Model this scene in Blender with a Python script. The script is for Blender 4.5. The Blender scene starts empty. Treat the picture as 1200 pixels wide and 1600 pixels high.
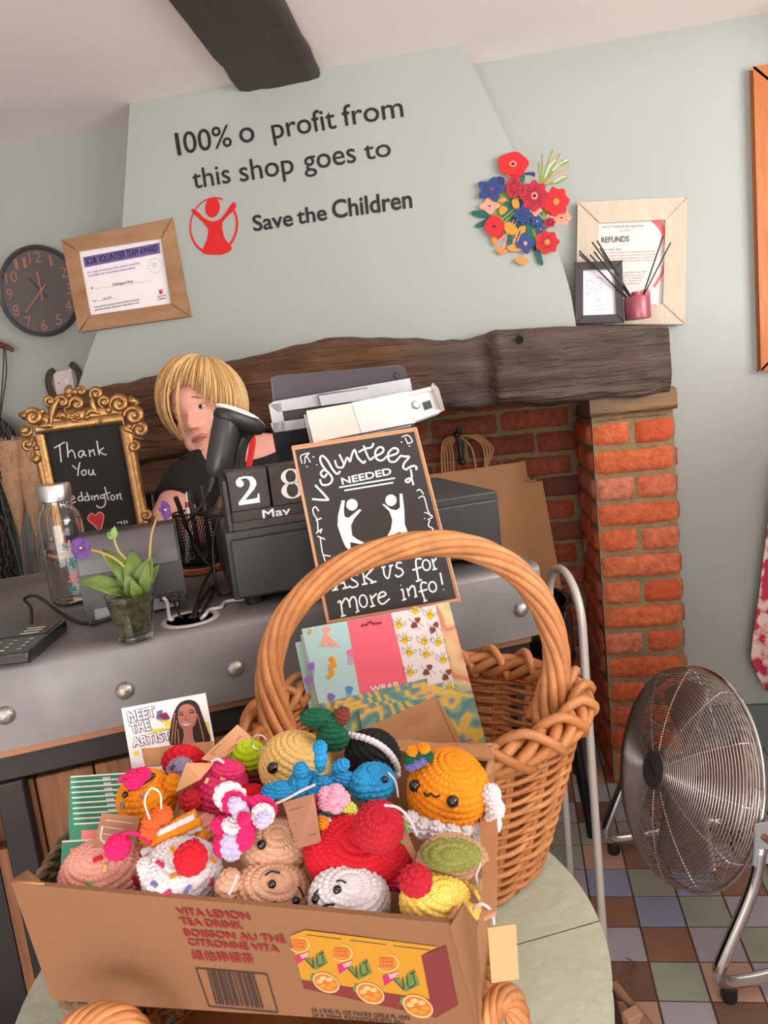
import bpy, bmesh, math, random
import numpy as np
from mathutils import Vector, Matrix
random.seed(7); RNG = np.random.default_rng(7)
PI = math.pi
def A(*v): return np.array(v, float)
def nrm(v): v = np.asarray(v, float); return v/(np.linalg.norm(v)+1e-12)
def rx(a): c, s = math.cos(a), math.sin(a); return np.array([[1,0,0],[0,c,-s],[0,s,c]])
def ry(a): c, s = math.cos(a), math.sin(a); return np.array([[c,0,s],[0,1,0],[-s,0,c]])
def rz(a): c, s = math.cos(a), math.sin(a); return np.array([[c,-s,0],[s,c,0],[0,0,1]])
D2R = PI/180
scene = bpy.context.scene
COL = scene.collection

# ------------------------------------------------------------------ camera (metres; +y into the room, z up)
CF = 1155.0; CAM_H = 1.2
CR = rz(8.7*D2R) @ rx((90-9.3)*D2R) @ rz(-6.3*D2R)
CO = A(0, 0, CAM_H)
cam = bpy.data.cameras.new('camera'); co = bpy.data.objects.new('camera', cam); COL.objects.link(co)
cam.sensor_fit = 'VERTICAL'; cam.sensor_height = 36.0; cam.lens = 36.0*CF/1600.0; cam.clip_start = 0.02
m4 = np.eye(4); m4[:3,:3] = CR; m4[:3,3] = CO
co.matrix_world = Matrix(m4.tolist())
scene.camera = co

# ------------------------------------------------------------------ exposure, world and daylight
vs = scene.view_settings
vs.view_transform = 'Standard'; vs.look = 'None'; vs.gamma = 1.0; vs.use_curve_mapping = False; vs.exposure = 0.15
w = bpy.data.worlds.new('daylight'); scene.world = w; w.use_nodes = True
bg = w.node_tree.nodes['Background']; bg.inputs[0].default_value = (1.0, 0.95, 0.92, 1); bg.inputs[1].default_value = 0.8
def area(name, loc, target, sx, sy, power, col, spread=180):
    l = bpy.data.lights.new(name, 'AREA'); l.shape = 'RECTANGLE'; l.size = sx; l.size_y = sy; l.energy = power; l.color = col
    l.spread = spread*D2R
    o = bpy.data.objects.new(name, l); COL.objects.link(o); o.location = loc
    o.rotation_euler = (Vector(target)-Vector(loc)).to_track_quat('-Z', 'Y').to_euler()
    return o
area('shop_window_light', (2.1, 0.2, 1.5), (-0.1, 1.2, 1.15), 1.7, 1.3, 92, (1.0, 0.97, 0.94))
area('shop_front_light', (0.0, -1.9, 0.9), (-0.2, 0.7, 2.06), 2.4, 1.1, 52, (1.0, 0.96, 0.93))
sl_ = bpy.data.lights.new('sun', 'SUN'); sl_.energy = 16.0; sl_.angle = .02; sl_.color = (1.0, .90, .80)
so = bpy.data.objects.new('sun', sl_); COL.objects.link(so); so.rotation_euler = Vector((.10, .72, -.70)).to_track_quat('-Z', 'Y').to_euler()

# ------------------------------------------------------------------ from picture to place
def ray(px, py): return CR @ A((px-600)/CF, -(py-800)/CF, -1.0)
def atY(px, py, Y): d = ray(px, py); return CO + d*(Y-CO[1])/d[1]
def atZ(px, py, Z): d = ray(px, py); return CO + d*(Z-CO[2])/d[2]
def atD(px, py, D): return CO + ray(px, py)*D
class PL:                       # a plane in the room
    def __init__(s, P, n): s.P = np.asarray(P, float); s.n = nrm(n); s.n = s.n if s.n @ (CO-s.P) > 0 else -s.n
    @classmethod
    def three(c, a, b, d): return c(a, np.cross(b-a, d-a))
    def hit(s, px, py, off=0.0):
        d = ray(px, py); return CO + d*(((s.P + s.n*off - CO) @ s.n)/(d @ s.n))
    def hits(s, pts, off=0.0): return np.array([s.hit(p[0], p[1], off) for p in pts])

# ------------------------------------------------------------------ materials
def lin(c): c = c/255.0; return c/12.92 if c <= 0.04045 else ((c+0.055)/1.055)**2.4
def S(r, g, b): return (lin(r), lin(g), lin(b), 1.0)
MATS = {}
def mat(name, col, rough=0.6, metal=0.0, var=None, bump=None, island=None, sheen=0.0, coat=0.0, trans=0.0, ior=1.45, emis=None, stretch=None, rvar=None):
    """var=(scale, colour2, contrast) noise mix; bump=(scale, strength); island=[colours] picked per loose piece; stretch=(x,y,z)"""
    if name in MATS: return MATS[name]
    m = bpy.data.materials.new(name); m.use_nodes = True; nt = m.node_tree; N = nt.nodes; L = nt.links
    b = N['Principled BSDF']
    b.inputs['Base Color'].default_value = col; b.inputs['Roughness'].default_value = rough; b.inputs['Metallic'].default_value = metal
    b.inputs['IOR'].default_value = ior
    if sheen: b.inputs['Sheen Weight'].default_value = sheen; b.inputs['Sheen Tint'].default_value = col
    if coat: b.inputs['Coat Weight'].default_value = coat
    if trans: b.inputs['Transmission Weight'].default_value = trans
    if emis: b.inputs['Emission Color'].default_value = emis[0]; b.inputs['Emission Strength'].default_value = emis[1]
    tc = N.new('ShaderNodeTexCoord'); src = tc.outputs['Object']
    if stretch:
        mp = N.new('ShaderNodeMapping'); mp.inputs['Scale'].default_value = stretch; L.new(src, mp.inputs[0]); src = mp.outputs[0]
    base = None
    if island:
        g = N.new('ShaderNodeNewGeometry'); r = N.new('ShaderNodeValToRGB'); r.color_ramp.interpolation = 'LINEAR'
        el = r.color_ramp.elements
        while len(el) < len(island): el.new(0.5)
        for i, c in enumerate(island): el[i].position = i/(len(island)-1); el[i].color = c
        L.new(g.outputs['Random Per Island'], r.inputs[0]); base = r.outputs[0]
    if var:
        n = N.new('ShaderNodeTexNoise'); n.inputs['Scale'].default_value = var[0]; n.inputs['Detail'].default_value = 6; L.new(src, n.inputs['Vector'])
        mr = N.new('ShaderNodeMapRange'); c = var[2]; mr.inputs[1].default_value = 0.5-c; mr.inputs[2].default_value = 0.5+c; L.new(n.outputs[0], mr.inputs[0])
        mx = N.new('ShaderNodeMix'); mx.data_type = 'RGBA'; L.new(mr.outputs[0], mx.inputs[0])
        if base: L.new(base, mx.inputs[6])
        else: mx.inputs[6].default_value = col
        mx.inputs[7].default_value = var[1]; base = mx.outputs[2]
    if base: L.new(base, b.inputs['Base Color'])
    if rvar:
        n = N.new('ShaderNodeTexNoise'); n.inputs['Scale'].default_value = rvar[0]; n.inputs['Detail'].default_value = 5; L.new(src, n.inputs['Vector'])
        mr = N.new('ShaderNodeMapRange'); mr.inputs[1].default_value = .3; mr.inputs[2].default_value = .7; mr.inputs[3].default_value = rvar[1]; mr.inputs[4].default_value = rvar[2]
        L.new(n.outputs[0], mr.inputs[0]); L.new(mr.outputs[0], b.inputs['Roughness'])
    if bump:
        n = N.new('ShaderNodeTexNoise'); n.inputs['Scale'].default_value = bump[0]; n.inputs['Detail'].default_value = 8; L.new(src, n.inputs['Vector'])
        bp = N.new('ShaderNodeBump'); bp.inputs['Strength'].default_value = bump[1]; bp.inputs['Distance'].default_value = 0.01
        L.new(n.outputs[0], bp.inputs['Height']); L.new(bp.outputs[0], b.inputs['Normal'])
    MATS[name] = m; return m

# ------------------------------------------------------------------ mesh building
MW = {}
class MB:
    def __init__(s): s.V = []; s.F = []; s.M = []; s.n = 0
    def add(s, V, F, mi=0):
        V = np.asarray(V, float).reshape(-1, 3); s.V.append(V)
        o = s.n; s.F += [tuple(int(i)+o for i in f) for f in F]; s.M += [mi]*len(F); s.n += len(V); return s
    def obox(s, o, a, b, c, mi=0):
        o, a, b, c = map(np.asarray, (o, a, b, c))
        V = [o, o+a, o+a+b, o+b, o+c, o+a+c, o+a+b+c, o+b+c]
        F = [(0,3,2,1),(4,5,6,7),(0,1,5,4),(1,2,6,5),(2,3,7,6),(3,0,4,7)]
        if np.dot(np.cross(a, b), c) < 0: F = [f[::-1] for f in F]
        return s.add(V, F, mi)
    def box(s, c, size, R=np.eye(3), mi=0):
        h = np.asarray(size, float); R = np.asarray(R)
        a, b, d = R[:,0]*h[0], R[:,1]*h[1], R[:,2]*h[2]
        return s.obox(np.asarray(c)-(a+b+d)/2, a, b, d, mi)
    def grid(s, P, wu=False, wv=False, mi=0):
        P = np.asarray(P, float); nu, nv = P.shape[:2]; F = []
        for i in range(nu if wu else nu-1):
            i2 = (i+1) % nu
            for j in range(nv if wv else nv-1):
                j2 = (j+1) % nv; F.append((i*nv+j, i2*nv+j, i2*nv+j2, i*nv+j2))
        return s.add(P.reshape(-1, 3), F, mi)
    def tube(s, P, r, n=8, closed=False, mi=0, flat=None, caps=True):
        P = np.asarray(P, float); k = len(P); r = np.broadcast_to(np.asarray(r, float), (k,))
        T = np.roll(P, -1, 0)-np.roll(P, 1, 0) if closed else np.gradient(P, axis=0)
        T = T/(np.linalg.norm(T, axis=1, keepdims=True)+1e-12)
        ref = A(0,0,1) if abs(T[0][2]) < .9 else A(1,0,0)
        u = nrm(np.cross(T[0], ref)); U = []
        for i in range(k):
            u = nrm(u - T[i]*(u @ T[i])); U.append(u)
        U = np.array(U)
        if closed:
            u2 = nrm(U[-1]-T[0]*(U[-1] @ T[0])); ang = math.atan2(np.cross(U[0], u2) @ T[0], U[0] @ u2)
            for i in range(k):
                a = -ang*i/k; W_ = np.cross(T[i], U[i]); U[i] = U[i]*math.cos(a)+W_*math.sin(a)
        Wv = np.cross(T, U); a = np.linspace(0, 2*PI, n, endpoint=False)
        R = P[:,None,:] + (U[:,None,:]*np.cos(a)[None,:,None] + Wv[:,None,:]*np.sin(a)[None,:,None])*r[:,None,None]
        if flat is not None:
            nn, f = flat; nn = nrm(nn); d = (R-P[:,None,:]) @ nn; R = R - d[...,None]*nn*(1-f)
        F = []
        for i in range(k if closed else k-1):
            i2 = (i+1) % k
            for j in range(n): j2 = (j+1) % n; F.append((i*n+j, i*n+j2, i2*n+j2, i2*n+j))
        if caps and not closed: F.append(tuple(range(n))[::-1]); F.append(tuple((k-1)*n+j for j in range(n)))
        return s.add(R.reshape(-1, 3), F, mi)
    def lathe(s, prof, O=(0,0,0), R=np.eye(3), n=32, mi=0, sx=1, sy=1):
        prof = np.asarray(prof, float); a = np.linspace(0, 2*PI, n, endpoint=False)
        P = np.stack([prof[:,0][:,None]*np.cos(a)*sx, prof[:,0][:,None]*np.sin(a)*sy, np.repeat(prof[:,1][:,None], n, 1)], -1)
        P = P @ np.asarray(R).T + np.asarray(O, float)
        k = len(prof); F = []
        for i in range(k-1):
            for j in range(n): j2 = (j+1) % n; F.append((i*n+j, i*n+j2, (i+1)*n+j2, (i+1)*n+j))
        if prof[0,0] > 1e-5: F.append(tuple(range(n))[::-1])
        if prof[-1,0] > 1e-5: F.append(tuple((k-1)*n+j for j in range(n)))
        return s.add(P.reshape(-1, 3), F, mi)
    def prism(s, P, d, mi=0):           # planar polygon P (k,3) extruded by vector d
        P = np.asarray(P, float); d = np.asarray(d, float); k = len(P)
        nn = sum(np.cross(P[i]-P[0], P[(i+1) % k]-P[0]) for i in range(k))
        if nn @ d > 0: P = P[::-1]
        F = [tuple(range(k)), tuple(range(2*k-1, k-1, -1))] + [(i, i+k, (i+1) % k+k, (i+1) % k) for i in range(k)]
        F = [f[::-1] if n_ >= 2 else f for n_, f in enumerate(F)]
        return s.add(np.vstack([P, P+d]), [f for f in F], mi)
    def poly(s, P, mi=0): return s.add(P, [tuple(range(len(P)))], mi)
    def ell(s, c, r, R=np.eye(3), nu=24, nv=14, mi=0, disp=None):
        u = np.linspace(0, 2*PI, nu, endpoint=False); v = np.linspace(0, PI, nv)
        P = np.stack([np.sin(v)[:,None]*np.cos(u), np.sin(v)[:,None]*np.sin(u), np.repeat(np.cos(v)[:,None], nu, 1)], -1)
        if disp is not None: P = disp(P)
        P = (P*np.asarray(r, float)) @ np.asarray(R).T + np.asarray(c, float)
        return s.grid(P.transpose(1, 0, 2)[:, ::-1], True, False, mi)
    def build(s, name, mats, parent=None, smooth=True, angle=40, bevel=0, base=None, **props):
        V = np.vstack(s.V); me = bpy.data.meshes.new(name)
        if parent is None:
            if base is None: base = A((V[:,0].min()+V[:,0].max())/2, (V[:,1].min()+V[:,1].max())/2, V[:,2].min())
            W = np.eye(4); W[:3,3] = base
        else: W = MW[parent.name]
        Wi = np.linalg.inv(W); Vl = V @ Wi[:3,:3].T + Wi[:3,3]
        me.from_pydata(Vl.tolist(), [], s.F)
        if not isinstance(mats, (list, tuple)): mats = [mats]
        for m in mats: me.materials.append(m)
        me.polygons.foreach_set('material_index', s.M)
        if smooth:
            me.polygons.foreach_set('use_smooth', [True]*len(s.F))
            if angle < 180: me.set_sharp_from_angle(angle=angle*D2R)
        me.update()
        o = bpy.data.objects.new(name, me); COL.objects.link(o)
        if parent is None: o.location = W[:3,3]
        else: o.parent = parent
        MW[o.name] = W
        if bevel:
            b = o.modifiers.new('bevel', 'BEVEL'); b.width = bevel; b.segments = 3; b.limit_method = 'ANGLE'; b.angle_limit = 40*D2R
        for k, v in props.items(): o[k] = v
        return o
def thing(name, label, cat, loc, group=None, R=None):
    o = bpy.data.objects.new(name, None); COL.objects.link(o); o.empty_display_size = .02
    W = np.eye(4); W[:3,3] = loc
    if R is not None: W[:3,:3] = R
    o.matrix_world = Matrix(W.tolist()); MW[o.name] = W
    o['label'] = label; o['category'] = cat
    if group: o['group'] = group
    return o
def tag(o, label, cat, group=None):
    o['label'] = label; o['category'] = cat
    if group: o['group'] = group
    return o
def copy_tree(o, parent=None):
    c = o.copy(); COL.objects.link(c)
    if parent is not None: c.parent = parent
    for ch in list(o.children): copy_tree(ch, c)
    return c
# ------------------------------------------------------------------ curves, noise, lettering
def spline(P, n=40, closed=False):
    P = np.asarray(P, float); k = len(P)
    if closed: Q = np.vstack([P[-1], P, P[0], P[1]]); seg = k
    else: Q = np.vstack([2*P[0]-P[1], P, 2*P[-1]-P[-2]]); seg = k-1
    t = np.linspace(0, seg, n, endpoint=not closed); out = []
    for x in t:
        i = min(int(x), seg-1); f = x-i; p0, p1, p2, p3 = Q[i], Q[i+1], Q[i+2], Q[i+3]
        out.append(.5*((2*p1)+(-p0+p2)*f+(2*p0-5*p1+4*p2-p3)*f*f+(-p0+3*p1-3*p2+p3)*f**3))
    return np.array(out)
def fnoise(P, sc, seed=0, oct=3):      # cheap smooth noise on points
    P = np.asarray(P, float)*sc; r = np.random.default_rng(seed); out = 0; a = 1.0
    for o in range(oct):
        for k in range(4):
            d = r.normal(size=3); ph = r.uniform(0, 2*PI)
            out = out + a*np.sin((P @ d)*(2**o)+ph)/4
        a *= .55
    return out
_TX = {}
def text_geo(s, bold=0.0):
    key = (s, bold)
    if key in _TX: return _TX[key]
    c = bpy.data.curves.new('tmp', 'FONT'); c.body = s; c.offset = bold; c.resolution_u = 4; c.fill_mode = 'FRONT' if hasattr(c, 'fill_mode') else 'BOTH'
    o = bpy.data.objects.new('tmp', c); COL.objects.link(o)
    dg = bpy.context.evaluated_depsgraph_get(); me = bpy.data.meshes.new_from_object(o.evaluated_get(dg))
    V = np.array([v.co[:] for v in me.vertices]).reshape(-1, 3); F = [tuple(p.vertices) for p in me.polygons]
    bpy.data.objects.remove(o); bpy.data.curves.remove(c); bpy.data.meshes.remove(me)
    _TX[key] = (V, F); return V, F
def text(mb, s, O, X, Y, mi=0, bold=0.0, fit=True, n=None, off=0.0):
    """O baseline left, X the full width, Y the height of a capital"""
    V, F = text_geo(s, 0.0)
    if not len(V): return
    O, X, Y = map(np.asarray, (O, X, Y))
    x = V[:,0]-V[:,0].min(); x = x/x.max(); y = V[:,1]/0.73
    P = O + x[:,None]*X + y[:,None]*Y
    if off: P = P + off*nrm(np.cross(X, Y))
    mb.add(P, F, mi)
    if bold > .006:          # heavier strokes: the same letters laid again, shifted by the stroke gain
        g = bold*.8*np.linalg.norm(Y)/.73; x_, y_ = nrm(X)*g, nrm(Y)*g
        n_ = nrm(np.cross(X, Y)); n_ = n_ if n_ @ (CO-O) > 0 else -n_
        for k, a in enumerate((0, 45, 90, 135, 180, 225, 270, 315)): mb.add(P+x_*math.cos(a*D2R)+y_*math.sin(a*D2R)+n_*3e-5*(k+1), F, mi)
def text_px(mb, s, pl, bl, br, tl, mi=0, bold=0.0, off=0.0006):
    O = pl.hit(*bl, off); text(mb, s, O, pl.hit(*br, off)-O, pl.hit(*tl, off)-O, mi, bold)
def strokes_px(mb, pl, lines, w, mi=0, tf=lambda p: p, off=0.0004, flat=.25, sm=True):
    for l in lines:
        P = pl.hits([tf(p) for p in l], off)
        if len(P) > 2 and sm: P = spline(P, max(8, 6*len(P)))
        mb.tube(P, w/2, 6, mi=mi, flat=(pl.n, flat))
def crop(x0, y0, s): return lambda p: (x0+p[0]/s, y0+p[1]/s)
def disc(mb, c, n, r, mi=0, k=24, off=0.0, sx=1.0, up=(0,0,1)):
    n = nrm(n); u = nrm(np.cross(up, n)); v = np.cross(n, u); a = np.linspace(0, 2*PI, k, endpoint=False)
    mb.poly(np.asarray(c)+n*off+r*(np.cos(a)[:,None]*u*sx+np.sin(a)[:,None]*v), mi)
# ================================================================== the room
YB = 2.25; YC = 2.11; ZC = 2.06
plaster = mat('sage_plaster', S(167,171,166), .62, var=(1.6, S(158,163,158), .35), bump=(14, .12))
plaster_dim = plaster
ceil_m = mat('ceiling_paint', S(246,236,232), .8, var=(1.2, S(242,230,226), .4), bump=(8, .15))
oak_dark = mat('dark_oak', S(50,40,37), .5, var=(9, S(80,68,62), .28), bump=(30, .7), stretch=(.35, 2.2, 2.2))
oak_beam = mat('ceiling_oak', S(46,36,34), .5, var=(9, S(66,54,50), .3), bump=(25, .5), stretch=(2, .35, 2))
grout = mat('grout', S(96,72,60), .9, bump=(200, .2))
tile_c = [mat('tile_lilac', S(176,173,184), .5, var=(20, S(166,163,172), .3)), mat('tile_terracotta', S(152,112,92), .5, var=(20, S(140,102,84), .3)),
          mat('tile_sage', S(162,168,152), .5, var=(20, S(152,158,142), .3)), mat('tile_blue', S(152,162,188), .5, var=(20, S(142,152,176), .3)),
          mat('tile_pink', S(200,160,140), .5, var=(20, S(190,152,134), .3)), mat('tile_brown', S(128,96,82), .5, var=(20, S(120,90,78), .3))]
ST = dict(kind='structure')
# floor: quarry tiles laid on grout
TS = .0975; sh = .033
fm = MB(); fm.obox((-3,-2.5,-.06), (6,0,0), (0,5.2,0), (0,0,.058), 0)
known = {}
for row, s_ in {-2:'pLbP', -1:'bspL', 0:'LtLs', 1:'tBsL', 2:'BsBt', 3:'ptsL'}.items():
    for k, c in enumerate(s_): known[(k-1, row)] = {'L':0,'t':1,'s':2,'B':3,'p':4,'b':5,'P':4}[c]
for j in range(-38, 12):
    for i in range(-32, 28):
        y0 = 1.38+j*TS; x0 = .2290+i*TS; g = .0022
        c = known.get((i, j)); c = random.choice([0,0,1,2,2,3,4,5]) if c is None else c
        q = [(x0+g+sh*(y0-1.38), y0+g), (x0+TS-g+sh*(y0-1.38), y0+g), (x0+TS-g+sh*(y0+TS-1.38), y0+TS-g), (x0+g+sh*(y0+TS-1.38), y0+TS-g)]
        fm.add([A(a, b, 0) for a, b in q]+[A(a, b, -.003) for a, b in q], [(0,1,2,3),(0,4,5,1),(1,5,6,2),(2,6,7,3),(3,7,4,0)], 1+c)
fm.build('floor', [grout]+tile_c, smooth=False, **ST)
b = MB(); b.obox((-2.6,-2.5,ZC), (5.2,0,0), (0,5.0,0), (0,0,.08)); b.build('ceiling', ceil_m, **ST)
b = MB(); b.obox((.47,YB,0), (2.13,0,0), (0,.3,0), (0,0,ZC)); b.obox((-2.6,YB,0), (1.55,0,0), (0,.3,0), (0,0,ZC)); b.obox((-1.05,YB,1.2), (1.52,0,0), (0,.3,0), (0,0,ZC-1.2))
b.build('wall_back', plaster, smooth=False, **ST)
b = MB(); b.obox((-2.66,-1.0,0), (.06,0,0), (0,3.5,0), (0,0,ZC)); b.build('wall_left', plaster, smooth=False, **ST)
b = MB(); b.obox((1.06,-1.0,0), (.10,0,0), (0,3.25,0), (0,0,1.16)); b.obox((1.06,2.0,1.16), (.10,0,0), (0,.25,0), (0,0,ZC-1.16)); b.obox((1.06,-1.0,1.16), (.10,0,0), (0,.3,0), (0,0,ZC-1.16)); b.obox((1.06,-.7,1.98), (.10,0,0), (0,2.7,0), (0,0,ZC-1.98)); b.build('wall_right_added', plaster, smooth=False, **ST)  # unseen wall with opening, added to shade the lower back wall
wpaint = mat('added_window_paint', S(222,220,214), .4)
b = MB()
for y_ in (-.7, .2, 1.1, 1.95): b.obox((1.08,y_,1.16), (.05,0,0), (0,.05,0), (0,0,.82))
b.obox((1.08,-.7,1.16), (.05,0,0), (0,2.7,0), (0,0,.04)); b.build('window_added', wpaint, smooth=False, **ST)  # frame for the opening in the added, unseen wall
skirt = mat('skirting_paint', S(104,112,114), .55, bump=(20, .1))
zs = atY(1190, 1102, YB-.015)[2]
b = MB(); b.obox((.495,YB-.018,0), (.56,0,0), (0,.018,0), (0,0,zs)); b.build('baseboard_back', skirt, bevel=.004, **ST)
# chimney breast: a tapering hood standing proud of the wall
lp = [(206,160),(198,290),(190,390),(172,470),(140,560),(120,620)]; rp = [(715,60),(735,103),(765,165),(800,240),(838,320),(870,400),(887,455),(897,512)]
L_ = [atY(*p, YC) for p in lp]; R_ = [atY(*p, YC) for p in rp]
L_[0][2] = R_[0][2] = ZC
L_ = spline(L_, 24); R_ = spline(R_, 24)
poly = [A(p[0], YC, p[2]) for p in L_] + [A(-1.08, YC, 1.2), A(.26, YC, 1.2)] + [A(p[0], YC, p[2]) for p in R_[::-1]]
for p in poly: p[2] = min(p[2], ZC)
b = MB(); b.prism(poly, A(0, YB-YC+.002, 0)); b.build('wall_chimney_breast', plaster, angle=30, bevel=.006, **ST)
# rough beams
def beam(xs, zt, zb, y0, y1, seed, amp, axis='x', nl=30):
    P = []
    for i, x in enumerate(xs):
        ring = []
        for k in range(nl):
            a = 2*PI*(k+.5)/nl; cx, cz = math.cos(a), math.sin(a); e = 8
            r = (abs(cx)**e+abs(cz)**e)**(-1/e)
            ring.append((x, (y0[i]+y1[i])/2+cx*r*(y1[i]-y0[i])/2, (zt[i]+zb[i])/2+cz*r*(zt[i]-zb[i])/2))
        P.append(ring)
    P = np.array(P); d = fnoise(P*A(.45,1,1), 38, seed, 4)*amp + fnoise(P*A(.2,1,1), 120, seed+5, 2)*amp*.4
    c = P.mean(1, keepdims=True); P = P + (P-c)/(np.linalg.norm(P-c, axis=2, keepdims=True))*d[..., None]
    if axis == 'y': P = P[..., [1, 0, 2]]
    mb = MB(); mb.grid(P, False, True); mb.add(P[0], [tuple(range(nl))]); mb.add(P[-1], [tuple(range(nl))[::-1]])
    return mb
# ceiling beam, running from the chimney breast towards the viewer
bl, br, tr = atY(377,147,YC), atY(488,128,YC), atY(500,92,YC)
ys = np.linspace(YC+.01, -2.2, 60); n_ = len(ys)
x0 = np.full(n_, bl[0]-.003)+.008*np.sin(ys*5); x1 = np.full(n_, tr[0]-.004)+.006*np.sin(ys*7+1)
mb = beam(ys, np.full(n_, ZC+.03), np.full(n_, (bl[2]+br[2])/2)+.004*np.sin(ys*4), x0, x1, 3, .005, 'y')
o = mb.build('ceiling_beam', oak_beam, angle=180, **ST)
# mantel beam (lintel)
YL = 2.0
top = [(60,622),(165,600),(240,582),(300,568),(380,556),(440,540),(510,527),(560,528),(620,527),(690,530),(735,527),(770,516),(830,513),(860,508),(930,507),(1000,506),(1046,508)]
bot = [(60,745),(165,738),(240,722),(300,704),(380,682),(440,668),(510,655),(560,650),(620,646),(690,641),(735,640),(770,636),(830,633),(860,633),(930,624),(1000,618),(1046,612)]
T_ = np.array([atY(*p, YL) for p in top]); B_ = np.array([atY(*p, YL) for p in bot])
xs = np.linspace(T_[0,0], T_[-1,0], 130)
zt = np.interp(xs, T_[:,0], T_[:,2]); zb = np.interp(xs, B_[:,0], B_[:,2])
tt = np.clip((xs-atY(760,560,YL)[0])*40, 0, 1)
mb = beam(xs, zt, zb, YL+.035*(1-tt)+.004*np.sin(xs*30), np.full(130, YB-.005), 11, .0075, 'x', 54)
mantel_m = mat('mantel_oak', S(58,44,37), .55, var=(9, S(104,86,74), .2), bump=(30, 1.6), stretch=(.22, 2.0, 3.0))
def add_brown(m):
    nt = m.node_tree; b_ = nt.nodes['Principled BSDF']; src = b_.inputs['Base Color'].links[0].from_socket
    tc = nt.nodes.new('ShaderNodeTexCoord'); sp = nt.nodes.new('ShaderNodeSeparateXYZ'); nt.links.new(tc.outputs['Object'], sp.inputs[0])
    mr = nt.nodes.new('ShaderNodeMapRange'); mr.inputs[1].default_value = .14; mr.inputs[2].default_value = .30; nt.links.new(sp.outputs[0], mr.inputs[0])
    mx = nt.nodes.new('ShaderNodeMix'); mx.data_type = 'RGBA'; mx.blend_type = 'MULTIPLY'; mx.inputs[0].default_value = 1
    cm = nt.nodes.new('ShaderNodeMix'); cm.data_type = 'RGBA'; nt.links.new(mr.outputs[0], cm.inputs[0]); cm.inputs[6].default_value = (1.25,.82,.55,1); cm.inputs[7].default_value = (.95,.95,1.02,1)
    nt.links.new(src, mx.inputs[6]); nt.links.new(cm.outputs[2], mx.inputs[7]); nt.links.new(mx.outputs[2], b_.inputs['Base Color'])
add_brown(mantel_m)
mantel = mb.build('mantel_beam', mantel_m, angle=180)
mb = MB(); qh = PL(A(0,YL,1.2), A(0,-1,0)).hit(811,531); disc(mb, qh-A(0,.0105,0), A(0,-1,0), .011, 0, 20); mb.build('peg_hole', mat('hole_black', S(12,10,10), .9), mantel)
tag(mantel, 'rough old oak mantel beam across the top of the brick fireplace', 'beam')
# bricks
def bricks(mb, O, X, Z, N, w, h, z0, course=.0735, L=.222, seed=0, proud=.012, half=False, rows=None):
    r = np.random.default_rng(seed); z = z0; row = 0
    while z < h-.01:
        hh = min(course, h-z); x = 0 if (row % 2 == 0) else (-L/2 if not half else 0)
        first = True
        while x < w-.004:
            l = L if not half else (w if row % 2 else w/2)
            a = max(x, 0)+.005; e = min(x+l, w)-.005; x += l
            if e-a < .02: continue
            nu, nv = max(4, int((e-a)/.012)), 7
            u = np.linspace(-1, 1, nu); v = np.linspace(-1, 1, nv)
            U, Vv = np.meshgrid(u, v, indexing='ij')
            j = r.normal(0, .0015, 4)
            px_ = (a+e)/2+j[0]+(U*(e-a)/2)*(1-.03*np.abs(Vv)**6); pz = z+hh/2+j[1]+Vv*(hh-.012)/2*(1-.06*np.abs(U)**8)
            P = O + px_[...,None]*X + pz[...,None]*Z
            d = proud*(1-np.abs(U)**10)*(1-np.abs(Vv)**8)+j[2]
            d = d + fnoise(P, 60, seed+row, 3)*.0016 + fnoise(P, 190, seed+7, 2)*.0008
            px2 = fnoise(P, 45, seed+2)*.0022; pz2 = fnoise(P, 50, seed+3)*.002
            P = P + d[...,None]*N + px2[...,None]*X + pz2[...,None]*Z
            mb.grid(P, mi=1)
        z += hh; row += 1
mortar = mat('mortar', S(150,132,100), .95, var=(40, S(120,104,78), .3), bump=(160, .5))
brick_red = mat('brick', S(190,90,52), .85, var=(55, S(170,72,42), .3), bump=(130, .6), island=[S(196,84,48), S(230,110,50), S(214,146,118), S(218,92,44), S(158,98,86), S(222,116,64), S(206,132,104)])
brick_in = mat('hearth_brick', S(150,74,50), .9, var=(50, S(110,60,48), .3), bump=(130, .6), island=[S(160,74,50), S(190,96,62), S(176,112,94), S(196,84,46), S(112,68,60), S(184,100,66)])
X_, Z_ = A(1,0,0), A(0,0,1)
px0, px1 = .272, .486; zt = 1.085
mb = MB(); mb.obox((px0+.002,2.056,0), (px1-px0-.004,0,0), (0,.4,0), (0,0,zt), 0)
def flipfix(mb): return mb
zoff = (atY(985,800,2.05)[2]+.02) % .147
bricks(mb, A(px0, 2.056, 0), X_, Z_, A(0,-1,0), px1-px0, 1.066, -.049, .0735, .222, 5, half=True)
bricks(mb, A(px0+.002, 2.40, 0), A(0,-1,0), Z_, A(-1,0,0), .345, 1.066, -.049, .0735, .222, 8)
bricks(mb, A(px1-.002, 2.056, 0), A(0,1,0), Z_, A(1,0,0), .2, 1.066, -.049, .0735, .222, 9)
mb.build('wall_pillar', [mortar, brick_red], angle=60, **ST)
# timber pad on the pillar
b = beam(np.linspace(px0-.004, px1+.004, 26), np.full(26, 1.128), np.full(26, 1.068), np.full(26, 2.03), np.full(26, 2.24), 21, .003, 'x', 28)
pad_m = mat('pad_oak', S(92,72,62), .6, var=(8, S(150,116,78), .22), bump=(26, .9), stretch=(.4, 2, 2))
tag(b.build('timber_pad', pad_m, angle=180), 'short timber block bedded between brick pillar and mantel beam', 'wood block')
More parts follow.
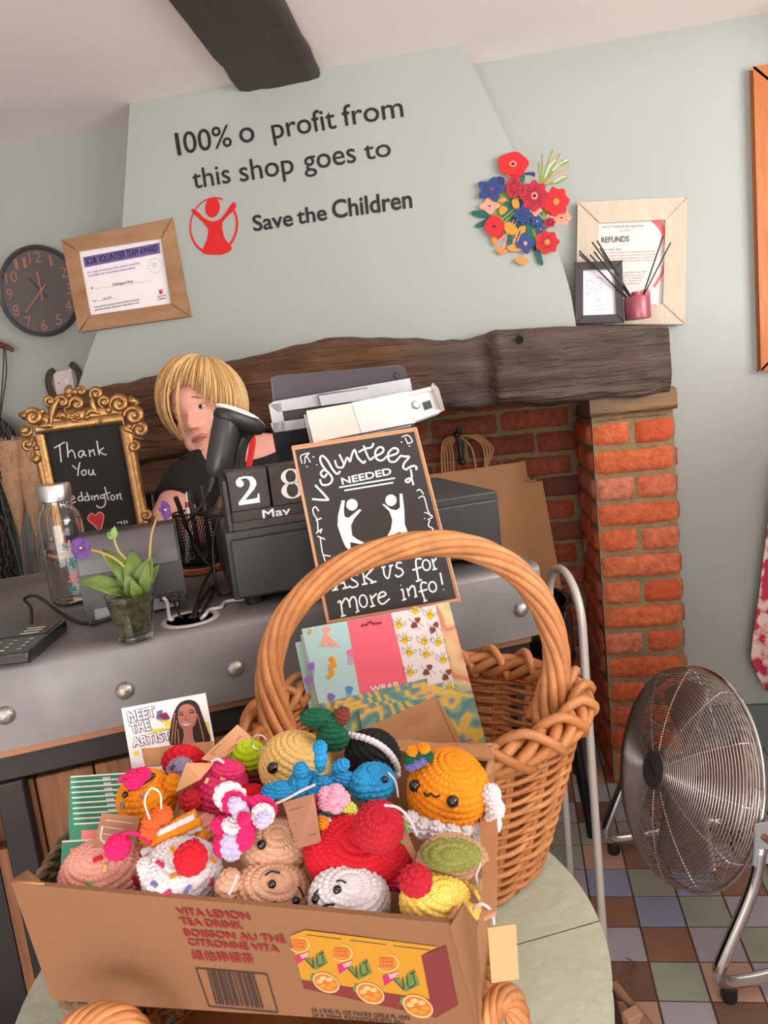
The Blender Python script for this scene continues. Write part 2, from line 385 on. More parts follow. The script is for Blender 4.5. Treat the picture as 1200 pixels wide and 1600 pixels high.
# hearth recess
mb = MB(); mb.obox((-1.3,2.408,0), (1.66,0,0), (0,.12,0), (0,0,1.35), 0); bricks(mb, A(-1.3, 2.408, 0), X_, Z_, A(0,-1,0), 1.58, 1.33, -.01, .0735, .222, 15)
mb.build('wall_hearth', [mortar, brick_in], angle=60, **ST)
soot = mat('sooty_plaster', S(70,58,52), .9, bump=(30, .4))
b = MB(); b.obox((-1.2,2.2,0), (.1,0,0), (0,.25,0), (0,0,1.3)); b.build('wall_hearth_cheek', soot, smooth=False, **ST)
b = MB(); b.obox((-1.2,2.2,1.22), (1.4,0,0), (0,.25,0), (0,0,.05)); b.build('wall_hearth_soffit', soot, smooth=False, **ST)
xs = np.linspace(-1.08, -.35, 40)
b = beam(xs, np.full(40, 1.075), np.full(40, .965)+.01*np.sin(xs*9), np.full(40, 2.10), np.full(40, 2.2), 31, .006, 'x', 30)
tag(b.build('inner_beam', mat('inner_oak', S(72,48,36), .7, var=(8, S(110,72,46), .25), bump=(26, 1.0), stretch=(.3,2,2)), angle=180), 'dark brown inner beam under the left half of the mantel', 'beam')
# ================================================================== shop counter and what stands on it
P0 = A(-.658,.844,0); Dd = A(.909,.4167,0); Nn = A(-.4167,.909,0); UZ = A(0,0,1); RC = np.stack([Dd, Nn, UZ], 1)
ZT = .905
def cp(s, t, z=ZT): return P0+Dd*s+Nn*t+UZ*z
def cs(px, py, t):
    q = PL(cp(0, t, 0), Nn).hit(px, py)-P0; return q @ Dd, q[2]
def ctop(px, py, z=ZT):
    q = atZ(px, py, z)-P0; return q @ Dd, q @ Nn
def slab(mb, pl, pts, th, mi=0, off=0.0):
    mb.prism(pl.hits(pts, off), -pl.n*th, mi)
blackm = mat('black_plastic', S(34,33,34), .42)
darkm = mat('charcoal_metal', S(50,50,53), .45, bump=(300, .05))
zinc = mat('zinc', S(136,132,131), .45, .4, var=(6, S(106,104,106), .22), bump=(5, .06), rvar=(9, .36, .6))
steel = mat('brushed_steel', S(206,202,198), .28, 1.0)
chrome = mat('chrome', S(225,222,220), .08, 1.0)
apron_m = mat('black_steel', S(34,33,34), .42, .4, var=(12, S(48,45,44), .3), rvar=(14, .3, .6))
plank_m = mat('pine_plank', S(140,94,62), .6, var=(14, S(110,70,44), .22), bump=(30, .4), stretch=(6, 6, .35))
copper = mat('copper_strip', S(150,104,78), .4, .5)
white_p = mat('white_plastic', S(232,228,226), .4)
cnt = thing('shop_counter', 'grey zinc topped shop counter with studded edge and black apron', 'counter', cp(.3, .3, 0), R=RC)
s0, s1, dp = -1.3, .785, .62
prof = [(0-.012,.788),(-.012,.893),(-.009,.901),(-.002,ZT),(.02,ZT+.0005),(dp-.01,ZT),(dp,ZT-.006),(dp,.785)]
P = np.array([[cp(s, t, z) for t, z in prof] for s in np.linspace(s0, s1, 40)])
mb = MB(); mb.grid(P); mb.poly(P[0]); mb.poly(P[-1][::-1]); mb.poly([P[0][0], P[0][-1], P[-1][-1], P[-1][0]])
top_o = mb.build('worktop', zinc, cnt, angle=60)
for k in range(-6, 6):
    s = -.007+.15*k+.004
    mb = MB(); mb.lathe([(0,.0085),(.005,.0078),(.009,.0058),(.0118,.003),(.0128,0)], cp(s, -.012, .836), np.stack([Dd, UZ, -Nn], 1), 20)
    mb.build('stud', mat('stud_steel', S(168,162,154), .38, .9, bump=(160, .25)), top_o)
mb = MB(); mb.obox(cp(s0,-.004,.776), Dd*(s1-s0-.02), Nn*.03, UZ*.012); mb.build('wood_strip', copper, cnt)
mb = MB(); mb.obox(cp(s0,.012,.735), Dd*(s1-s0-.015), Nn*.02, UZ*.041); mb.build('apron', apron_m, cnt, bevel=.003)
mb = MB()
for k in range(26):
    s = -1.25+k*.0785
    if s > .72: break
    mb.obox(cp(s,.035,.02), Dd*.076, Nn*.02, UZ*.70)
mb.build('plank_panel', plank_m, cnt, bevel=.003)
for s in (-.0385, .735):
    mb = MB(); mb.obox(cp(s,.008,0), Dd*.036, Nn*.03, UZ*.735); mb.build('post', apron_m, cnt, bevel=.003)
mb = MB(); mb.obox(cp(-.052,.012,0), Dd*.013, Nn*.02, UZ*.64); mb.build('edge_trim', plank_m, cnt)
mb = MB(); mb.obox(cp(-.2,.010,0), Dd*.147, Nn*.02, UZ*.735); mb.build('door_panel', apron_m, cnt)
mb = MB(); mb.obox(cp(.70,.04,0), Dd*.04, Nn*.55, UZ*.775); mb.obox(cp(s0,.55,0), Dd*(1.95), Nn*.03, UZ*.775); mb.build('carcass', apron_m, cnt)

# cash drawer
dz0, dz1, dt = ZT+.014, 1.022, .034
sl, _ = cs(362, 905, dt); sr, _ = cs(786, 840, dt); dw = sr-sl
dr = thing('cash_drawer', 'long charcoal metal cash drawer on the zinc counter under the calendar', 'cash drawer', cp(sl+dw/2, dt+.2, ZT), R=RC)
mb = MB(); mb.obox(cp(sl,dt+.006,dz0), Dd*dw, Nn*.27, UZ*(dz1-dz0)); mb.build('housing', darkm, dr, bevel=.003)
mb = MB(); mb.obox(cp(sl+.006,dt-.004,dz0+.004), Dd*(dw-.012), Nn*.012, UZ*(dz1-dz0-.016)); mb.build('drawer_front', darkm, dr, bevel=.003)
for s, t in ((sl+.03,dt+.03),(sr-.045,dt+.03),(sl+.03,dt+.24),(sr-.03,dt+.24)):
    mb = MB(); mb.lathe([(.013,0),(.015,.013)], cp(s, t, ZT+.001), n=20); mb.build('rubber_foot', blackm, dr)

# perpetual calendar
cal_w = mat('calendar_wood', S(50,46,46), .6, var=(30, S(66,58,55), .25), bump=(80, .3))
raw_w = mat('worn_edge', S(160,128,108), .7)
wht = mat('white_print', S(232,228,228), .6)
ct = dt+.004
c0, _ = cs(361, 851, ct); fs = .0585
e0 = c0+.0035
cw = .006
cal = thing('calendar_stand', 'charcoal wooden tray of the perpetual calendar on the cash drawer', 'calendar', cp(c0+.065, ct+.03, dz1), R=RC)
wid = 2*fs+.009
mb = MB(); mb.obox(cp(c0+cw,ct+.002,dz1), Dd*(wid), Nn*.07, UZ*.006); mb.obox(cp(c0+cw,ct,dz1), Dd*wid, Nn*.006, UZ*.012); mb.build('base', cal_w, cal, bevel=.001)
for k in (0, 1):
    mb = MB(); o = cp(c0+k*(wid+cw), ct, dz1); mb.prism([o, o+UZ*.074, o+UZ*.078+Nn*.05, o+UZ*.078+Nn*.072, o+Nn*.072], Dd*cw); mb.build('side_panel', cal_w, cal, bevel=.001)
mb = MB(); mb.obox(cp(c0+cw,ct+.066,dz1+.006), Dd*wid, Nn*.006, UZ*.065); mb.build('back_panel', cal_w, cal)
bx = cp(c0+cw+.001, ct+.0065, dz1+.0062)
mo = thing('month_block', 'wooden bar reading May below the two number cubes', 'calendar block', bx+Dd*.05)
mb = MB(); mb.obox(bx, Dd*(wid-.002), Nn*.03, UZ*.021); mb.build('bar', cal_w, mo, bevel=.001)
mb = MB(); text(mb, 'May', bx+Dd*.045-Nn*.0005+UZ*.006, Dd*.041, UZ*.0125, bold=.03); mb.build('lettering', wht, mo)
def serif2():
    return [[(0,.78),(.02,.88),(.15,.98),(.42,1.0),(.72,.96),(.86,.8),(.86,.66),(.74,.5),(.5,.32),(.3,.17),(.3,.16),(.62,.16),(.82,.18),(.86,.32),(.93,.32),(.9,0),(0,0),(0,.1),(.3,.34),(.5,.52),(.6,.68),(.58,.84),(.44,.93),(.28,.92),(.24,.88),(.33,.8),(.31,.68),(.18,.63),(.05,.68)]]
for k, ch in enumerate('28'):
    q = bx+Dd*(.0005+k*(fs+.003))+UZ*.0212-Nn*.002
    t_ = thing('number_block', ('charcoal wooden cube painted with a white 2' if ch == '2' else 'charcoal wooden cube painted with a white 8, half behind the volunteers sign'), 'calendar block', q+Dd*fs/2+Nn*fs/2)
    mb = MB(); mb.obox(q, Dd*fs, Nn*fs, UZ*fs); mb.build('cube', [cal_w], t_, bevel=.0016)
    mb = MB(); o = q-Nn*.0006
    if ch == '2':
        for pl_ in serif2(): mb.poly([o+Dd*(.012+a*.034)+UZ*(.009+b_*.041) for a, b_ in pl_])
    else:
        def ring(cx, cz, ra, rb, ia, ib):
            a = np.linspace(0, 2*PI, 33); Po = [o+Dd*(cx+ra*math.cos(x))+UZ*(cz+rb*math.sin(x)) for x in a]; Pi_ = [o+Dd*(cx+ia*math.cos(x))+UZ*(cz+ib*math.sin(x)) for x in a]
            mb.grid(np.array([Po, Pi_]))
        ring(.031,.0405,.0145,.0115,.0075,.0095); ring(.031,.020,.0165,.0125,.0085,.0105)
    mb.build('painted_number', wht, t_, smooth=False)
    mb = MB()
    for j in range(3): mb.tube([q+UZ*(fs+.0003)+Dd*(.01+.012*j)+Nn*(.006+.003*j), q+UZ*(fs+.0003)+Dd*(.025+.012*j)+Nn*(.010+.002*j)], .0018, 5, flat=(UZ, .2))
    mb.build('paint_wear', raw_w, t_)

# tablet till on its stand
tabm = mat('tablet_grey', S(84,78,84), .3, .6); tab_dark = mat('tablet_dark', S(34,36,40), .35, .3)
silver = mat('silver_bracket', S(176,176,180), .3, .85); cream = mat('white_metal', S(208,203,202), .35)
pt = atD(530, 640, 1.27)
pl_t = PL(pt+Nn*.03, -Nn+UZ*-.12); pl_b = PL(pt+Nn*.015, -Nn+UZ*-.05); pl_a = PL(pt-Nn*.015, -Nn+UZ*.25)
stand = thing('tablet_stand', 'silver and white till stand holding the tablet above the cash drawer', 'tablet stand', cp(*ctop(560, 800), dz1)*A(1,1,0)+UZ*dz1)
tb = thing('tablet', 'dark grey tablet seen from behind in the silver till stand', 'tablet', pl_t.hit(530, 700))
mb = MB(); slab(mb, pl_t, [(426,592),(432,589),(626,573),(632,576),(650,690),(645,694),(447,718),(440,714)], .008); tbo = mb.build('shell', tabm, tb, bevel=.002)
mb = MB(); slab(mb, pl_t, [(424,668),(520,655),(524,708),(434,722)], .002, off=.0025); mb.build('rear_cover', tab_dark, tb)
mb = MB(); disc(mb, pl_t.hit(619,587), pl_t.n, .0062, off=.0012); mb.lathe([(.0045,0),(.0035,.003),(0,.003)], pl_t.hit(619,587), np.stack([Dd, UZ, pl_t.n], 1), 20); mb.build('camera_lens', blackm, tb)
mb = MB()
slab(mb, pl_b, [(421,633),(428,628),(640,592),(644,612),(434,643)], .002); slab(mb, pl_b, [(424,662),(480,654),(485,667),(429,675)], .002)
slab(mb, pl_b, [(421,633),(438,630),(446,672),(429,675)], .002)
mb.build('cradle', silver, stand, bevel=.0008)
mb = MB(); P = [pl_b.hit(x, y, o_) for x, y, o_ in ((498,617,.001),(498,619,.012),(502,634,.012))]; Q = [pl_b.hit(x, y, o_) for x, y, o_ in ((574,606,.001),(574,608,.012),(580,623,.012))]
P2 = np.array([P, Q]); mb.grid(P2); mb.build('cradle_clip', silver, stand, smooth=False).modifiers.new('s', 'SOLIDIFY').thickness = .0012
mb = MB(); slab(mb, pl_a, [(480,643),(550,631),(565,675),(491,690)], .028); mb.build('arm_box', mat('cream_metal', S(214,197,186), .35), stand, bevel=.0015)
mb = MB(); slab(mb, pl_a, [(551,630),(635,613),(648,659),(566,675)], .028, off=.001); mb.build('arm_cover', cream, stand, bevel=.0015)
mb = MB(); slab(mb, pl_a, [(634,614),(674,605),(690,641),(647,658)], .003, off=-.004)
slab(mb, pl_a, [(634,614),(676,604),(677,608),(636,618)], .02, off=.002); slab(mb, pl_a, [(646,653),(690,638),(691,642),(648,658)], .02, off=.002)
P = [[pl_a.hit(x, y, o_) for x, y in ((673,604),(678,612),(685,632),(691,642))] for o_ in (-.006, .004, .010)]
P[2] = [pl_a.hit(x, y, .012) for x, y in ((676,598),(685,606),(692,630),(695,641))]
mb.grid(np.array(P)); mb.build('holder_lip', cream, stand, bevel=.0008)
mb = MB(); slab(mb, pl_a, [(660,629),(672,625),(676,637),(664,641)], .001, off=-.0025); mb.build('slot', blackm, stand)
mb = MB(); mb.lathe([(.0075,0),(.0075,.004),(.006,.0055),(0,.0055)], pl_a.hit(650,633,-.004), np.stack([Dd, np.cross(pl_a.n, Dd), pl_a.n], 1), 24); mb.build('lock', steel, stand)
q = A(*pl_b.hit(560, 662)); 
mb = MB(); mb.tube([A(q[0], q[1]+.02, dz1+.004), q+Nn*.012], .014, 12); mb.lathe([(.07,0),(.07,.003),(.06,.005)], A(q[0], q[1]+.03, dz1), n=32); mb.build('post', tab_dark, stand)

# barcode scanner on its rest
sc_g = mat('scanner_grey', S(50,48,50), .32)
sc = thing('barcode_scanner', 'dark grey handheld barcode scanner resting upright on its stand', 'barcode scanner', cp(*ctop(350, 800), dz1))
a0, a1 = atD(338,742,1.2), atD(356,648,1.2)
ax = nrm(a1-a0); sd = nrm(np.cross(ax, Nn)); bk = np.cross(sd, ax)
mb = MB(); mb.tube(spline([a0-ax*.004, a0+(a1-a0)*.3, a0+(a1-a0)*.7, a1+ax*.006], 14), np.interp(np.linspace(0,1,14), [0,.1,.3,.7,1], [.012,.0185,.021,.022,.021]), 20); mb.build('grip', sc_g, sc)
h0, h1 = atD(352,646,1.195), atD(398,664,1.23)
hax = nrm(h1-h0); hu = nrm(ax-hax*(ax @ hax)); hv = np.cross(hax, hu); RH = np.stack([hax, hv, hu], 1)
mb = MB(); mb.ell((h0+h1)/2-hu*.003, (.046,.024,.017), RH, 32, 20, disp=lambda P: np.sign(P)*np.abs(P)**.8); mb.build('head', blackm, sc)
mb = MB(); mb.ell((h0*1.15+h1*.85)/2+hu*.0085-hax*.002, (.042,.0225,.0075), RH, 32, 12); mb.build('top_cover', mat('scanner_cream', S(226,220,206), .4), sc)
mb = MB(); mb.tube(spline([atD(334,745,1.2), atD(331,758,1.2), atD(327,768,1.2)], 8), [.0075]*3+[.006]*2+[.005]*3, 10); mb.build('strain_relief', blackm, sc)
st_ = thing('scanner_stand', 'black curved gooseneck rest holding the barcode scanner', 'scanner stand', cp(*ctop(372, 800), dz1)*A(1,1,0)+UZ*dz1)
g0 = atD(372, 775, 1.27); g0[2] = dz1+.002
mb = MB(); mb.tube(spline([g0, atD(371,735,1.26), atD(374,700,1.25), atD(384,678,1.245), atD(390,668,1.24)], 18), np.linspace(.014,.0115,18), 14); mb.build('neck', sc_g, st_)
mb = MB(); mb.tube([atD(380,674,1.235), atD(391,678,1.225)], .0095, 16); mb.tube([atD(389,677,1.226), atD(392,678.5,1.222)], .006, 12); mb.build('knob', blackm, st_)
mb = MB(); mb.lathe([(.05,0),(.05,.004),(.042,.008),(.012,.012)], A(g0[0], g0[1], dz1), n=28); mb.build('foot', blackm, st_)

# receipt printer
pr_m = mat('printer_grey', S(44,44,48), .4); pr_hi = mat('printer_lid', S(88,85,89), .35); pr_gr = mat('printer_label', S(128,126,128), .5)
pt_ = .10; ps0, _ = cs(133, 960, pt_); ps1, _ = cs(292, 930, pt_); pzt = cs(200, 834, pt_)[1]
pr = thing('receipt_printer', 'dark grey receipt printer seen from its cable side behind the potted viola', 'printer', cp((ps0+ps1)/2, pt_+.09, ZT), R=RC)
prof = [(0,.024),(.001,pzt-ZT-.035),(.006,pzt-ZT-.012),(.016,pzt-ZT-.002),(.03,pzt-ZT),(.12,pzt-ZT-.004),(.15,pzt-ZT-.03),(.152,.02)]
P = np.array([[cp(s, pt_+t, ZT+z) for t, z in prof] for s in np.linspace(ps0, ps1, 6)])
mb = MB(); mb.grid(P); mb.poly(P[0]); mb.poly(P[-1][::-1]); mb.poly([P[0][0], P[0][-1], P[-1][-1], P[-1][0]]); mb.build('housing', pr_m, pr, angle=35)
H_ = pzt-ZT
mb = MB(); P = np.array([[cp(s, pt_+t-.0012, ZT+z+.0008) for t, z in [(0,H_-.052),(.0005,H_-.035),(.0055,H_-.0115),(.016,H_-.001),(.03,H_+.0005)]] for s in np.linspace(ps0+.002, ps1-.004, 6)]); mb.grid(P); mb.build('lid', pr_hi, pr, angle=35)
for s in (ps0+.003, ps1-.012):
    mb = MB(); mb.obox(cp(s, pt_, ZT), Dd*.009, Nn*.14, UZ*.03); mb.build('foot', blackm, pr)
mb = MB(); mb.obox(cp(ps0+.012, pt_+.003, ZT+.006), Dd*(ps1-ps0-.026), Nn*.004, UZ*.03); mb.build('port_panel', pr_gr, pr)
mb = MB(); mb.obox(cp(ps1-.040, pt_-.003, ZT+.018), Dd*.012, Nn*.008, UZ*.012); mb.build('port', blackm, pr)
mb = MB(); mb.lathe([(.008,0),(.008,.014),(.0055,.016),(.005,.022)], cp(ps1-.019, pt_+.006, ZT+.022), np.stack([Dd, UZ, -Nn], 1), 16); mb.build('plug', blackm, pr)

# cables and grommet
cab = mat('black_cable', S(26,25,26), .5); wcab = mat('white_cable', S(196,188,182), .5)
gs, gt = ctop(297, 968)
gm = thing('cable_grommet', 'round grey cable grommet let into the counter behind the viola', 'cable grommet', cp(gs, gt, ZT))
mb = MB(); mb.lathe([(.033,.0005),(.034,.0025),(.037,.0035),(.0405,.0025),(.042,.0005)], cp(gs, gt, ZT), n=48); mb.build('rim', mat('grommet_grey', S(168,164,160), .4), gm)
mb = MB(); disc(mb, cp(gs, gt, ZT+.001), UZ, .0335, k=40); mb.build('hole', blackm, gm)
def cable(name, pts, r, m, label):
    mb = MB(); mb.tube(spline(pts, 60), r, 8); tag(mb.build(name, m), label, 'cable')
G = cp(gs, gt, ZT+.003)
cable('printer_cable', [cp(ps1-.034, pt_-.004, ZT+.024), cp(ps1-.03, pt_-.012, ZT+.018), G+A(-.026,-.01,.004), G+A(-.024,-.004,0)], .0026, wcab, 'short pale cable from the printer port into the grommet')
cable('power_cable', [cp(ps1-.019, pt_-.018, ZT+.022), cp(ps1-.019, pt_-.022, ZT+.016), G+A(-.012,-.006,.006), G+A(-.01,-.002,0)], .002, cab, 'short black power lead from the printer plug into the grommet')
cable('scanner_cable', [atD(327,766,1.2), atD(314,790,1.19), atD(300,808,1.2), atD(292,822,1.26), cp(ps1+.03,pt_+.16,ZT+.055), cp(ps1+.05,pt_+.1,ZT+.03), cp(*ctop(335,905),ZT+.02), cp(*ctop(318,930),ZT+.014), G+A(.004,.004,.004), G+A(-.002,.002,-.001)], .0024, cab, 'thin black scanner lead drooping beside the pen cup')
cable('till_cable', [cp(sl+.02, dt+.1, ZT+.006), cp(sl-.012, dt+.09, ZT+.006), cp(*ctop(335,925),ZT+.01), cp(*ctop(314,945),ZT+.006), G+A(.01,-.002,.003), G+A(.006,-.004,-.001)], .0026, cab, 'black till lead curling from the cash drawer to the grommet')
cable('data_cable', [cp(sl+.02, dt+.045, ZT+.004), cp(sl-.01, dt+.05, ZT+.004), cp(*ctop(345,952),ZT+.003), cp(*ctop(328,957),ZT+.004), G+A(.026,-.006,.004), G+A(.02,-.008,-.001)], .0027, wcab, 'pale grey lead from the cash drawer side into the grommet')
cable('loop_cable', [atD(362,735,1.235), atD(352,772,1.2), atD(346,800,1.19), cp(sl-.014, dt+.1, ZT+.09), cp(sl-.02, dt+.09, ZT+.03), cp(*ctop(334,932),ZT+.008), G+A(.016,.004,.003), G+A(.008,.004,-.001)], .0022, cab, 'black lead hanging down the left side of the cash drawer')

# card reader
q = [atZ(*p, ZT+.0165) for p in [(-12,1026),(44,1018),(104,968),(52,972)]]
u = nrm(q[2]-q[1]); v = nrm(np.cross(UZ, u)); 
crd = thing('card_reader', 'flat black card reader with rows of keys lying on the counter', 'card reader', (q[1]+q[3])/2*A(1,1,0)+UZ*ZT)
o = q[1]*A(1,1,0)+UZ*(ZT+.001); L1 = np.linalg.norm(q[2]-q[1]); W1 = .075
mb = MB(); mb.obox(o, u*L1, v*W1, UZ*.0155); mb.build('body', mat('reader_black', S(28,28,30), .22, coat=.5), crd, bevel=.003)
mb = MB(); mb.obox(o+UZ*.0156+u*(L1*.55)+v*.006, u*(L1*.4), v*(W1-.012), UZ*.0006); mb.build('screen', mat('reader_glass', S(16,16,18), .08), crd)
mb = MB()
for i in range(4):
    for j in range(3): text(mb, '0123456789*#'[3*i+j], o+UZ*.0162+u*(.012+i*.0135)+v*(.012+j*.0215)+v*.008, v*-.005, u*.005, bold=.01)
for i in range(3): mb.obox(o+UZ*.0158+u*(L1*.62+i*.012)+v*.02, u*.0015, v*.025, UZ*.0008)
mb.build('key_legend', wht, crd)
mb = MB(); mb.obox(o+u*.004+v*.002-UZ*.001, u*(L1-.008), v*(W1-.004), UZ*.003); mb.build('base_pad', blackm, crd)
cable('reader_cable', [o+u*(L1-.004)+v*.05+UZ*.009, atZ(48,950,ZT+.02), atZ(38,936,ZT+.03), atZ(58,932,ZT+.035), atZ(95,958,ZT+.006), atZ(125,972,ZT+.004), atZ(148,973,ZT+.004), cp(ps0+.01, pt_-.01, ZT+.005), cp(ps0+.05, pt_-.006, ZT+.012)], .0026, cab, 'black lead arching from the card reader to the printer')

# pen cup
mesh_m = mat('mesh_black', S(30,29,30), .45, .4)
cb = atZ(314, 892, ZT); CUP = A(cb[0], cb[1], ZT)
cup = thing('pen_cup', 'black wire mesh pen cup on an orange wooden disc', 'pen cup', CUP+UZ*.012)
orange_disc = thing('wooden_disc', 'round orange wooden coaster under the black mesh pen cup', 'coaster', CUP)
mb = MB(); mb.lathe([(.041,.001),(.043,.003),(.043,.011),(.041,.013)], CUP, n=40); mb.build('plate', mat('orange_wood', S(186,112,58), .5, var=(20, S(160,88,40), .3)), orange_disc)
cr, ch = .036, .10
mb = MB(); mb.tube([CUP+A(cr*math.cos(a), cr*math.sin(a), .013+ch) for a in np.linspace(0,2*PI,36,endpoint=False)], .0018, 6, closed=True); mb.tube([CUP+A(cr*math.cos(a), cr*math.sin(a), .015) for a in np.linspace(0,2*PI,36,endpoint=False)], .0016, 6, closed=True); mb.build('rim', mesh_m, cup)
mb = MB(); mb.lathe([(0,.0135),(cr-.001,.0135)], CUP, n=30)
for k in range(44):
    for sgn in (1, -1):
        mb.tube([CUP+A(cr*math.cos(a), cr*math.sin(a), .014+ch*f) for f in np.linspace(0,1,12) for a in [2*PI*k/44+sgn*f*1.2]], .0007, 4)
mb.build('wire_mesh', mesh_m, cup)
pens = [((292,838),'black ballpoint pen with a clip leaning left in the pen cup',blackm),((303,812),'white pen with a red stripe standing in the pen cup',white_p),((312,826),'black marker standing second from right in the pen cup',blackm),((330,800),'black capped felt pen standing at the right of the pen cup',sc_g)]
for k, (p, lb, m_) in enumerate(pens):
    a = 2*PI*k/4; b0 = CUP+A(.022*math.cos(a+2), .02*math.sin(a+2), .02); tp = atD(p[0], p[1], np.linalg.norm(CUP-CO)*.985)
    tdir = nrm(tp-CUP-UZ*.1)
    tp = CUP+UZ*(.145+.004*k)+A((k-1.5)*.014, (.012 if k % 2 else -.014), 0)
    t_ = thing('pen', lb, 'pen', b0)
    mb = MB(); mb.tube([b0, b0+(tp-b0)*.8], .0042, 10); mb.build('barrel', m_, t_)
    mb = MB(); mb.tube([b0+(tp-b0)*.75, tp], [.0048,.0044], 10); mb.tube([tp+A(.005,-.003,0), b0+(tp-b0)*.82+A(.006,-.003,0)], .0012, 6); mb.build('cap', blackm if k != 1 else white_p, t_)
    if k == 1:
        mb = MB(); mb.tube([b0+(tp-b0)*.78, b0+(tp-b0)*.86], .0052, 10); mb.build('red_band', mat('pen_red', S(200,40,40), .4), t_)

# glass bottle
bb = atZ(117, 943, ZT); BO = A(bb[0], bb[1], ZT)
glass = mat('clear_glass', (1,1,1,1), .02, trans=1.0, ior=1.45)
bot = thing('water_bottle', 'clear glass water bottle with steel cap and floral print on the counter', 'water bottle', BO)
prof = [(0,.004),(.028,.004),(.0335,.008),(.0345,.014),(.0345,.135),(.033,.147),(.028,.159),(.0235,.165),(.0225,.170),(.0225,.178)]
inner = [(r_-.0022 if r_ > .01 else 0, z_+(.003 if i < 3 else 0)) for i, (r_, z_) in enumerate(prof)][::-1]
mb = MB(); mb.lathe(prof+inner, BO, n=48); mb.build('bottle_body', glass, bot, angle=60)
mb = MB(); mb.lathe([(0,.008),(.0318,.008),(.032,.1),(0,.1)], BO, n=40); mb.build('water', mat('water', (1,1,1,1), .0, trans=1.0, ior=1.33), bot, angle=60)
mb = MB(); mb.lathe([(.0228,.1745),(.0255,.176),(.0258,.178),(.0258,.201),(.0245,.203),(0,.203)], BO, n=48); mb.build('cap', steel, bot, angle=40)
pk, tl = mat('print_pink', S(236,140,132), .5), mat('print_teal', S(40,140,134), .5)
va = math.atan2(-BO[1], -BO[0])
def on_b(a, z): return BO+A(.0352*math.cos(va+a), .0352*math.sin(va+a), z)
for nm, m_, cnt_ in (('floral_print', pk, 7), ('leaf_print', tl, 11)):
    mb = MB()
    for k in range(cnt_):
        a0_ = random.uniform(.0, 1.1); z0_ = random.uniform(.02, .112)
        for j in range(5):
            an = 2*PI*j/5+k; l_ = .009 if nm[0] == 'f' else .006
            mb.tube([on_b(a0_, z0_), on_b(a0_+l_*math.cos(an)/.035, z0_+l_*math.sin(an))], [.0006,.0018], 5, flat=(A(math.cos(va+a0_), math.sin(va+a0_), 0), .2))
    mb.build(nm, m_, bot)

# potted viola
pb = atZ(214, 997, ZT); PO = A(pb[0], pb[1], ZT)
vi = thing('potted_viola', 'small purple viola growing in a ribbed glass tumbler on the counter', 'potted plant', PO)
prof = [(0,.003),(.0215,.003),(.0225,.006),(.0325,.062),(.0332,.064)]
mb = MB(); mb.lathe(prof+[(.0312,.064),(.0208,.0095),(0,.0095)], PO, n=48); mb.lathe([(.0222,0),(.0232,.004),(.0222,.008)], PO, n=40); mb.build('glass_pot', mat('pot_glass', S(226,232,226), .08, trans=1.0), vi, angle=60)
mb = MB(); mb.lathe([(0,.0095),(.0205,.0100),(.0300,.056),(.02,.060),(0,.058)], PO, n=30); o_ = mb.build('soil', mat('soil', S(70,62,46), .95, var=(90, S(124,116,84), .2), bump=(150, 1)), vi)
stem_m = mat('viola_stem', S(168,142,72), .5); leaf_m = mat('viola_leaf', S(76,98,42), .5, var=(40, S(104,124,56), .3)); pur = mat('viola_petal', S(72,44,104), .6, var=(60, S(110,60,140), .3)); yel = mat('viola_eye', S(226,190,90), .6)
PD = (CR.T @ (PO-CO))[2]*-1
def v_(px, py, dd=0.0): return atD(px, py, PD+dd)
def leaf(base, tip, wid, up, m_=leaf_m, parent=vi, name='leaf', cup=.25):
    base, tip = map(np.asarray, (base, tip)); ax = tip-base; sd_ = nrm(np.cross(ax, up)); nn_ = nrm(np.cross(sd_, ax)); G_ = []
    for t in np.linspace(0, 1, 12):
        wv = wid*math.sin(PI*min(1, t**.75))**.8*(1-.15*t)+.0003
        G_.append([base+ax*t+sd_*wv*x+nn_*(np.linalg.norm(ax)*.18*math.sin(PI*t)+cup*wv*abs(x)+.0007*math.sin(t*25+x*4)) for x in np.linspace(-1, 1, 9)])
    mb = MB(); mb.grid(np.array(G_)); ob = mb.build(name, m_, parent, angle=180); sm = ob.modifiers.new('s', 'SOLIDIFY'); sm.thickness = .0006
    return ob
for (bx_, by_, bd), (tx, ty, td), wd in [((200,930,0),(120,910,-.01),.014),((205,930,0),(150,905,.0),.012),((212,925,.0),(160,858,.01),.012),((215,925,0),(205,860,.012),.015),((222,925,0),(238,868,-.006),.014),((225,928,0),(250,882,.006),.008),((226,930,-.004),(232,876,-.012),.008),((208,932,-.01),(196,896,-.02),.010),((214,934,-.01),(205,905,-.025),.008),((200,933,0),(165,925,-.02),.008),((218,930,.01),(212,880,.02),.014)]:
    leaf(v_(bx_,by_,bd), v_(tx,ty,td), wd, nrm(CO-PO)+UZ*.7)
for pts in [[(208,925,0),(205,900,-.004),(185,877,-.01),(160,864,-.014),(136,858,-.016)],[(186,905,0),(172,883,0),(160,865,0)],[(198,875,0),(186,862,0),(180,848,0),(178,840,0)],[(228,915,0),(233,880,.003),(236,840,.004),(243,815,.004),(252,802,.003)],[(222,925,-.003),(224,900,-.003),(228,880,-.002)]]:
    mb = MB(); mb.tube(spline([v_(*p) for p in pts], 24), np.linspace(.0019,.0014,24), 7); mb.build('stem', stem_m, vi)
for p, tp in (((178,842,0),(168,832,0)),((178,842,0),(179,822,0)),((178,842,0),(175,826,.003))): leaf(v_(*p), v_(*tp), .0045, nrm(CO-PO), mat('bud_leaf', S(120,156,84), .5), vi, 'bud_leaf')
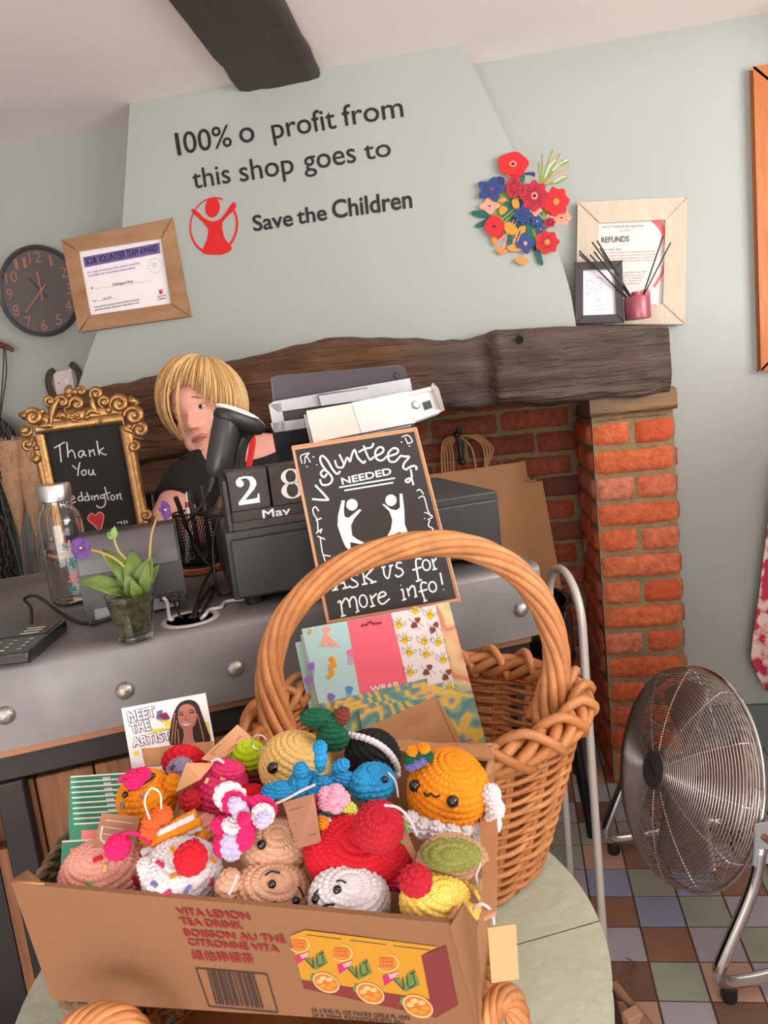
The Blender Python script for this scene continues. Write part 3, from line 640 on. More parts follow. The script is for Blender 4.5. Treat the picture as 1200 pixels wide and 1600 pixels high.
def viola(c, sc_, rot, tilt):
    c = v_(*c); n0 = nrm(CO-c); u_ = nrm(np.cross(UZ, n0)); w_ = np.cross(n0, u_)
    if tilt: n0 = nrm(n0+u_*tilt); u_ = nrm(np.cross(w_, n0)); w_ = np.cross(n0, u_)
    fl = None
    for k, (an, ln, wd) in enumerate([(70,1.0,.62),(110,1.0,.62),(190,.85,.55),(-10,.85,.55),(270,1.05,.75)]):
        a = (an+rot)*D2R; d_ = u_*math.cos(a)+w_*math.sin(a)
        mbp = leaf(c+d_*.001, c+d_*ln*sc_+n0*.001*k, wd*sc_, n0, pur, vi if fl is None else fl, 'flower' if fl is None else 'petal', .1)
        if fl is None: fl = mbp
    mb = MB(); mb.ell(c+n0*.003, (.0022,.0022,.0016), nu=10, nv=8); mb.build('flower_eye', yel, fl)
viola((127,856,-.016), .0155, 10, -.2); viola((255,797,.003), .0135, -20, 1.1)

# gilt framed chalkboard
f0, f1 = atZ(96, 890, ZT), atZ(242, 866, ZT)
fx = nrm(f1-f0); fn = nrm(np.cross(fx, UZ))
pl_f = PL(f0, fn+UZ*.13); F_ = crop(20, 590, 5.217)
gold = mat('antique_gold', S(182,138,88), .34, .8, var=(60, S(128,92,56), .3), bump=(90, .15))
gf = thing('gilt_framed_chalkboard', 'ornate gold framed chalkboard reading Thank You, standing behind the bottle', 'chalkboard', (f0+f1)/2)
mb = MB(); slab(mb, pl_f, [F_(p) for p in [(232,452),(862,372),(1040,1230),(1060,1420),(430,1530)]], .006, off=-.006); bo = mb.build('board', mat('chalkboard', S(20,19,20), .85, var=(12, S(30,29,30), .3)), gf)
mb = MB()
def bar(a, b_, w_, th): 
    Pa, Pb = pl_f.hit(*F_(a)), pl_f.hit(*F_(b_)); mb.tube(np.linspace(Pa, Pb, 8), w_, 14, flat=(pl_f.n, th))
bar((215,470),(440,1540),.011,.6); bar((190,560),(410,1540),.007,1.3); bar((920,400),(1085,1290),.014,.6); bar((965,560),(1105,1290),.008,1.3)
bar((190,415),(890,325),.012,.6); bar((150,350),(900,255),.013,.4); bar((430,1490),(1090,1385),.010,.8)
mb.build('moulding', gold, gf)
FPX = np.linalg.norm(pl_f.hit(*F_((600,600)))-pl_f.hit(*F_((700,600))))/100
mb = MB()
def spir(cx, cy, r, a0_, turns, sgn=1, th=.3, tail=None):
    P = []; n__ = 26
    for i in range(n__):
        f = i/(n__-1); a = a0_*D2R+sgn*turns*2*PI*f; rr = r*(1-.82*f); P.append(pl_f.hit(*F_((cx+rr*math.cos(a), cy+rr*math.sin(a))), .004+.008*f))
    rad = 1.55*FPX*r*th*np.concatenate([np.linspace(.55,1,8), np.linspace(1,.75,n__-8)])
    if tail:
        T__ = [pl_f.hit(*F_(p), .003) for p in tail]; P = list(spline(T__+[P[0]], 16)[:-1])+P; rad = np.concatenate([np.linspace(.25,.55,15)*FPX*r*th, rad])
    mb.tube(P, rad, 10); mb.ell(pl_f.hit(*F_((cx, cy)), .010), (FPX*r*.42,)*3, nu=14, nv=10)
def ball(cx, cy, r, o_=.006): mb.ell(pl_f.hit(*F_((cx, cy)), o_), (FPX*r,)*3, nu=16, nv=12)
def frond(pts, r): mb.tube(spline([pl_f.hit(*F_(p), .005) for p in pts], 18), 1.6*FPX*r*np.sin(np.linspace(.25, PI-.15, 18)), 9)
spir(165,322,68,200,1.4,1,.3,[(290,400),(230,400),(130,380)]); spir(300,190,42,90,1.2,1,.32,[(300,330),(320,260)]); spir(255,350,34,180,1.1,-1,.36); ball(240,277,26)
spir(680,130,52,120,1.3,1,.3,[(720,280),(670,230),(640,180)]); spir(745,195,50,100,1.3,1,.3,[(760,310),(710,270)]); spir(865,215,74,160,1.4,1,.28,[(700,330),(780,320),(880,300)]); ball(780,266,30); ball(720,350,18)
mb.build('crest_scroll', gold, gf); mb = MB()
spir(985,312,78,180,1.4,1,.28,[(960,430),(910,390),(895,330)]); spir(1035,425,62,180,1.4,1,.3,[(1060,500),(990,480)]); ball(948,400,28); spir(985,560,46,250,1.2,1,.36,[(925,470),(960,500)]); ball(1005,215,24)
mb.build('side_scroll', gold, gf); mb = MB()
ball(95,432,44); spir(100,430,56,330,.9,1,.25,[(200,560),(180,480)]); spir(125,545,48,60,1.1,1,.3); ball(150,510,20); ball(195,575,26); ball(195,668,38); spir(195,650,50,250,.8,-1,.25,[(180,520),(185,580)])
mb.build('side_scroll', gold, gf); mb = MB(); spir(1085,1125,46,220,1.2,1,.34); ball(1062,1195,26); mb.build('corner_scroll', gold, gf); mb = MB(); ball(275,1345,34); ball(305,1440,40); mb.build('corner_scroll', gold, gf); mb = MB()
spir(520,215,60,160,1.1,1,.3,[(480,330),(420,260)]); spir(400,200,60,180,.9,1,.22)
frond([(470,60),(455,110),(480,165)],22); frond([(470,90),(500,120),(545,100)],22); frond([(440,120),(460,150),(490,170)],20); spir(555,110,36,180,1.2,1,.35)
frond([(310,390),(330,250),(390,150)],20); frond([(340,330),(400,310),(445,355)],24); frond([(200,405),(270,390),(345,400)],20); frond([(650,140),(650,220),(700,300)],18); frond([(580,320),(640,270),(720,300)],18); frond([(960,150),(975,190),(1040,210)],24); frond([(45,300),(90,310),(120,350)],22); frond([(900,380),(930,420),(1010,470)],18)
for k in range(7): a = 2*PI*k/7+.3; frond([(505,325),(505+28*math.cos(a),325+28*math.sin(a)),(505+54*math.cos(a),325+54*math.sin(a))], 12)
ball(505,325,12,.009); ball(605,325,26); frond([(690,340),(712,362),(725,350)],10)
mb.build('crest_scroll', gold, gf)
chalk = mat('chalk', S(196,190,186), .9)
mb = MB()
strokes_px(mb, pl_f, [[(335,575),(425,525)],[(380,545),(388,620),(395,690)],[(440,525),(447,600),(450,650)],[(450,620),(475,592),(497,610),(512,658)],[(580,598),(548,600),(535,630),(556,650),(578,605)],[(580,600),(584,630),(602,640)],[(622,588),(630,645)],[(630,608),(655,588),(662,610),(672,635)],[(685,515),(695,580),(706,632)],[(742,570),(702,600)],[(702,600),(735,622),(766,630)],
 [(485,715),(520,748)],[(548,690),(535,745),(530,802)],[(580,752),(560,770),(572,795),(596,785),(594,760),(580,752)],[(618,748),(622,785),(645,790),(655,750)],[(655,750),(660,785),(678,792)],
 [(350,960),(450,935)],[(400,950),(420,1050)],[(470,1000),(500,985),(490,965),(470,980),(480,1020),(515,1010)],[(560,965),(535,975),(540,1002),(568,1000)],[(556,930),(566,970),(572,1005)],[(612,965),(588,975),(592,1002),(620,998)],[(600,935),(618,970),(624,1002)],[(640,960),(648,998)],[(660,960),(668,1002)],[(668,975),(688,958),(698,996)],[(742,955),(716,962),(720,985),(745,975)],[(744,955),(756,1020),(735,1055),(700,1058),(682,1040)],[(748,890),(765,950),(780,1000)],[(735,955),(795,935)],[(815,955),(798,970),(810,998),(832,985),(815,955)],[(845,950),(855,995)],[(855,965),(875,945),(880,980),(890,995)],
 [(850,1185),(870,1180)],[(880,1170),(890,1195)],[(905,1165),(915,1195)],[(925,1165),(935,1185)],[(905,1225),(910,1240)],[(925,1215),(930,1230)],[(950,1215),(975,1222)]], .0026, tf=F_, off=-.0055)
mb.build('chalk_lettering', chalk, bo)
hp = spline([(612,1140),(640,1106),(672,1122),(705,1096),(738,1116),(736,1170),(710,1246),(660,1200),(622,1170)], 40, True)
mb = MB(); mb.poly(pl_f.hits([F_(p) for p in hp], -.0054)); mb.build('chalk_heart', mat('chalk_red', S(170,44,50), .9), bo)
mb = MB(); mb.tube(pl_f.hits([F_(p) for p in hp], -.0052), .0011, 6, closed=True, flat=(pl_f.n, .3)); mb.build('heart_outline', mat('chalk_pink', S(206,130,126), .9), bo)
mb = MB(); st0 = pl_f.hit(*F_((640,700)), -.012); fb = A(st0[0], st0[1], 0)-pl_f.n*A(1,1,0)*.09; mb.tube([st0, A(fb[0], fb[1], ZT+.003)], .006, 6); mb.build('easel_leg', blackm, gf)
# ================================================================== round table, baskets, sign, papers, carton
TZ = .62; TC = A(-.229,.682,0); TR_ = .303
paint = mat('sage_table_paint', S(192,199,180), .5, var=(10, S(176,183,164), .3), bump=(50, .25), rvar=(10,.4,.65))
tbl = thing('round_table', 'round pale sage painted plank table under the baskets', 'table', TC)
l0, l1 = atZ(822,1472,TZ), atZ(965,1431,TZ); ld = nrm(l1-l0); ln_ = A(-ld[1], ld[0], 0)
ang = np.linspace(0, 2*PI, 160, endpoint=False)
for k, (lo, hi) in enumerate(((-9,-.0002),(.0002,.20),(.2004,9))):
    pts = []
    C2 = [TC+A(TR_*math.cos(a), TR_*math.sin(a), 0) for a in ang]
    sdv = lambda p: (p-l0*A(1,1,0)) @ ln_
    def clip(P, f):
        out = []
        for i in range(len(P)):
            a_, b_ = P[i], P[(i+1) % len(P)]; fa, fb = f(a_), f(b_)
            if fa >= 0: out.append(a_)
            if fa*fb < 0: out.append(a_+(b_-a_)*(fa/(fa-fb)))
        return out
    Pp = clip(clip(C2, lambda p: sdv(p)-lo), lambda p: hi-sdv(p))
    Pp = [A(p[0], p[1], TZ) for p in Pp]
    mb = MB(); mb.prism(Pp, A(0,0,-.032)); mb.build('plank', paint, tbl, bevel=.0008)
mb = MB(); mb.lathe([(.2,TZ-.1),(.255,TZ-.1),(.255,TZ-.033),(.2,TZ-.033)], TC*A(1,1,0), n=48); mb.build('apron', mat('dark_table_base', S(52,46,44), .5), tbl)
for k in range(4):
    a = PI/4+k*PI/2+.2; q = TC+A(.2*math.cos(a), .2*math.sin(a), 0); q2 = TC+A(.235*math.cos(a), .235*math.sin(a), 0)
    mb = MB(); mb.tube([q2, q+UZ*(TZ-.033)], [.016,.022], 12); mb.build('leg', MATS['dark_table_base'], tbl)

# ---- tall handled willow basket
wick = mat('willow', S(196,136,84), .45, island=[S(166,96,50), S(196,126,70), S(214,148,90), S(178,106,58), S(204,134,78)], var=(40, S(160,104,62), .3), bump=(120, .2))
BC = A(-.1125,.822,0); ba = 7.6*D2R; bX = A(math.cos(ba), math.sin(ba), 0); bY = A(-math.sin(ba), math.cos(ba), 0)
RZ = .828
bsk = thing('handled_basket', 'tall willow basket with twisted arch handle holding the paper packs', 'basket', A(BC[0], BC[1], TZ))
def bp(a, f, dr=0.0, dz=0.0, A1=.193, B1=.146, A0=.128, B0=.098, C=BC, z0=TZ+.004, z1=RZ, X=bX, Y=bY):
    g = f**.85; ra, rb = A0+(A1-A0)*g, B0+(B1-B0)*g
    return C*A(1,1,0)+X*((ra+dr)*math.cos(a))+Y*((rb+dr)*math.sin(a))+UZ*(z0+(z1-z0)*f+dz)
NS = 22
def weave(parent, rows, bpf, NS, rw=.0034, amp=.0042, f1=.93):
    mb = MB()
    for r_ in range(rows):
        f = .02+(f1-.02)*r_/(rows-1)
        P = [bpf(a, f, dr=amp*math.sin(a*NS/2+(r_ % 2)*PI)) for a in np.linspace(0, 2*PI, NS*7, endpoint=False)]
        mb.tube(P, rw*random.uniform(.85,1.15), 6, closed=True)
    mb.build('woven_side', wick, parent, angle=180)
    mb = MB()
    for i in range(NS):
        a = 2*PI*(i+.25)/NS*1.0
        for d_ in (-.012, .012): mb.tube([bpf(a+d_, f) for f in np.linspace(0, .97, 10)], .0032, 6)
    mb.build('stakes', wick, parent, angle=180)
weave(bsk, 29, bp, NS, .0031, .0040)
mb = MB()
for k in range(4):
    P = [bp(a, .965, dr=.011*math.cos(a*9+k*PI/2), dz=.011*math.sin(a*9+k*PI/2)) for a in np.linspace(0, 2*PI, 260, endpoint=False)]
    mb.tube(P, .0062, 8, closed=True)
for i in range(NS):
    a = 2*PI*i/NS; P = spline([bp(a-.05,.9,dr=-.006), bp(a+.02,.98,dr=-.009,dz=.008), bp(a+.14,1.0,dr=.004,dz=.015), bp(a+.27,.98,dr=.016,dz=.004), bp(a+.40,.93,dr=.012,dz=-.006), bp(a+.5,.9,dr=.004,dz=-.008)], 20)
    mb.tube(P, np.linspace(.0058,.005,20), 7)
mb.build('braided_rim', wick, bsk, angle=180)
mb = MB(); mb.lathe([(0,TZ+.003),(1,TZ+.003),(1,TZ+.010),(0,TZ+.010)], BC*A(1,1,0), np.stack([bX*.128, bY*.098, UZ], 1), 40); mb.build('base', wick, bsk)
hp_ = [(437,1165),(430,1120),(421,1060),(428,1008),(452,958),(500,908),(566,872),(636,853),(700,850),(758,864),(808,894),(845,940),(866,998),(869,1050),(858,1100),(850,1130)]
HP = spline([atD(p[0], p[1], .858) for p in hp_], 110)
Tn = np.gradient(HP, axis=0); Tn /= np.linalg.norm(Tn, axis=1, keepdims=True); pn = nrm(np.cross(HP[40]-HP[0], HP[80]-HP[0])); Bn = np.cross(Tn, pn)
u_ = np.linspace(0, 1, 110); spread = .0105+.010*np.clip(np.abs(u_-.5)*2-.68, 0, 1)*2.4
mb = MB()
for k in range(9):
    if k < 8:
        ph = 2*PI*k/8+u_*2*PI*1.9; P = HP+(Bn*np.cos(ph)[:,None]+pn*np.sin(ph)[:,None])*spread[:,None]
    else: P = HP
    mb.tube(P, .0056 if k < 8 else .008, 8)
mb.build('arch_handle', wick, bsk, angle=180)

# ---- low willow basket carrying the carton
LC = A(-.205,.545,0)
lb_ = thing('low_basket', 'low willow basket with thick twisted rim under the tea carton', 'basket', A(LC[0], LC[1], TZ))
def bp2(a, f, dr=0.0, dz=0.0): return bp(a, f, dr, dz, .172,.100,.15,.08, LC, TZ+.004, .722, A(1,-.05,0), A(.05,1,0))
weave(lb_, 11, bp2, 26, f1=.85)
mb = MB()
for k in range(6):
    P = [bp2(a, .92, dr=.010*math.cos(a*14+k*PI/3), dz=.010*math.sin(a*14+k*PI/3)) for a in np.linspace(0, 2*PI, 320, endpoint=False)]
    mb.tube(P, .0052, 7, closed=True)
mb.build('twisted_rim', wick, lb_, angle=180)
mb = MB(); mb.lathe([(0,TZ+.003),(1,TZ+.003),(1,TZ+.008),(0,TZ+.008)], LC*A(1,1,0), np.stack([A(.15,0,0), A(0,.08,0), UZ], 1), 40); mb.build('base', wick, lb_)
# ear handles of the low basket, seen at both ends under the carton
for pts, in (([(85,1680),(108,1612),(160,1586),(212,1604),(240,1680)],), ([(742,1680),(760,1600),(780,1562),(800,1562),(812,1610),(818,1680)],)):
    H2 = spline([atD(p[0], p[1], .525 if pts[0][0] < 400 else .50) for p in pts], 50); T2 = np.gradient(H2, axis=0); T2 /= np.linalg.norm(T2, axis=1, keepdims=True); p2 = nrm(np.cross(H2[20]-H2[0], H2[40]-H2[0])); B2 = np.cross(T2, p2)
    mb = MB()
    for k in range(7):
        ph = 2*PI*k/7+np.linspace(0,1,50)*2*PI*1.6; mb.tube(H2+(B2*np.cos(ph)[:,None]+p2*np.sin(ph)[:,None])*.0055, .0034, 7)
    mb.build('ear_handle', wick, lb_, angle=180)
stripe_b, stripe_w, stripe_r = mat('pouch_black', S(36,32,34), .8), mat('pouch_white', S(196,190,190), .8), mat('pouch_red', S(150,36,48), .8)
for k, (x0, w_, lb) in enumerate((( -.325,.05,'black and white striped fabric pouch with a red end in the low basket'),(-.262,.055,'black pouch with thin white stripes in the low basket, right of the red one'))):
    t_ = thing('striped_pouch', lb, 'pouch', A(x0+w_/2,.475,.63), group='striped pouches in the low basket')
    P = [[A(x0+w_*u, .448+.03*math.sin(PI*v)+.004*math.sin(u*9), .66+.055*v) for v in np.linspace(0,1,8)] for u in np.linspace(0,1,16)]
    mb = MB(); mb.grid(np.array(P)); ob = mb.build('pouch_body', stripe_r if k == 0 else stripe_b, t_, angle=180); ob.modifiers.new('s','SOLIDIFY').thickness = .012
    for j in range(4):
        mb = MB(); mb.tube([A(x0+w_*(.18+.2*j), .4465+.03*math.sin(PI*v), .66+.055*v) for v in np.linspace(.02,.98,10)], .0018, 6); mb.build('stripe', stripe_w, t_)

# ---- seagrass holder beside the carton
sea = mat('seagrass', S(120,96,70), .8, island=[S(104,80,56), S(138,112,82), S(120,96,70)], bump=(200, .4))
sg = thing('seagrass_basket', 'narrow brown twisted seagrass basket holding green booklets, left of the tea carton', 'basket', A(-.408,.598,TZ))
mb = MB(); SGC = A(-.408,.598,0); sgX = A(math.cos(.17), math.sin(.17), 0); sgY = A(-math.sin(.17), math.cos(.17), 0)
for r_ in range(17):
    z = TZ+.008+r_*.0105
    for k in range(2):
        P = []
        for a in np.linspace(0, 2*PI, 110, endpoint=False):
            cx, cy = math.cos(a), math.sin(a); e = (abs(cx)**3+abs(cy)**3)**(-1/3)
            tp = .74+.26*min(1, r_/9); P.append(SGC+sgX*(.038*tp*cx*e+.003*math.cos(a*16+k*PI))+sgY*(.072*tp*cy*e)+UZ*(z+.003*math.sin(a*16+k*PI)))
        mb.tube(P, .0034, 6, closed=True)
mb.build('coiled_side', sea, sg, angle=180)
mb = MB(); mb.lathe([(0,TZ+.002),(1,TZ+.002),(1,TZ+.008),(0,TZ+.008)], SGC, np.stack([sgX*.027, sgY*.052, UZ], 1), 30); mb.build('base', sea, sg)

# ---- volunteers sign
pS0 = atD(615,955,.985); pl_s = PL(pS0, np.cross(atD(717,938,.97)-atD(512,972,.985), atD(553,685,1.045)-pS0))
wf = mat('sign_edge', S(206,150,112), .6)
sgn = thing('volunteers_sign', 'chalk style sign reading Volunteers Needed, propped above the paper packs', 'sign', pl_s.hit(615,955))
mb = MB(); slab(mb, pl_s, [(457,698),(650,669),(718,938),(512,973)], .010); sb = mb.build('backing', wf, sgn, bevel=.001)
mb = MB(); slab(mb, pl_s, [(461,703),(647,674),(713,935),(515,969)], .0016, off=.0008); cbd = mb.build('chalkboard', mat('sign_black', S(44,41,41), .55, var=(9, S(54,50,50), .3)), sgn)
for e_ in ([(457,698),(650,669)],[(650,669),(718,938)],[(718,938),(512,973)],[(512,973),(457,698)]):
    mb = MB(); mb.tube(pl_s.hits(e_, .0006), .0016, 6); mb.build('edge_strip', wf, sgn)
c1, c2 = crop(450,660,5), crop(470,780,4.615)
mb = MB()
strokes_px(mb, pl_s, [[(212,490),(265,545),(318,606)],[(318,606),(250,605),(188,598)],[(248,445),(268,487),(322,482),(346,440),(312,388),(276,372),(256,400),(280,428),(306,400)],[(305,385),(265,330),(250,282),(270,262),(310,300),(350,370),(385,402),(408,380)],[(366,296),(384,346),(424,352),(440,322)],[(400,250),(420,290),(440,330)],[(440,328),(462,276),(486,310)],[(486,306),(500,250),(520,215),(545,275),(588,315),(606,298)],[(590,180),(612,240),(640,290),(672,268)],[(550,232),(600,206),(650,195),(668,162)],[(682,266),(740,232),(740,200),(710,195),(682,230),(692,285),(735,296),(772,264)],[(782,266),(850,242),(856,210),(820,203),(782,245),(792,300),(836,306),(882,258)],[(882,258),(905,266),(946,270),(908,318),(900,354),(932,372)],[(930,362),(975,340),(1004,350),(1000,372)],[(958,366),(966,430),(934,440),(918,458),(942,468),(964,440),(980,490)]], .0029, tf=c1, off=.0016)
strokes_px(mb, pl_s, [[(400,508),(835,435)],[(440,532),(822,470)]], .0022, tf=c1, off=.0016)
text_px(mb, 'NEEDED', pl_s, c1((425,485)), c1((810,405)), c1((414,432)), bold=.035, off=.0018)
O_ = pl_s
def el(cx, cy, rx_, ry_, rot=-.15): return [(cx+rx_*math.cos(a)*math.cos(rot)-ry_*math.sin(a)*math.sin(rot), cy+rx_*math.cos(a)*math.sin(rot)+ry_*math.sin(a)*math.cos(rot)) for a in np.linspace(0, 2*PI, 14)]
strokes_px(mb, pl_s, [[(245,650),(298,560)],[(298,560),(325,640)],[(265,612),(315,600)],[(225,658),(270,650)],[(300,645),(350,633)],[(412,548),(378,545),(366,575),(400,597),(410,622),(372,637),(346,624)],[(442,500),(462,610)],[(510,512),(462,562)],[(466,560),(528,600)],[(440,616),(482,607)],[(502,606),(546,592)],[(490,512),(526,502)],[(594,490),(604,548),(632,568),(650,480)],[(580,493),(610,486)],[(634,483),(666,475)],[(728,458),(696,460),(690,490),(726,506),(736,536),(702,560),(680,545)],[(872,432),(836,430),(830,470),(850,590)],[(804,512),(870,490)],[(830,593),(872,580)],el(905,475,28,38),[(946,430),(966,506)],[(955,452),(978,424)],[(950,509),(982,500)],
 [(265,748),(285,738),(302,840)],[(290,762),(320,716),(345,735),(356,782)],[(345,748),(370,706),(395,720),(410,802)],[(288,846),(326,836)],[(395,816),(422,804)],el(450,735,28,44),[(500,690),(522,770)],[(510,715),(548,680)],[(500,776),(536,766)],[(562,712),(612,690),(595,668),(565,685),(560,730),(590,756),(642,716)],[(735,650),(746,725)],[(720,656),(736,648)],[(719,619),(723,622)],[(730,729),(762,718)],[(765,640),(782,702)],[(775,662),(800,626),(820,640),(830,702)],[(818,706),(840,698)],[(908,606),(876,600),(866,640),(896,735)],[(850,668),(912,650)],[(884,739),(912,728)],el(950,632,27,37),[(1005,530),(1022,616)],[(1028,650),(1032,652)]], .0024, tf=c2, off=.0016)
strokes_px(mb, pl_s, [[(110,322),(100,262),(165,240),(132,272)],[(130,322),(140,262),(176,312)],[(192,268),(205,272)],[(222,328),(228,334)],[(146,340),(150,350)],[(888,112),(940,102),(970,150),(930,166)],[(915,120),(935,160),(960,160)],[(882,158),(892,150)],[(946,180),(950,190)],[(1005,536),(1030,525),(1060,562)],[(1018,592),(1060,580),(1090,680),(1112,732)],[(1065,702),(1108,718),(1130,736)],[(1090,762),(1130,740)],[(1062,752),(1072,748)]], .0016, tf=c1, off=.0016)
strokes_px(mb, pl_s, [[(85,72),(105,55),(130,86)],[(85,72),(95,110),(118,150),(124,232)],[(108,152),(150,136)],[(110,246),(150,216),(140,246)],[(120,266),(175,290)],[(140,270),(155,380),(186,472)],[(160,402),(216,412)],[(930,150),(920,190),(950,212),(965,252)],[(930,246),(962,240)]], .0018, tf=c2, off=.0016)
mb.build('chalk_lettering', mat('sign_white', S(238,236,236), .7), cbd)
for fig, hd in (([(295,8),(318,10),(310,75),(315,125),(345,135),(420,72),(438,78),(385,140),(362,190),(370,260),(400,285),(470,320),(468,338),(420,322),(355,310),(360,345),(385,385),(365,385),(320,340),(295,280),(265,190),(268,120)],(369,40)),([(585,35),(600,35),(650,72),(690,80),(715,60),(712,-40),(732,-40),(745,60),(750,180),(768,230),(762,280),(735,275),(722,235),(690,245),(640,282),(622,270),(650,215),(660,150),(640,90)],(650,8))):
    P = pl_s.hits([c2(p) for p in fig], .0018); mb = MB(); mb.poly(P if np.cross(P[4]-P[0], P[12]-P[0]) @ pl_s.n > 0 else P[::-1])
    mb.poly(pl_s.hits([c2((hd[0]+41*math.cos(a), hd[1]+42*math.sin(a))) for a in np.linspace(0, 2*PI, 24, endpoint=False)], .0018)); mb.build('chalk_figure', MATS['sign_white'], cbd, smooth=False)

# ---- paper packs in the tall basket
def marbled(name, cols, scale, dist):
    if name in MATS: return MATS[name]
    m = mat(name, cols[0], .6); nt = m.node_tree; N = nt.nodes; L = nt.links
    tc = N.new('ShaderNodeTexCoord'); wv = N.new('ShaderNodeTexWave'); wv.inputs['Scale'].default_value = scale; wv.inputs['Distortion'].default_value = dist; wv.inputs['Detail'].default_value = 3; wv.inputs['Detail Scale'].default_value = 1.2
    mp = N.new('ShaderNodeMapping'); mp.inputs['Rotation'].default_value = (.4,.3,.9); L.new(tc.outputs['Object'], mp.inputs[0]); L.new(mp.outputs[0], wv.inputs['Vector'])
    r = N.new('ShaderNodeValToRGB'); el_ = r.color_ramp.elements; r.color_ramp.interpolation = 'EASE'
    while len(el_) < len(cols): el_.new(.5)
    for i, c in enumerate(cols): el_[i].position = i/(len(cols)-1); el_[i].color = c
    L.new(wv.outputs['Fac'], r.inputs[0]); L.new(r.outputs[0], N['Principled BSDF'].inputs['Base Color']); return m
mar1 = marbled('marble_peach', [S(240,206,160), S(240,186,140), S(226,140,116), S(238,214,160), S(206,204,150)], 5, 14)
mar2 = marbled('marble_sea', [S(104,152,152), S(150,180,150), S(236,206,74), S(236,190,110), S(110,156,160)], 9, 16)
paperw = mat('paper_white', S(244,236,236), .7); aqua = mat('aqua_paper', S(186,226,226), .6); pinkp = mat('coral_paper', S(252,112,132), .6); kraft = mat('kraft_paper', S(206,156,112), .75, var=(30, S(192,142,100), .3), bump=(40,.1))
cP = crop(460, 930, 4)
dirS = atD(700,950,.90)-atD(480,985,.915); dirS[2] = 0
tilt_n = nrm(np.cross(nrm(dirS), UZ)+A(0,0,.10))
def pplane(off): return PL(atD(600,965,.94)+nrm(np.cross(nrm(dirS), UZ))*off*(1 if np.cross(nrm(dirS), UZ) @ (CO-atD(600,965,.94)) > 0 else -1), tilt_n if tilt_n @ (CO-A(0,.9,.9)) > 0 else -tilt_n)
GRP = 'wrapping paper packs in the willow basket'
def pack(lb, off, pts, m, th=.0025):
    pl_ = pplane(off); t_ = thing('wrapping_paper_pack', lb, 'wrapping paper', pl_.hits([cP(p) for p in pts])[-1], group=GRP)
    mb = MB(); slab(mb, pl_, [cP(p) for p in pts], th); return pl_, t_, mb.build('sheet', m, t_)
pack('peach marbled paper pack standing at the back right of the willow basket', -.012, [(860,60),(965,42),(1200,935),(1090,960)], mar1)
pack('aqua paper pack furthest left, behind the other two aqua packs', -.008, [(5,300),(60,285),(160,800),(110,805)], aqua)
pack('aqua pack with a yellow top edge, second from the front', -.004, [(38,250),(200,200),(240,800),(150,800)], mat('yellow_aqua', S(196,222,200), .6))
pl_, t_, sh_o = pack('front pack in aqua, coral and bee print with a hanging slot', 0.0, [(45,213),(880,62),(1015,640),(1040,760),(180,800)], paperw)
mb = MB(); mb.poly(pl_.hits([cP(p) for p in [(180,800),(440,790),(328,162),(45,213)]], .0004)); aq = mb.build('aqua_panel', aqua, t_)
mb = MB(); mb.poly(pl_.hits([cP(p) for p in [(440,790),(760,770),(603,112),(328,162)]], .0004)); mb.build('coral_panel', pinkp, t_)
mb = MB(); strokes_px(mb, pl_, [[(415,192),(440,186),(452,186),(462,172),(478,168),(492,178),(520,176),(546,170)]], .0034, tf=cP, off=.0006); mb.build('hanging_slot', mat('slot_red', S(150,50,66), .7), t_)
mb = MB(); text_px(mb, 'WRAP', pl_, cP((480,606)), cP((650,575)), cP((474,570)), bold=.04, off=.0008); mb.build('lettering', paperw, t_)
def blob(mb, cx, cy, r, mi=0, off=.0007, k=14): mb.poly(pl_.hits([cP((cx+r*(1+.15*math.sin(3*a+cx))*math.cos(a), cy+r*(1+.15*math.sin(3*a+cx))*math.sin(a))) for a in np.linspace(0, 2*PI, k, endpoint=False)][::-1], off), mi)
bm = MB(); BCs = [mat('print_yellow', S(240,204,40), .7), mat('print_brown', S(140,78,56), .7), mat('print_ink', S(60,60,70), .7)]
for x, y in [(655,180),(850,120),(690,275),(810,285),(900,290),(718,355),(825,365),(930,400),(725,478),(755,92),(970,575)]:
    rr = random.uniform(17, 22); a_ = random.uniform(-.6,.6)
    blob(bm, x-rr*.4*math.sin(a_), y-rr*.5, rr*.75); blob(bm, x, y+rr*.5, rr)
    for s_ in (-1, 1): strokes_px(bm, pl_, [[(x+s_*12,y),(x+s_*42,y-22+8*s_),(x+s_*38,y+6),(x+s_*12,y+6)],[(x+s_*6,y-20),(x+s_*14,y-46)]], .0005, 2, cP, .0008)
for x, y in [(760,170),(875,200),(835,465),(955,495)]:
    blob(bm, x-12, y+18, 20, 1); blob(bm, x+10, y-16, 18, 1)
    for s_ in (-1, 1): strokes_px(bm, pl_, [[(x+s_*14,y),(x+s_*44,y+s_*20),(x+s_*40,y+s_*24)],[(x,y),(x+s_*20,y+48)]], .0005, 2, cP, .0008)
bm.build('bee_print', BCs, t_, smooth=False)
sm_ = MB(); SC = [mat('sea_coral', S(250,176,150), .7), mat('sea_orange', S(238,160,60), .7), mat('sea_purple', S(150,112,196), .7), mat('sea_blue', S(92,156,214), .7), mat('sea_pink', S(240,130,180), .7)]
blob(sm_, 198, 220, 26, 0)
for k in range(8): strokes_px(sm_, pl_, [[(200,240),(175+k*9,280),(160+k*18,320+6*(k%3))]], .002, 0, cP, .0008)
strokes_px(sm_, pl_, [[(235,390),(245,420),(228,450),(235,490),(205,515)]], .0065, 1, cP, .0008); blob(sm_, 232, 400, 18, 1); blob(sm_, 240, 440, 22, 1); strokes_px(sm_, pl_, [[(95,215),(100,235),(80,240)]], .003, 1, cP, .0008)
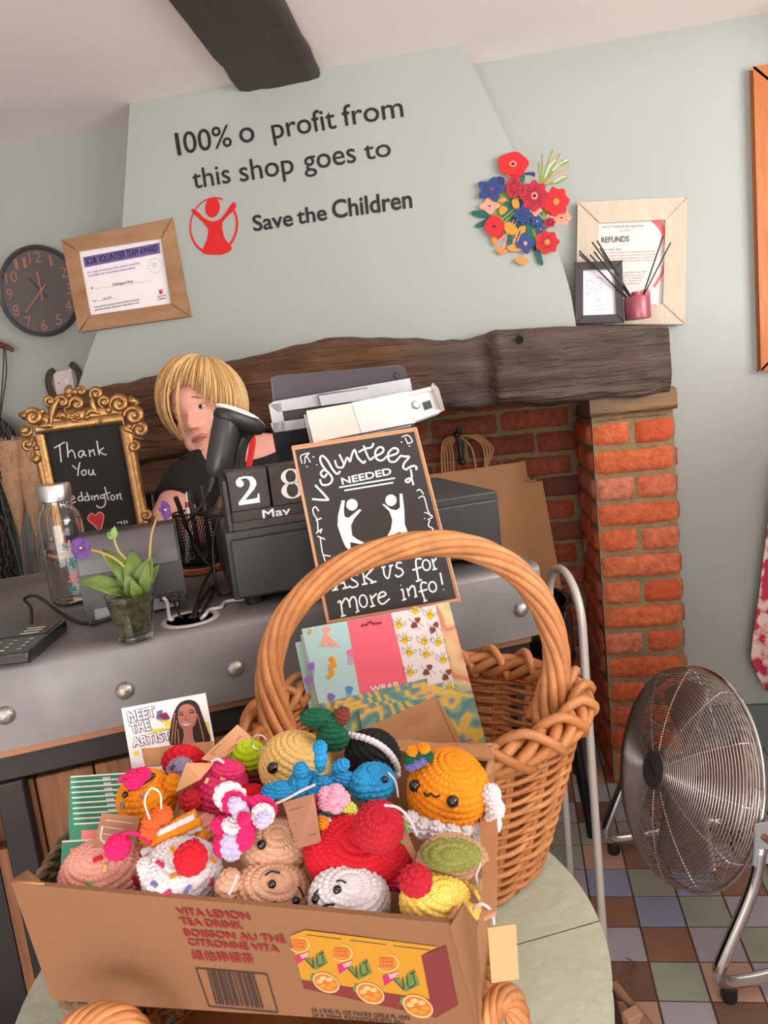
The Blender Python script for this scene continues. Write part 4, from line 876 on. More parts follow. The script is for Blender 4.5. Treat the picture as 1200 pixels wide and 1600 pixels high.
for x, y, mi in [(105,443,2),(342,590,3),(350,360,4),(228,635,2),(85,535,2)]:
    blob(sm_, x, y, 24, mi)
    for k in range(4): strokes_px(sm_, pl_, [[(x-16+k*10,y+10),(x-12+k*10,y+45),(x-18+k*11,y+78)]], .0007, mi, cP, .0008)
sm_.build('sea_print', SC, aq, smooth=False)
pack('sea green marbled pack with a short top edge just before the bee print', .006, [(155,682),(830,522),(850,760),(250,850)], mar2)
pack('sea green marbled pack second from the front', .010, [(245,690),(925,550),(990,800),(300,860)], mar2)
pack('sea green marbled pack, third of the four stepped packs', .014, [(250,715),(1010,590),(1050,900),(340,880)], mar2)
pack('yellow and blue marbled pack at the very front of the willow basket', .018, [(402,712),(1110,598),(1200,925),(430,900)], mar2)
ple = pplane(.0215)
t_ = thing('kraft_envelope', 'plain kraft paper envelope in front of the marbled packs', 'envelope', ple.hit(620,1165))
mb = MB(); slab(mb, ple, [cP(p) for p in [(400,850),(870,640),(905,655),(1050,925),(700,1000),(420,960)]], .0015); mb.build('sheet', kraft, t_)
mb = MB(); mb.tube(ple.hits([cP((890,650)),cP((1010,925))], .0004), .0008, 5, flat=(ple.n,.3)); mb.build('fold', mat('kraft_shadow', S(176,128,90), .8), t_)
mb = MB()
for k in range(9): strokes_px(mb, ple, [[(700-6*k+random.uniform(0,8),762+k*9),(850-4*k,722+k*9)]], .0003, 0, cP, .0005)
mb.build('small_print', mat('kraft_ink', S(166,118,84), .8), t_)

# ---- tea drink carton
card = mat('cardboard', S(138,97,66), .8, var=(6, S(128,89,60), .35), bump=(160,.08)); card_in = mat('cardboard_inside', S(172,122,82), .8, bump=(60,.1))  # front card has its shade put into the colour, darker than the inside
BZ1, BZ0 = .86, .745
TL, TRc = atZ(18,1380,BZ1), atZ(703,1443,BZ1); BLb, BRb = atZ(80,1563,BZ0), atZ(748,1607,BZ0)
box = thing('tea_carton', 'open brown lemon tea carton full of crochet toys', 'cardboard box', A(-.2,.55,BZ0))
plf = PL.three(TL, TRc, BLb)
BRb = plf.hit(748,1607)
fn2 = plf.n
mb = MB(); nU, nV = 40, 8
Pg = np.array([[(TL+(TRc-TL)*u)*(1-v)+(BLb+(BRb-BLb)*u)*v for v in np.linspace(0,1,nV)] for u in np.linspace(0,1,nU)])
Pg += (fnoise(Pg, 16, 4)*.0004)[...,None]*fn2
mb.grid(np.concatenate([Pg, (Pg-fn2*.004)[:, ::-1]], 1), False, True); 
for i in (0, -1):
    r_ = np.concatenate([Pg, (Pg-fn2*.004)[:, ::-1]], 1)[i]; mb.add(r_, [tuple(range(len(r_)))])
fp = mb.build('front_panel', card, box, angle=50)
BRk, BLk = A(-.022,.657,BZ1), A(-.338,.674,BZ1)
BRkb, BLkb = A(-.03,.648,BZ0), A(-.338,.664,BZ0)
def panel(name, a, b_, c, d_, th, ragged=0, seed=1, m=card_in):
    r = np.random.default_rng(seed); nU = 40; tops = np.cumsum(r.normal(0,1,nU)); tops = (tops-tops.mean())/(np.abs(tops).max()+1e-6)*ragged
    G_ = [[(a+(b_-a)*u)*(1-v)+(d_+(c-d_)*u)*v + UZ*tops[i]*(1-v) for v in np.linspace(0,1,10)] for i, u in enumerate(np.linspace(0,1,nU))]
    G_ = np.array(G_); nn_ = nrm(np.cross(b_-a, d_-a)); G_ += (fnoise(G_, 30, seed+3)*ragged*.35)[...,None]*nn_
    mb = MB(); mb.grid(G_); ob = mb.build(name, m, box, angle=180); s_ = ob.modifiers.new('s','SOLIDIFY'); s_.thickness = th; s_.offset = 0; return ob
e_ = -fn2*.004
panel('side_panel', TRc+e_, BRk, BRkb, BRb+e_, .0035, .004, 2)
LS0, LS0b = TL+(TRc-TL)*.14-fn2*.014, BLb+(BRb-BLb)*.14-fn2*.014
panel('side_panel', BLk-UZ*.055, LS0-UZ*.05, LS0b, BLkb, .0035, .003, 3)
panel('back_panel', BRk, BLk, BLkb, BRkb, .003, .008, 5)
mb = MB(); mb.prism([LS0b+UZ*.045, BRb+e_+UZ*.045, BRkb+UZ*.045, BLkb+UZ*.045], -UZ*.04); mb.build('inner_tray', card_in, box)
# flaps
mb = MB(); mb.poly([TL, atZ(44,1364,BZ1+.004), atZ(70,1386,BZ1-.004), TL+(TRc-TL)*.09]); ob = mb.build('corner_flap', card_in, box); ob.modifiers.new('s','SOLIDIFY').thickness = .003
tip = atZ(724,1409,.872)
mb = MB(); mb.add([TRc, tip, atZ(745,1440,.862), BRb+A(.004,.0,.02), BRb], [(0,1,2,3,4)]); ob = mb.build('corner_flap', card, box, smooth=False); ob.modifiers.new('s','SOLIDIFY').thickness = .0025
for pts, sd in (([(748,1232),(770,1210),(778,1300),(776,1430),(756,1440)],1),([(600,1165),(640,1160),(700,1168),(768,1172),(772,1190),(690,1184),(628,1178)],2)):
    P = np.array([atZ(p[0], p[1], BZ1+.003*sd) for p in pts]); mb = MB(); mb.poly(P); ob = mb.build('torn_flap', card_in, box, smooth=False); ob.modifiers.new('s','SOLIDIFY').thickness = .003
# crumpled kraft at the back corners
for pts, sd in (([(222,1172),(250,1160),(290,1163),(335,1158),(338,1185),(300,1195),(250,1198),(228,1200)],11),([(540,1142),(590,1143),(628,1150),(640,1172),(600,1180),(550,1175)],12)):
    Pt = np.array([atD(p[0], p[1], .715-.01*(k > 3)) for k, p in enumerate(pts)])
    a_, b_, c_, d_ = Pt[0], Pt[3], Pt[4], Pt[7] if len(Pt) > 7 else Pt[5]
    G_ = np.array([[(a_+(b_-a_)*u)*(1-v)+(d_+(c_-d_)*u)*v for v in np.linspace(0,1,12)] for u in np.linspace(0,1,24)]); G_ += fnoise(G_, 70, sd)[...,None]*A(.002,-.004,.003)
    mb = MB(); mb.grid(G_); ob = mb.build('crumpled_flap', card_in, box, angle=30); ob.modifiers.new('s','SOLIDIFY').thickness = .0015
ink = mat('carton_red', S(146,40,40), .8); inkb = mat('carton_black', S(58,42,38), .8); car_y = mat('carton_yellow', S(182,128,28), .7); car_m = mat('carton_maroon', S(112,38,36), .7); car_g = mat('carton_green', S(88,118,58), .7); car_p = mat('carton_magenta', S(170,36,86), .7); car_l = mat('carton_lilac', S(196,144,160), .7); car_c = mat('carton_cream', S(204,166,106), .7); car_o = mat('carton_orange', S(206,96,40), .7)  # print inks darkened too, matching the shade painted into the front panel
cT = crop(260,1400,5.4545)
mb = MB()
for s_, bl_, br_, tl_ in (('VITA LEMON',(105,160),(716,205),(70,98)),('TEA DRINK',(130,243),(655,285),(98,182)),('BOISSON AU THÉ',(158,338),(1016,402),(135,280)),('CITRONNÉ VITA',(192,418),(962,482),(170,362))):
    text_px(mb, s_, plf, cT(bl_), cT(br_), cT(tl_), bold=.035, off=.0009)
text_px(mb, '維他檸檬茶', plf, cT((225,536)), cT((752,574)), cT((200,470)), bold=.01, off=.0009)
mb.build('red_lettering', ink, fp, smooth=False)
mb = MB(); qd = [(250,615),(852,668),(948,996),(362,942)]
for i in range(4): mb.tube(plf.hits([cT(qd[i]), cT(qd[(i+1)%4])], .0007), .0005, 4, flat=(fn2,.3))
r = np.random.default_rng(4); u = .0
def lerp2(u, v): t0 = np.array([342,628])+u*np.array([418,38]); b0_ = np.array([420,925])+u*np.array([430,38]); return t0+(b0_-t0)*v
while u < .97:
    w_ = r.choice([.012,.02,.032,.045]); mb.poly(plf.hits([cT(lerp2(u,0)), cT(lerp2(u,1)), cT(lerp2(min(1,u+w_),1)), cT(lerp2(min(1,u+w_),0))], .0008)); u += w_+r.choice([.012,.018,.03])
mb.build('barcode', inkb, fp, smooth=False)
cV = crop(450,1440,4.444)
def pv(mb, pts, mi, off=.0007): mb.poly(plf.hits([cV(p) for p in pts], off), mi)
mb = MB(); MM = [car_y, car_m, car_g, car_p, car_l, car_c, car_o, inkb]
pv(mb, [(15,100),(120,60),(1035,175),(925,235),(995,545),(95,405)][::-1], 0)
pv(mb, [(925,235),(1095,170),(1180,580),(1030,668),(110,465),(92,402),(985,540)][::-1], 1, .0008)
for ox, oy in ((0,0),(290,48),(600,105)):
    sc_ = 1+.06*(ox > 0)+.08*(ox > 500)
    t = lambda x, y: (ox+x*sc_ if ox else x, oy+y*sc_ if ox else y)
    strokes_px(mb, plf, [[t(78+68*math.cos(a), 160+52*math.sin(a)) for a in np.linspace(-1.6, 2.6, 16)]], .0012, 5, cV, .0011)
    for j in range(3): strokes_px(mb, plf, [[t(30, 135+22*j), t(118, 142+22*j)]], .0022, 6, cV, .0011)
    for j in range(4): strokes_px(mb, plf, [[t(38+24*j, 130), t(42+25*j, 185)]], .0014, 6, cV, .0011)
    pv(mb, [t(48,238),t(150,208),t(118,262),t(62,300)][::-1], 3, .0010); pv(mb, [t(82,232),t(148,210),t(128,245),t(96,258)][::-1], 4, .0013)
    pv(mb, [t(112,262),t(150,250),t(180,300),t(200,228),t(238,200),t(275,292),t(190,338)][::-1], 2, .0012)
    strokes_px(mb, plf, [[t(122,265),t(178,325)],[t(178,325),t(172,250)],[t(196,238),t(210,308),t(245,296)],[t(218,228),t(248,214)],[t(232,222),t(252,292)]], .0009, 7, cV, .0014)
    pv(mb, [t(265+95*math.cos(a)*.98, 425+68*math.sin(a)+.25*95*math.cos(a)) for a in np.linspace(0, 2*PI, 26, endpoint=False)], 5, .0013)
    pv(mb, [t(265+82*math.cos(a), 425+56*math.sin(a)+.25*82*math.cos(a)) for a in np.linspace(0, 2*PI, 26, endpoint=False)], 6, .0014)
    for j in range(6):
        a = 2*PI*j/6; pv(mb, [t(265+45*math.cos(a)+24*math.cos(b_), 425+32*math.sin(a)+11*math.cos(a)+16*math.sin(b_)) for b_ in np.linspace(0, 2*PI, 10, endpoint=False)], 0 if j in (0,1,2) else 5, .0016)
    pv(mb, [t(150,405),t(165,360),t(195,375),t(190,430)][::-1], 2, .0012)
for k in range(3): strokes_px(mb, plf, [[(130+300*k,92+38*k),(370+310*k,122+38*k)]], .0006, 7, cV, .0009)
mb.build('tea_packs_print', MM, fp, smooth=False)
mb = MB(); text_px(mb, '24 x 8.45 FL OZ PACKS (202.8 FL OZ)', plf, cV((165,626)), cV((846,682)), cV((158,602)), bold=.02, off=.0009); text_px(mb, '24 X 250mL PACKS/PAQUETS (6L)', plf, cV((172,662)), cV((805,712)), cV((166,638)), bold=.02, off=.0009); mb.build('pack_size_lettering', inkb, fp, smooth=False)

# ---- meet the artist card
plc = PL(atD(258,1120,.775), A(-.12,-1,.22))
cM = crop(180,1070,7.5)
mt = thing('artist_card', 'white card reading Meet The Artist with a printed portrait, behind the carton', 'card', plc.hit(262,1195))
mb = MB(); slab(mb, plc, [(189.5,1107),(320,1083),(340,1192),(208,1214)], .0012); cb_ = mb.build('sheet', paperw, mt)
mb = MB(); mb2 = MB()
for s_, bl_, br_, tl_ in (('MEET',(165,432),(472,365),(138,315)),('THE',(198,570),(420,525),(165,455)),('ARTIST',(215,728),(655,635),(190,620))):
    text_px(mb2, s_, plc, cM(bl_), cM(br_), cM(tl_), bold=.03, off=.0010)
    for d_ in ((8,8),(-6,4),(4,-6)): text_px(mb, s_, plc, cM((bl_[0]+d_[0],bl_[1]+d_[1])), cM((br_[0]+d_[0],br_[1]+d_[1])), cM((tl_[0]+d_[0],tl_[1]+d_[1])), bold=.045, off=.0004+.0001*d_[0]/8)
mb.build('letter_shadow', mat('letter_violet', S(112,100,128), .7), cb_, smooth=False); mb2.build('lettering', mat('letter_white', S(246,240,242), .7), cb_, smooth=False)
PM = [mat('portrait_hair', S(48,28,28), .6), mat('portrait_skin', S(186,118,100), .6), mat('portrait_lip', S(150,70,72), .6), mat('portrait_streak', S(190,132,90), .6), mat('portrait_dark', S(40,30,30), .6), mat('portrait_white', S(232,214,208), .6), mat('card_yellow', S(240,214,60), .7), mat('card_purple', S(118,92,150), .7), mat('card_crimson', S(140,40,56), .7)]
def pm(pts, mi, off): mb.poly(plc.hits([cM(p) for p in pts], off), mi)
mb = MB()
pm(spline([(640,690),(650,480),(690,320),(760,210),(880,175),(970,230),(1020,360),(1080,520),(1110,670),(900,760),(760,760)], 44, True)[::-1], 0, .0005)
pm(spline([(735,360),(760,260),(850,225),(930,270),(955,380),(930,470),(870,525),(800,520),(750,460)], 40, True)[::-1], 1, .0007)
pm(spline([(800,500),(900,510),(910,600),(930,700),(790,700),(805,600)], 24, True)[::-1], 1, .0006)
pm(spline([(765,450),(840,445),(905,440),(860,480),(810,485)], 20, True)[::-1], 5, .0009); strokes_px(mb, plc, [[(762,450),(830,458),(905,440)],[(780,474),(840,488),(885,465)]], .0008, 2, cM, .0010)
strokes_px(mb, plc, [[(750,352),(800,348)],[(870,330),(930,318)]], .0014, 4, cM, .0010); strokes_px(mb, plc, [[(745,325),(800,318)],[(860,300),(930,292)]], .0008, 4, cM, .0010); strokes_px(mb, plc, [[(835,350),(822,405),(850,412)]], .0006, 2, cM, .0010)
mb.build('portrait_face', PM, cb_, smooth=False); mb = MB()
strokes_px(mb, plc, [[(700,330),(680,480),(660,690)],[(720,420),(705,560),(700,690)],[(735,520),(740,600),(748,690)],[(960,340),(1010,520),(1050,700)]], .0012, 3, cM, .0011)
pm([(1050,440),(1090,430),(1112,590),(1085,590)][::-1], 6, .0004); pm([(430,520),(640,500),(650,540),(430,560)][::-1], 6, .0003); pm([(220,780),(280,770),(270,830),(225,830)][::-1], 6, .0003)
pm([(490,310),(550,292),(555,330),(600,325),(640,400),(560,440),(480,400)][::-1], 7, .0005); pm([(500,360),(600,325),(645,395),(560,400)][::-1], 8, .0006); pm([(490,400),(650,430),(655,470),(590,490),(560,430)][::-1], 6, .0006)
mb.build('portrait_print', PM, cb_, smooth=False)

# ---- green booklets upright in the left of the carton
gr = mat('booklet_green', S(58,140,108), .6); bw = mat('booklet_page', S(238,230,226), .8); bpk = mat('booklet_pink', S(240,130,130), .6); byl = mat('booklet_yellow', S(244,214,110), .6)
def booklet(c, w_, h_, lab, ti=.28):
    t_ = thing('green_booklet', lab, 'booklet', c-A(0,0,h_), group='green booklets in the seagrass basket')
    n_ = nrm(A(-.08,-1,.45)); X = nrm(A(1,.06,0)); n_ = nrm(n_-X*(n_ @ X)); Y = np.cross(n_, X)*-1; Y = Y if Y[2] > 0 else -Y
    o = c-Y*h_; mb = MB(); mb.obox(o, X*w_, Y*h_, -n_*.0022); mb.build('pages', bw, t_)
    mb = MB(); mb.obox(o+n_*.0001, X*w_, Y*(h_-.0012), n_*.0003); cv = mb.build('cover', gr, t_)
    mb = MB(); mb.poly([o+n_*.0006+X*a+Y*b_ for a, b_ in ((.008,h_-.014),(w_*.5,h_-.014),(w_*.5,h_-.006),(.008,h_-.006))]); mb.poly([o+n_*.0006+X*a+Y*b_ for a, b_ in ((.001,h_-.036),(.008,h_-.036),(.008,h_-.024),(.001,h_-.024))], 0)
    mb.poly([o+n_*.0007+X*a+Y*b_ for a, b_ in ((.022,h_-.012),(.027,h_-.012),(.027,h_-.007),(.022,h_-.007))], 1); mb.poly([o+n_*.0006+X*a+Y*b_ for a, b_ in ((w_*.6,h_-.016),(w_*.74,h_-.016),(w_*.74,h_-.003),(w_*.6,h_-.003))], 2)
    text(mb, 'A', o+n_*.0008+X*(w_*.64)+Y*(h_-.013), X*.005, Y*.007, 0); text(mb, 'MORE JOY', o+n_*.0006+X*.014+Y*(h_-.040), X*.03, Y*.0055, 2)
    mb.build('cover_print', [bpk, byl, bw], cv, smooth=False)
for k in range(10):
    yb = .652-k*.0098
    booklet(atY(110+.6*k, 1213+8.2*k, yb), .0585, .085, ('rearmost green booklet of the row in the seagrass basket' if k == 0 else 'green booklet packed in the middle of the row in the seagrass basket' if k < 9 else 'foremost green booklet of the long row, before the leaning one'))
booklet(atY(97,1314,.530), .062, .085, 'lone green booklet leaning nearest, beside the peach cupcake toy')
# ================================================================== crochet toys in the carton
CX, CU, CB = CR[:,0], CR[:,1], CR[:,2]
def tframe(theta=0, tilt=25):
    t, p = theta*D2R, tilt*D2R
    z = nrm(math.cos(p)*(CX*math.sin(t)+CU*math.cos(t))+CB*math.sin(p)); x = nrm(CX-z*(CX @ z)); return np.stack([x, np.cross(z, x), z], 1)
def yarn(name, col, c2=None):
    return mat('yarn_'+name, col, .85, var=(260, c2 or tuple(min(1, k*.82) for k in col[:3])+(1,), .3), bump=(900, .5), sheen=.35)
STITCH = .0057
def knit(mb, c, r, R, e=2.0, amp=.0021, stitch=STITCH, mi=0, shape=None):
    r = np.asarray(r, float)*np.ones(3); rm = (r[0]+r[1])/2
    st = max(10, int(2*PI*rm/stitch)); rows = max(6, int(PI*(rm+r[2])/2/(stitch*.92)))
    nu, nv = st*6, rows*6+1
    u = np.linspace(0, 2*PI, nu, endpoint=False)[:,None]; v = np.linspace(0, PI, nv)[None,:]
    row = v/PI*rows; fr = row-np.floor(row); sk = (fr-.5)*.55*np.where(np.floor(row) % 2 > .5, 1, -1)*0+np.abs(fr-.5)*.5
    col = u/(2*PI)*st+np.floor(row)*.5+sk
    h = (np.abs(np.sin(PI*fr))**.6)*(.45+.55*np.abs(np.sin(PI*col))**.7)
    s, k = np.sin(v), np.cos(v)
    sg = lambda x, p: np.sign(x)*np.abs(x)**p
    p_ = 2.0/e
    X = sg(s, p_)*np.cos(u); Y = sg(s, p_)*np.sin(u); Z = sg(k, p_)+0*u
    P = np.stack([X, Y, Z], -1)
    if shape is not None: P = shape(P)
    N_ = np.stack([s*np.cos(u)/r[0], s*np.sin(u)/r[1], k/r[2]+0*u], -1); N_ /= np.linalg.norm(N_, axis=-1, keepdims=True)
    P = P*r + N_*((h-.5)*amp*np.clip(s*3, .15, 1))[...,None]
    P += (fnoise(P/rm, 2.2, int(abs(c[0])*1e5) % 977, 2)*rm*.022)[...,None]*N_
    P = P @ R.T + np.asarray(c)
    return mb.grid(P[:, ::-1], True, False, mi)
plf_in = lambda p: (p-TL) @ (-fn2)
def place(px, py, rad, dz=0.0):
    z = .853+(1390-py)*.00017+dz
    p = atZ(px, py, z); D = -(CR.T @ (p-CO))[2]
    for _ in range(60):
        rr = rad*D/CF
        if plf_in(p) > rr*.95+.004: break
        D += .003; p = atD(px, py, D)
    return p, D/CF
def ehit(c, r, R, px, py, out=0.0, e=2.0):
    d = R.T @ ray(px, py)/np.asarray(r); o = R.T @ (CO-c)/np.asarray(r)
    a, b_, g = d @ d, 2*o @ d, o @ o-1; q = b_*b_-4*a*g; t = -b_/(2*a) if q < 0 else (-b_-math.sqrt(q))/(2*a)
    if e > 2.05:
        f = lambda t: (lambda l: (l[0]**2+l[1]**2)**(e/2)+abs(l[2])**e-1)(o+d*t)
        tt = np.linspace(t-.35/math.sqrt(a)*3, t+.5/math.sqrt(a), 400)
        for x in tt:
            if f(x) <= 0: t = x; break
    l_ = o+d*t; p = c+R @ (l_*r); n = nrm(R @ (l_/np.asarray(r))); return p+n*out, n
TG = 'crochet toys in the tea carton'
eye_m = mat('safety_eye', S(18,17,18), .08, coat=.6); thr = mat('black_thread', S(28,26,28), .8)
Y_ = dict(peach=yarn('peach', S(255,180,164)), white=yarn('white', S(244,238,238), S(214,206,214)), tan=yarn('tan', S(224,174,142)), red=yarn('red', S(222,22,44)), dred=yarn('dark_red', S(190,20,44)), pink=yarn('hot_pink', S(240,30,112)), rose=yarn('rose', S(226,50,112)), yellow=yarn('yellow', S(252,204,40), S(252,226,140)), olive=yarn('olive', S(140,142,70)), sand=yarn('sand', S(208,166,130), S(178,140,110)), orange=yarn('orange', S(252,150,18)), blue=yarn('blue', S(46,160,220)), mango=yarn('mango', S(246,204,126)), green=yarn('green', S(16,92,64)), brown=yarn('brown', S(122,56,40)), black=yarn('black', S(22,20,22)), lime=yarn('lime', S(204,236,32)), lav=yarn('lavender', S(206,196,232)), lilac=yarn('grey_lilac', S(160,130,146), S(120,120,150)), teal=yarn('teal', S(120,196,180)), coral=yarn('coral', S(250,108,50)), bpink=yarn('baby_pink', S(248,178,200)), lgreen=yarn('leaf', S(90,190,70)), purple=yarn('purple', S(120,120,190)), ylime=yarn('noodle', S(226,226,100)))
class Toy:
    def __init__(s, name, label, px, py, rx_, ry_, m, theta=0, tilt=25, e=2.0, dz=0.0, depth=None, part='body', shape=None, group=TG):
        s.c, s.k = place(px, py, max(rx_, ry_)*.9, dz); s.R = tframe(theta, tilt)
        s.r = A(rx_, (depth or min(rx_, ry_)), ry_)*s.k; s.D = s.k*CF; s.e = e
        s.t = thing(name, label, 'crochet toy', s.c-CU*s.r[2]*.9, group)
        mb = MB(); knit(mb, s.c, s.r, s.R, e, shape=shape); s.o = mb.build(part, m, s.t, angle=180)
    def at(s, px, py, d=0.0): return atD(px, py, s.D-d)
    def add(s, name, m, px, py, rx_, ry_, d=0.0, theta=0, tilt=25, e=2.0, depth=None, parent=None, shape=None):
        c = s.at(px, py, d); r = A(rx_, depth or min(rx_, ry_), ry_)*s.k
        mb = MB(); knit(mb, c, r, tframe(theta, tilt), e, shape=shape); o = mb.build(name, m, parent or s.t, angle=180); return c, r, o
    def eyes(s, pts, rp=4.2, c=None, r=None, R=None):
        for p in pts:
            q, n = ehit(s.c if c is None else c, s.r if r is None else r, s.R if R is None else R, p[0], p[1], .0004, s.e if c is None else 2.0)
            mb = MB(); mb.ell(q, (rp*s.k,)*3, nu=16, nv=12); mb.build('eye', eye_m, s.t)
    def stitch(s, name, pts, m=thr, w=2.6, c=None, r=None, R=None, out=.0010):
        P = [ehit(s.c if c is None else c, s.r if r is None else r, s.R if R is None else R, p[0], p[1], out, s.e if c is None else 2.0)[0] for p in pts]
        if len(P) > 2: P = spline(P, 14)
        mb = MB(); mb.tube(P, w*s.k/2*1.1, 7); mb.build(name, m, s.t)
    def tube(s, name, m, pts, w, parent=None):       # pts (px,py,d) in front of centre depth
        P = spline([s.at(*p) for p in pts], 22); mb = MB(); rr = w*s.k/2*(1+.1*np.sin(np.linspace(0,40,22))); mb.tube(P, rr, 9); mb.build(name, m, parent or s.t, angle=180)
    def tag(s, pts, d, m, label=None, lines=0, ink_=None):
        P = np.array([s.at(p[0], p[1], d[i] if isinstance(d, (list, tuple)) else d) for i, p in enumerate(pts)])
        n = nrm(np.cross(P[1]-P[0], P[3]-P[0])); n = n if n @ (CO-P[0]) > 0 else -n
        mb = MB(); mb.prism(P, -n*.0008); o = mb.build('gift_tag', m, s.t, smooth=False)
        if label: o['label'] = label
        if lines:
            mb = MB()
            for k in range(lines):
                f = .2+.6*k/max(1, lines-1); a = P[0]+(P[3]-P[0])*f; b_ = P[1]+(P[2]-P[1])*f; mb.tube([a+(b_-a)*.15+n*.0003, a+(b_-a)*(.85-.2*(k % 2))+n*.0003], .0005, 4, flat=(n,.3))
            mb.build('tag_print', ink_ or mat('tag_ink', S(120,78,52), .8), o)
        return P
kr1, kr2 = mat('tag_kraft', S(200,148,104), .75, bump=(60,.1)), mat('tag_brown', S(146,98,72), .6, bump=(60,.1))
ywool = mat('grey_yarn', S(186,176,176), .9)
# --- front row
T = Toy('crochet_cupcake', 'peach crochet cupcake with a hot pink cherry, leftmost toy in the carton', 166, 1368, 72, 56, Y_['peach'], -6, 35)
c_, r_, o_ = T.add('cherry', Y_['pink'], 184, 1324, 18.5, 18, .030, 0, 30); T.tube('cherry_stem', Y_['pink'], [(186,1312,.03),(196,1302,.03),(214,1303,.03),(236,1318,.028)], 6)
for p, m_ in (([(146,1345),(160,1340)],'red'),([(166,1352),(164,1364)],'mango'),([(138,1378),(148,1390)],'lgreen'),([(208,1370),(214,1384)],'red')): T.stitch('sprinkle', p, Y_[m_], 6)
T.tag([(159,1270),(218,1276),(208,1334),(146,1322)], [.004,.004,.012,.012], kr2, 'brown tag with pale print', 4, mat('tag_pale', S(190,160,140), .8))
T.tube('yarn_tie', ywool, [(160,1290,.016),(158,1310,.018),(170,1322,.02),(176,1326,.024)], 3); T.tube('teal_leaf', Y_['teal'], [(108,1352,.0),(116,1345,.006),(124,1350,.01)], 12)
T = Toy('crochet_cupcake', 'white crochet cupcake with a flat red cherry and coloured sprinkles', 285, 1368, 62, 56, Y_['white'], 4, 40)
T.add('cherry', Y_['red'], 298, 1341, 24, 23, .024, 0, 50, depth=24)
for p, m_ in (([(268,1326),(274,1336)],'orange'),([(246,1347),(256,1354)],'rose'),([(266,1371),(278,1366)],'orange'),([(238,1379),(246,1384)],'purple'),([(290,1393),(297,1383)],'purple'),([(257,1397),(267,1391)],'rose'),([(328,1340),(334,1350)],'orange'),([(330,1372),(328,1384)],'rose'),([(332,1330),(338,1336)],'purple'),([(300,1313),(310,1316)],'rose')): T.stitch('sprinkle', p, Y_[m_], 5.5)
for k in range(9): T.add('ruffle', Y_['white'], 226+k*2, 1352+k*7, 11, 11, .012-.001*k)
T = Toy('crochet_potato', 'tan crochet potato with a worried stitched face at the front of the carton', 426, 1396, 64, 48, Y_['tan'], 18, 38)
T.add('arm', Y_['tan'], 358, 1386, 21, 30, .008, 10, 20)
T.eyes([(425,1382),(462,1408)], 6.5); T.stitch('brow', [(415,1369),(424,1363),(437,1365)]); T.stitch('brow', [(465,1386),(470,1393),(473,1402)]); T.stitch('mouth', [(428,1408),(436,1415),(443,1418)], w=3.2)
T.tube('yarn_tie', ywool, [(371,1366,.034),(366,1380,.036),(358,1396,.034)], 5)
T = Toy('crochet_marshmallow', 'cream white crochet marshmallow with a cross stitched face at the front', 546, 1410, 63, 52, Y_['white'], 4, 32, e=2.7)
T.eyes([(494,1405),(527,1391)], 7); T.stitch('brow', [(492,1400),(494,1396),(500,1391)]); T.stitch('brow', [(526,1378),(533,1377),(541,1381)]); T.stitch('mouth', [(501,1420),(511,1414),(523,1413)], w=3.2)
T = Toy('crochet_cupcake', 'yellow and white crochet cupcake with a red cherry at the right front corner', 688, 1412, 64, 46, Y_['yellow'], 14, 38)
T.add('cherry', Y_['dred'], 649, 1376, 24, 22, .030)
T.tag([(664,1372),(716,1362),(752,1412),(700,1400)], [-.006,-.006,.012,.012], kr2, None, 2)
T.tube('yarn_tie', ywool, [(740,1420,.03),(752,1412,.034),(768,1424,.034),(772,1444,.034)], 5)
T.tag([(762,1450),(806,1444),(811,1530),(768,1536)], .036, kr1, 'blank kraft tag hanging outside the carton')
# --- second row
T = Toy('crochet_whelk', 'tan crochet creature wearing a big hot pink and white bow', 428, 1328, 52, 44, Y_['tan'], 14, 30)
T.eyes([(409,1320)], 7.5)
for k_, (px_, py_, a, b_, m_, th, d_) in enumerate([(360,1246,25,27,'white',-10,.018),(372,1262,22,30,'pink',-25,.022),(374,1266,13,24,'lav',-25,.030),(408,1262,25,20,'pink',35,.022),(410,1274,17,20,'white',20,.030),(411,1280,11,15,'lav',20,.034),(352,1292,22,17,'pink',20,.022),(362,1290,14,12,'white',20,.030),(384,1306,13,28,'pink',14,.028),(362,1322,17,27,'lav',8,.024),(345,1322,11,20,'pink',0,.020),(381,1280,9,10,'pink',0,.038)]):
    T.add('bow_loop', Y_[m_], px_, py_, a, b_, d_, th, 18, depth=9)
T = Toy('crochet_beret', 'large flat red crochet beret shape topped by a round red ball', 560, 1332, 84, 50, Y_['red'], 6, 42, depth=60)
T.add('ball', Y_['dred'], 591, 1292, 37, 37, .028, 0, 40); T.add('leaf', Y_['lgreen'], 628, 1300, 9, 22, .012); T.add('rim', Y_['rose'], 622, 1376, 24, 14, .012)
T.tube('yarn_tie', ywool, [(600,1258,.05),(622,1262,.05),(640,1280,.045),(652,1306,.04)], 4); T.tag([(620,1300),(632,1290),(655,1345),(650,1352)], .02, kr2)
T = Toy('crochet_sushi', 'beige crochet roll with an olive green top, under the orange toy', 706, 1354, 56, 46, Y_['sand'], 3, 30, e=3.2, depth=40)
T.add('top_disc', Y_['olive'], 704, 1336, 46, 20, .022, 3, 62, depth=22)
T.tube('yarn_tie', ywool, [(742,1340,.02),(750,1350,.024),(744,1368,.026),(748,1384,.026)], 4)
T = Toy('crochet_cake_slice', 'orange and white layered crochet cake slice with two orange pompoms', 272, 1308, 54, 27, Y_['orange'], -24, 40, e=4.5, depth=16)
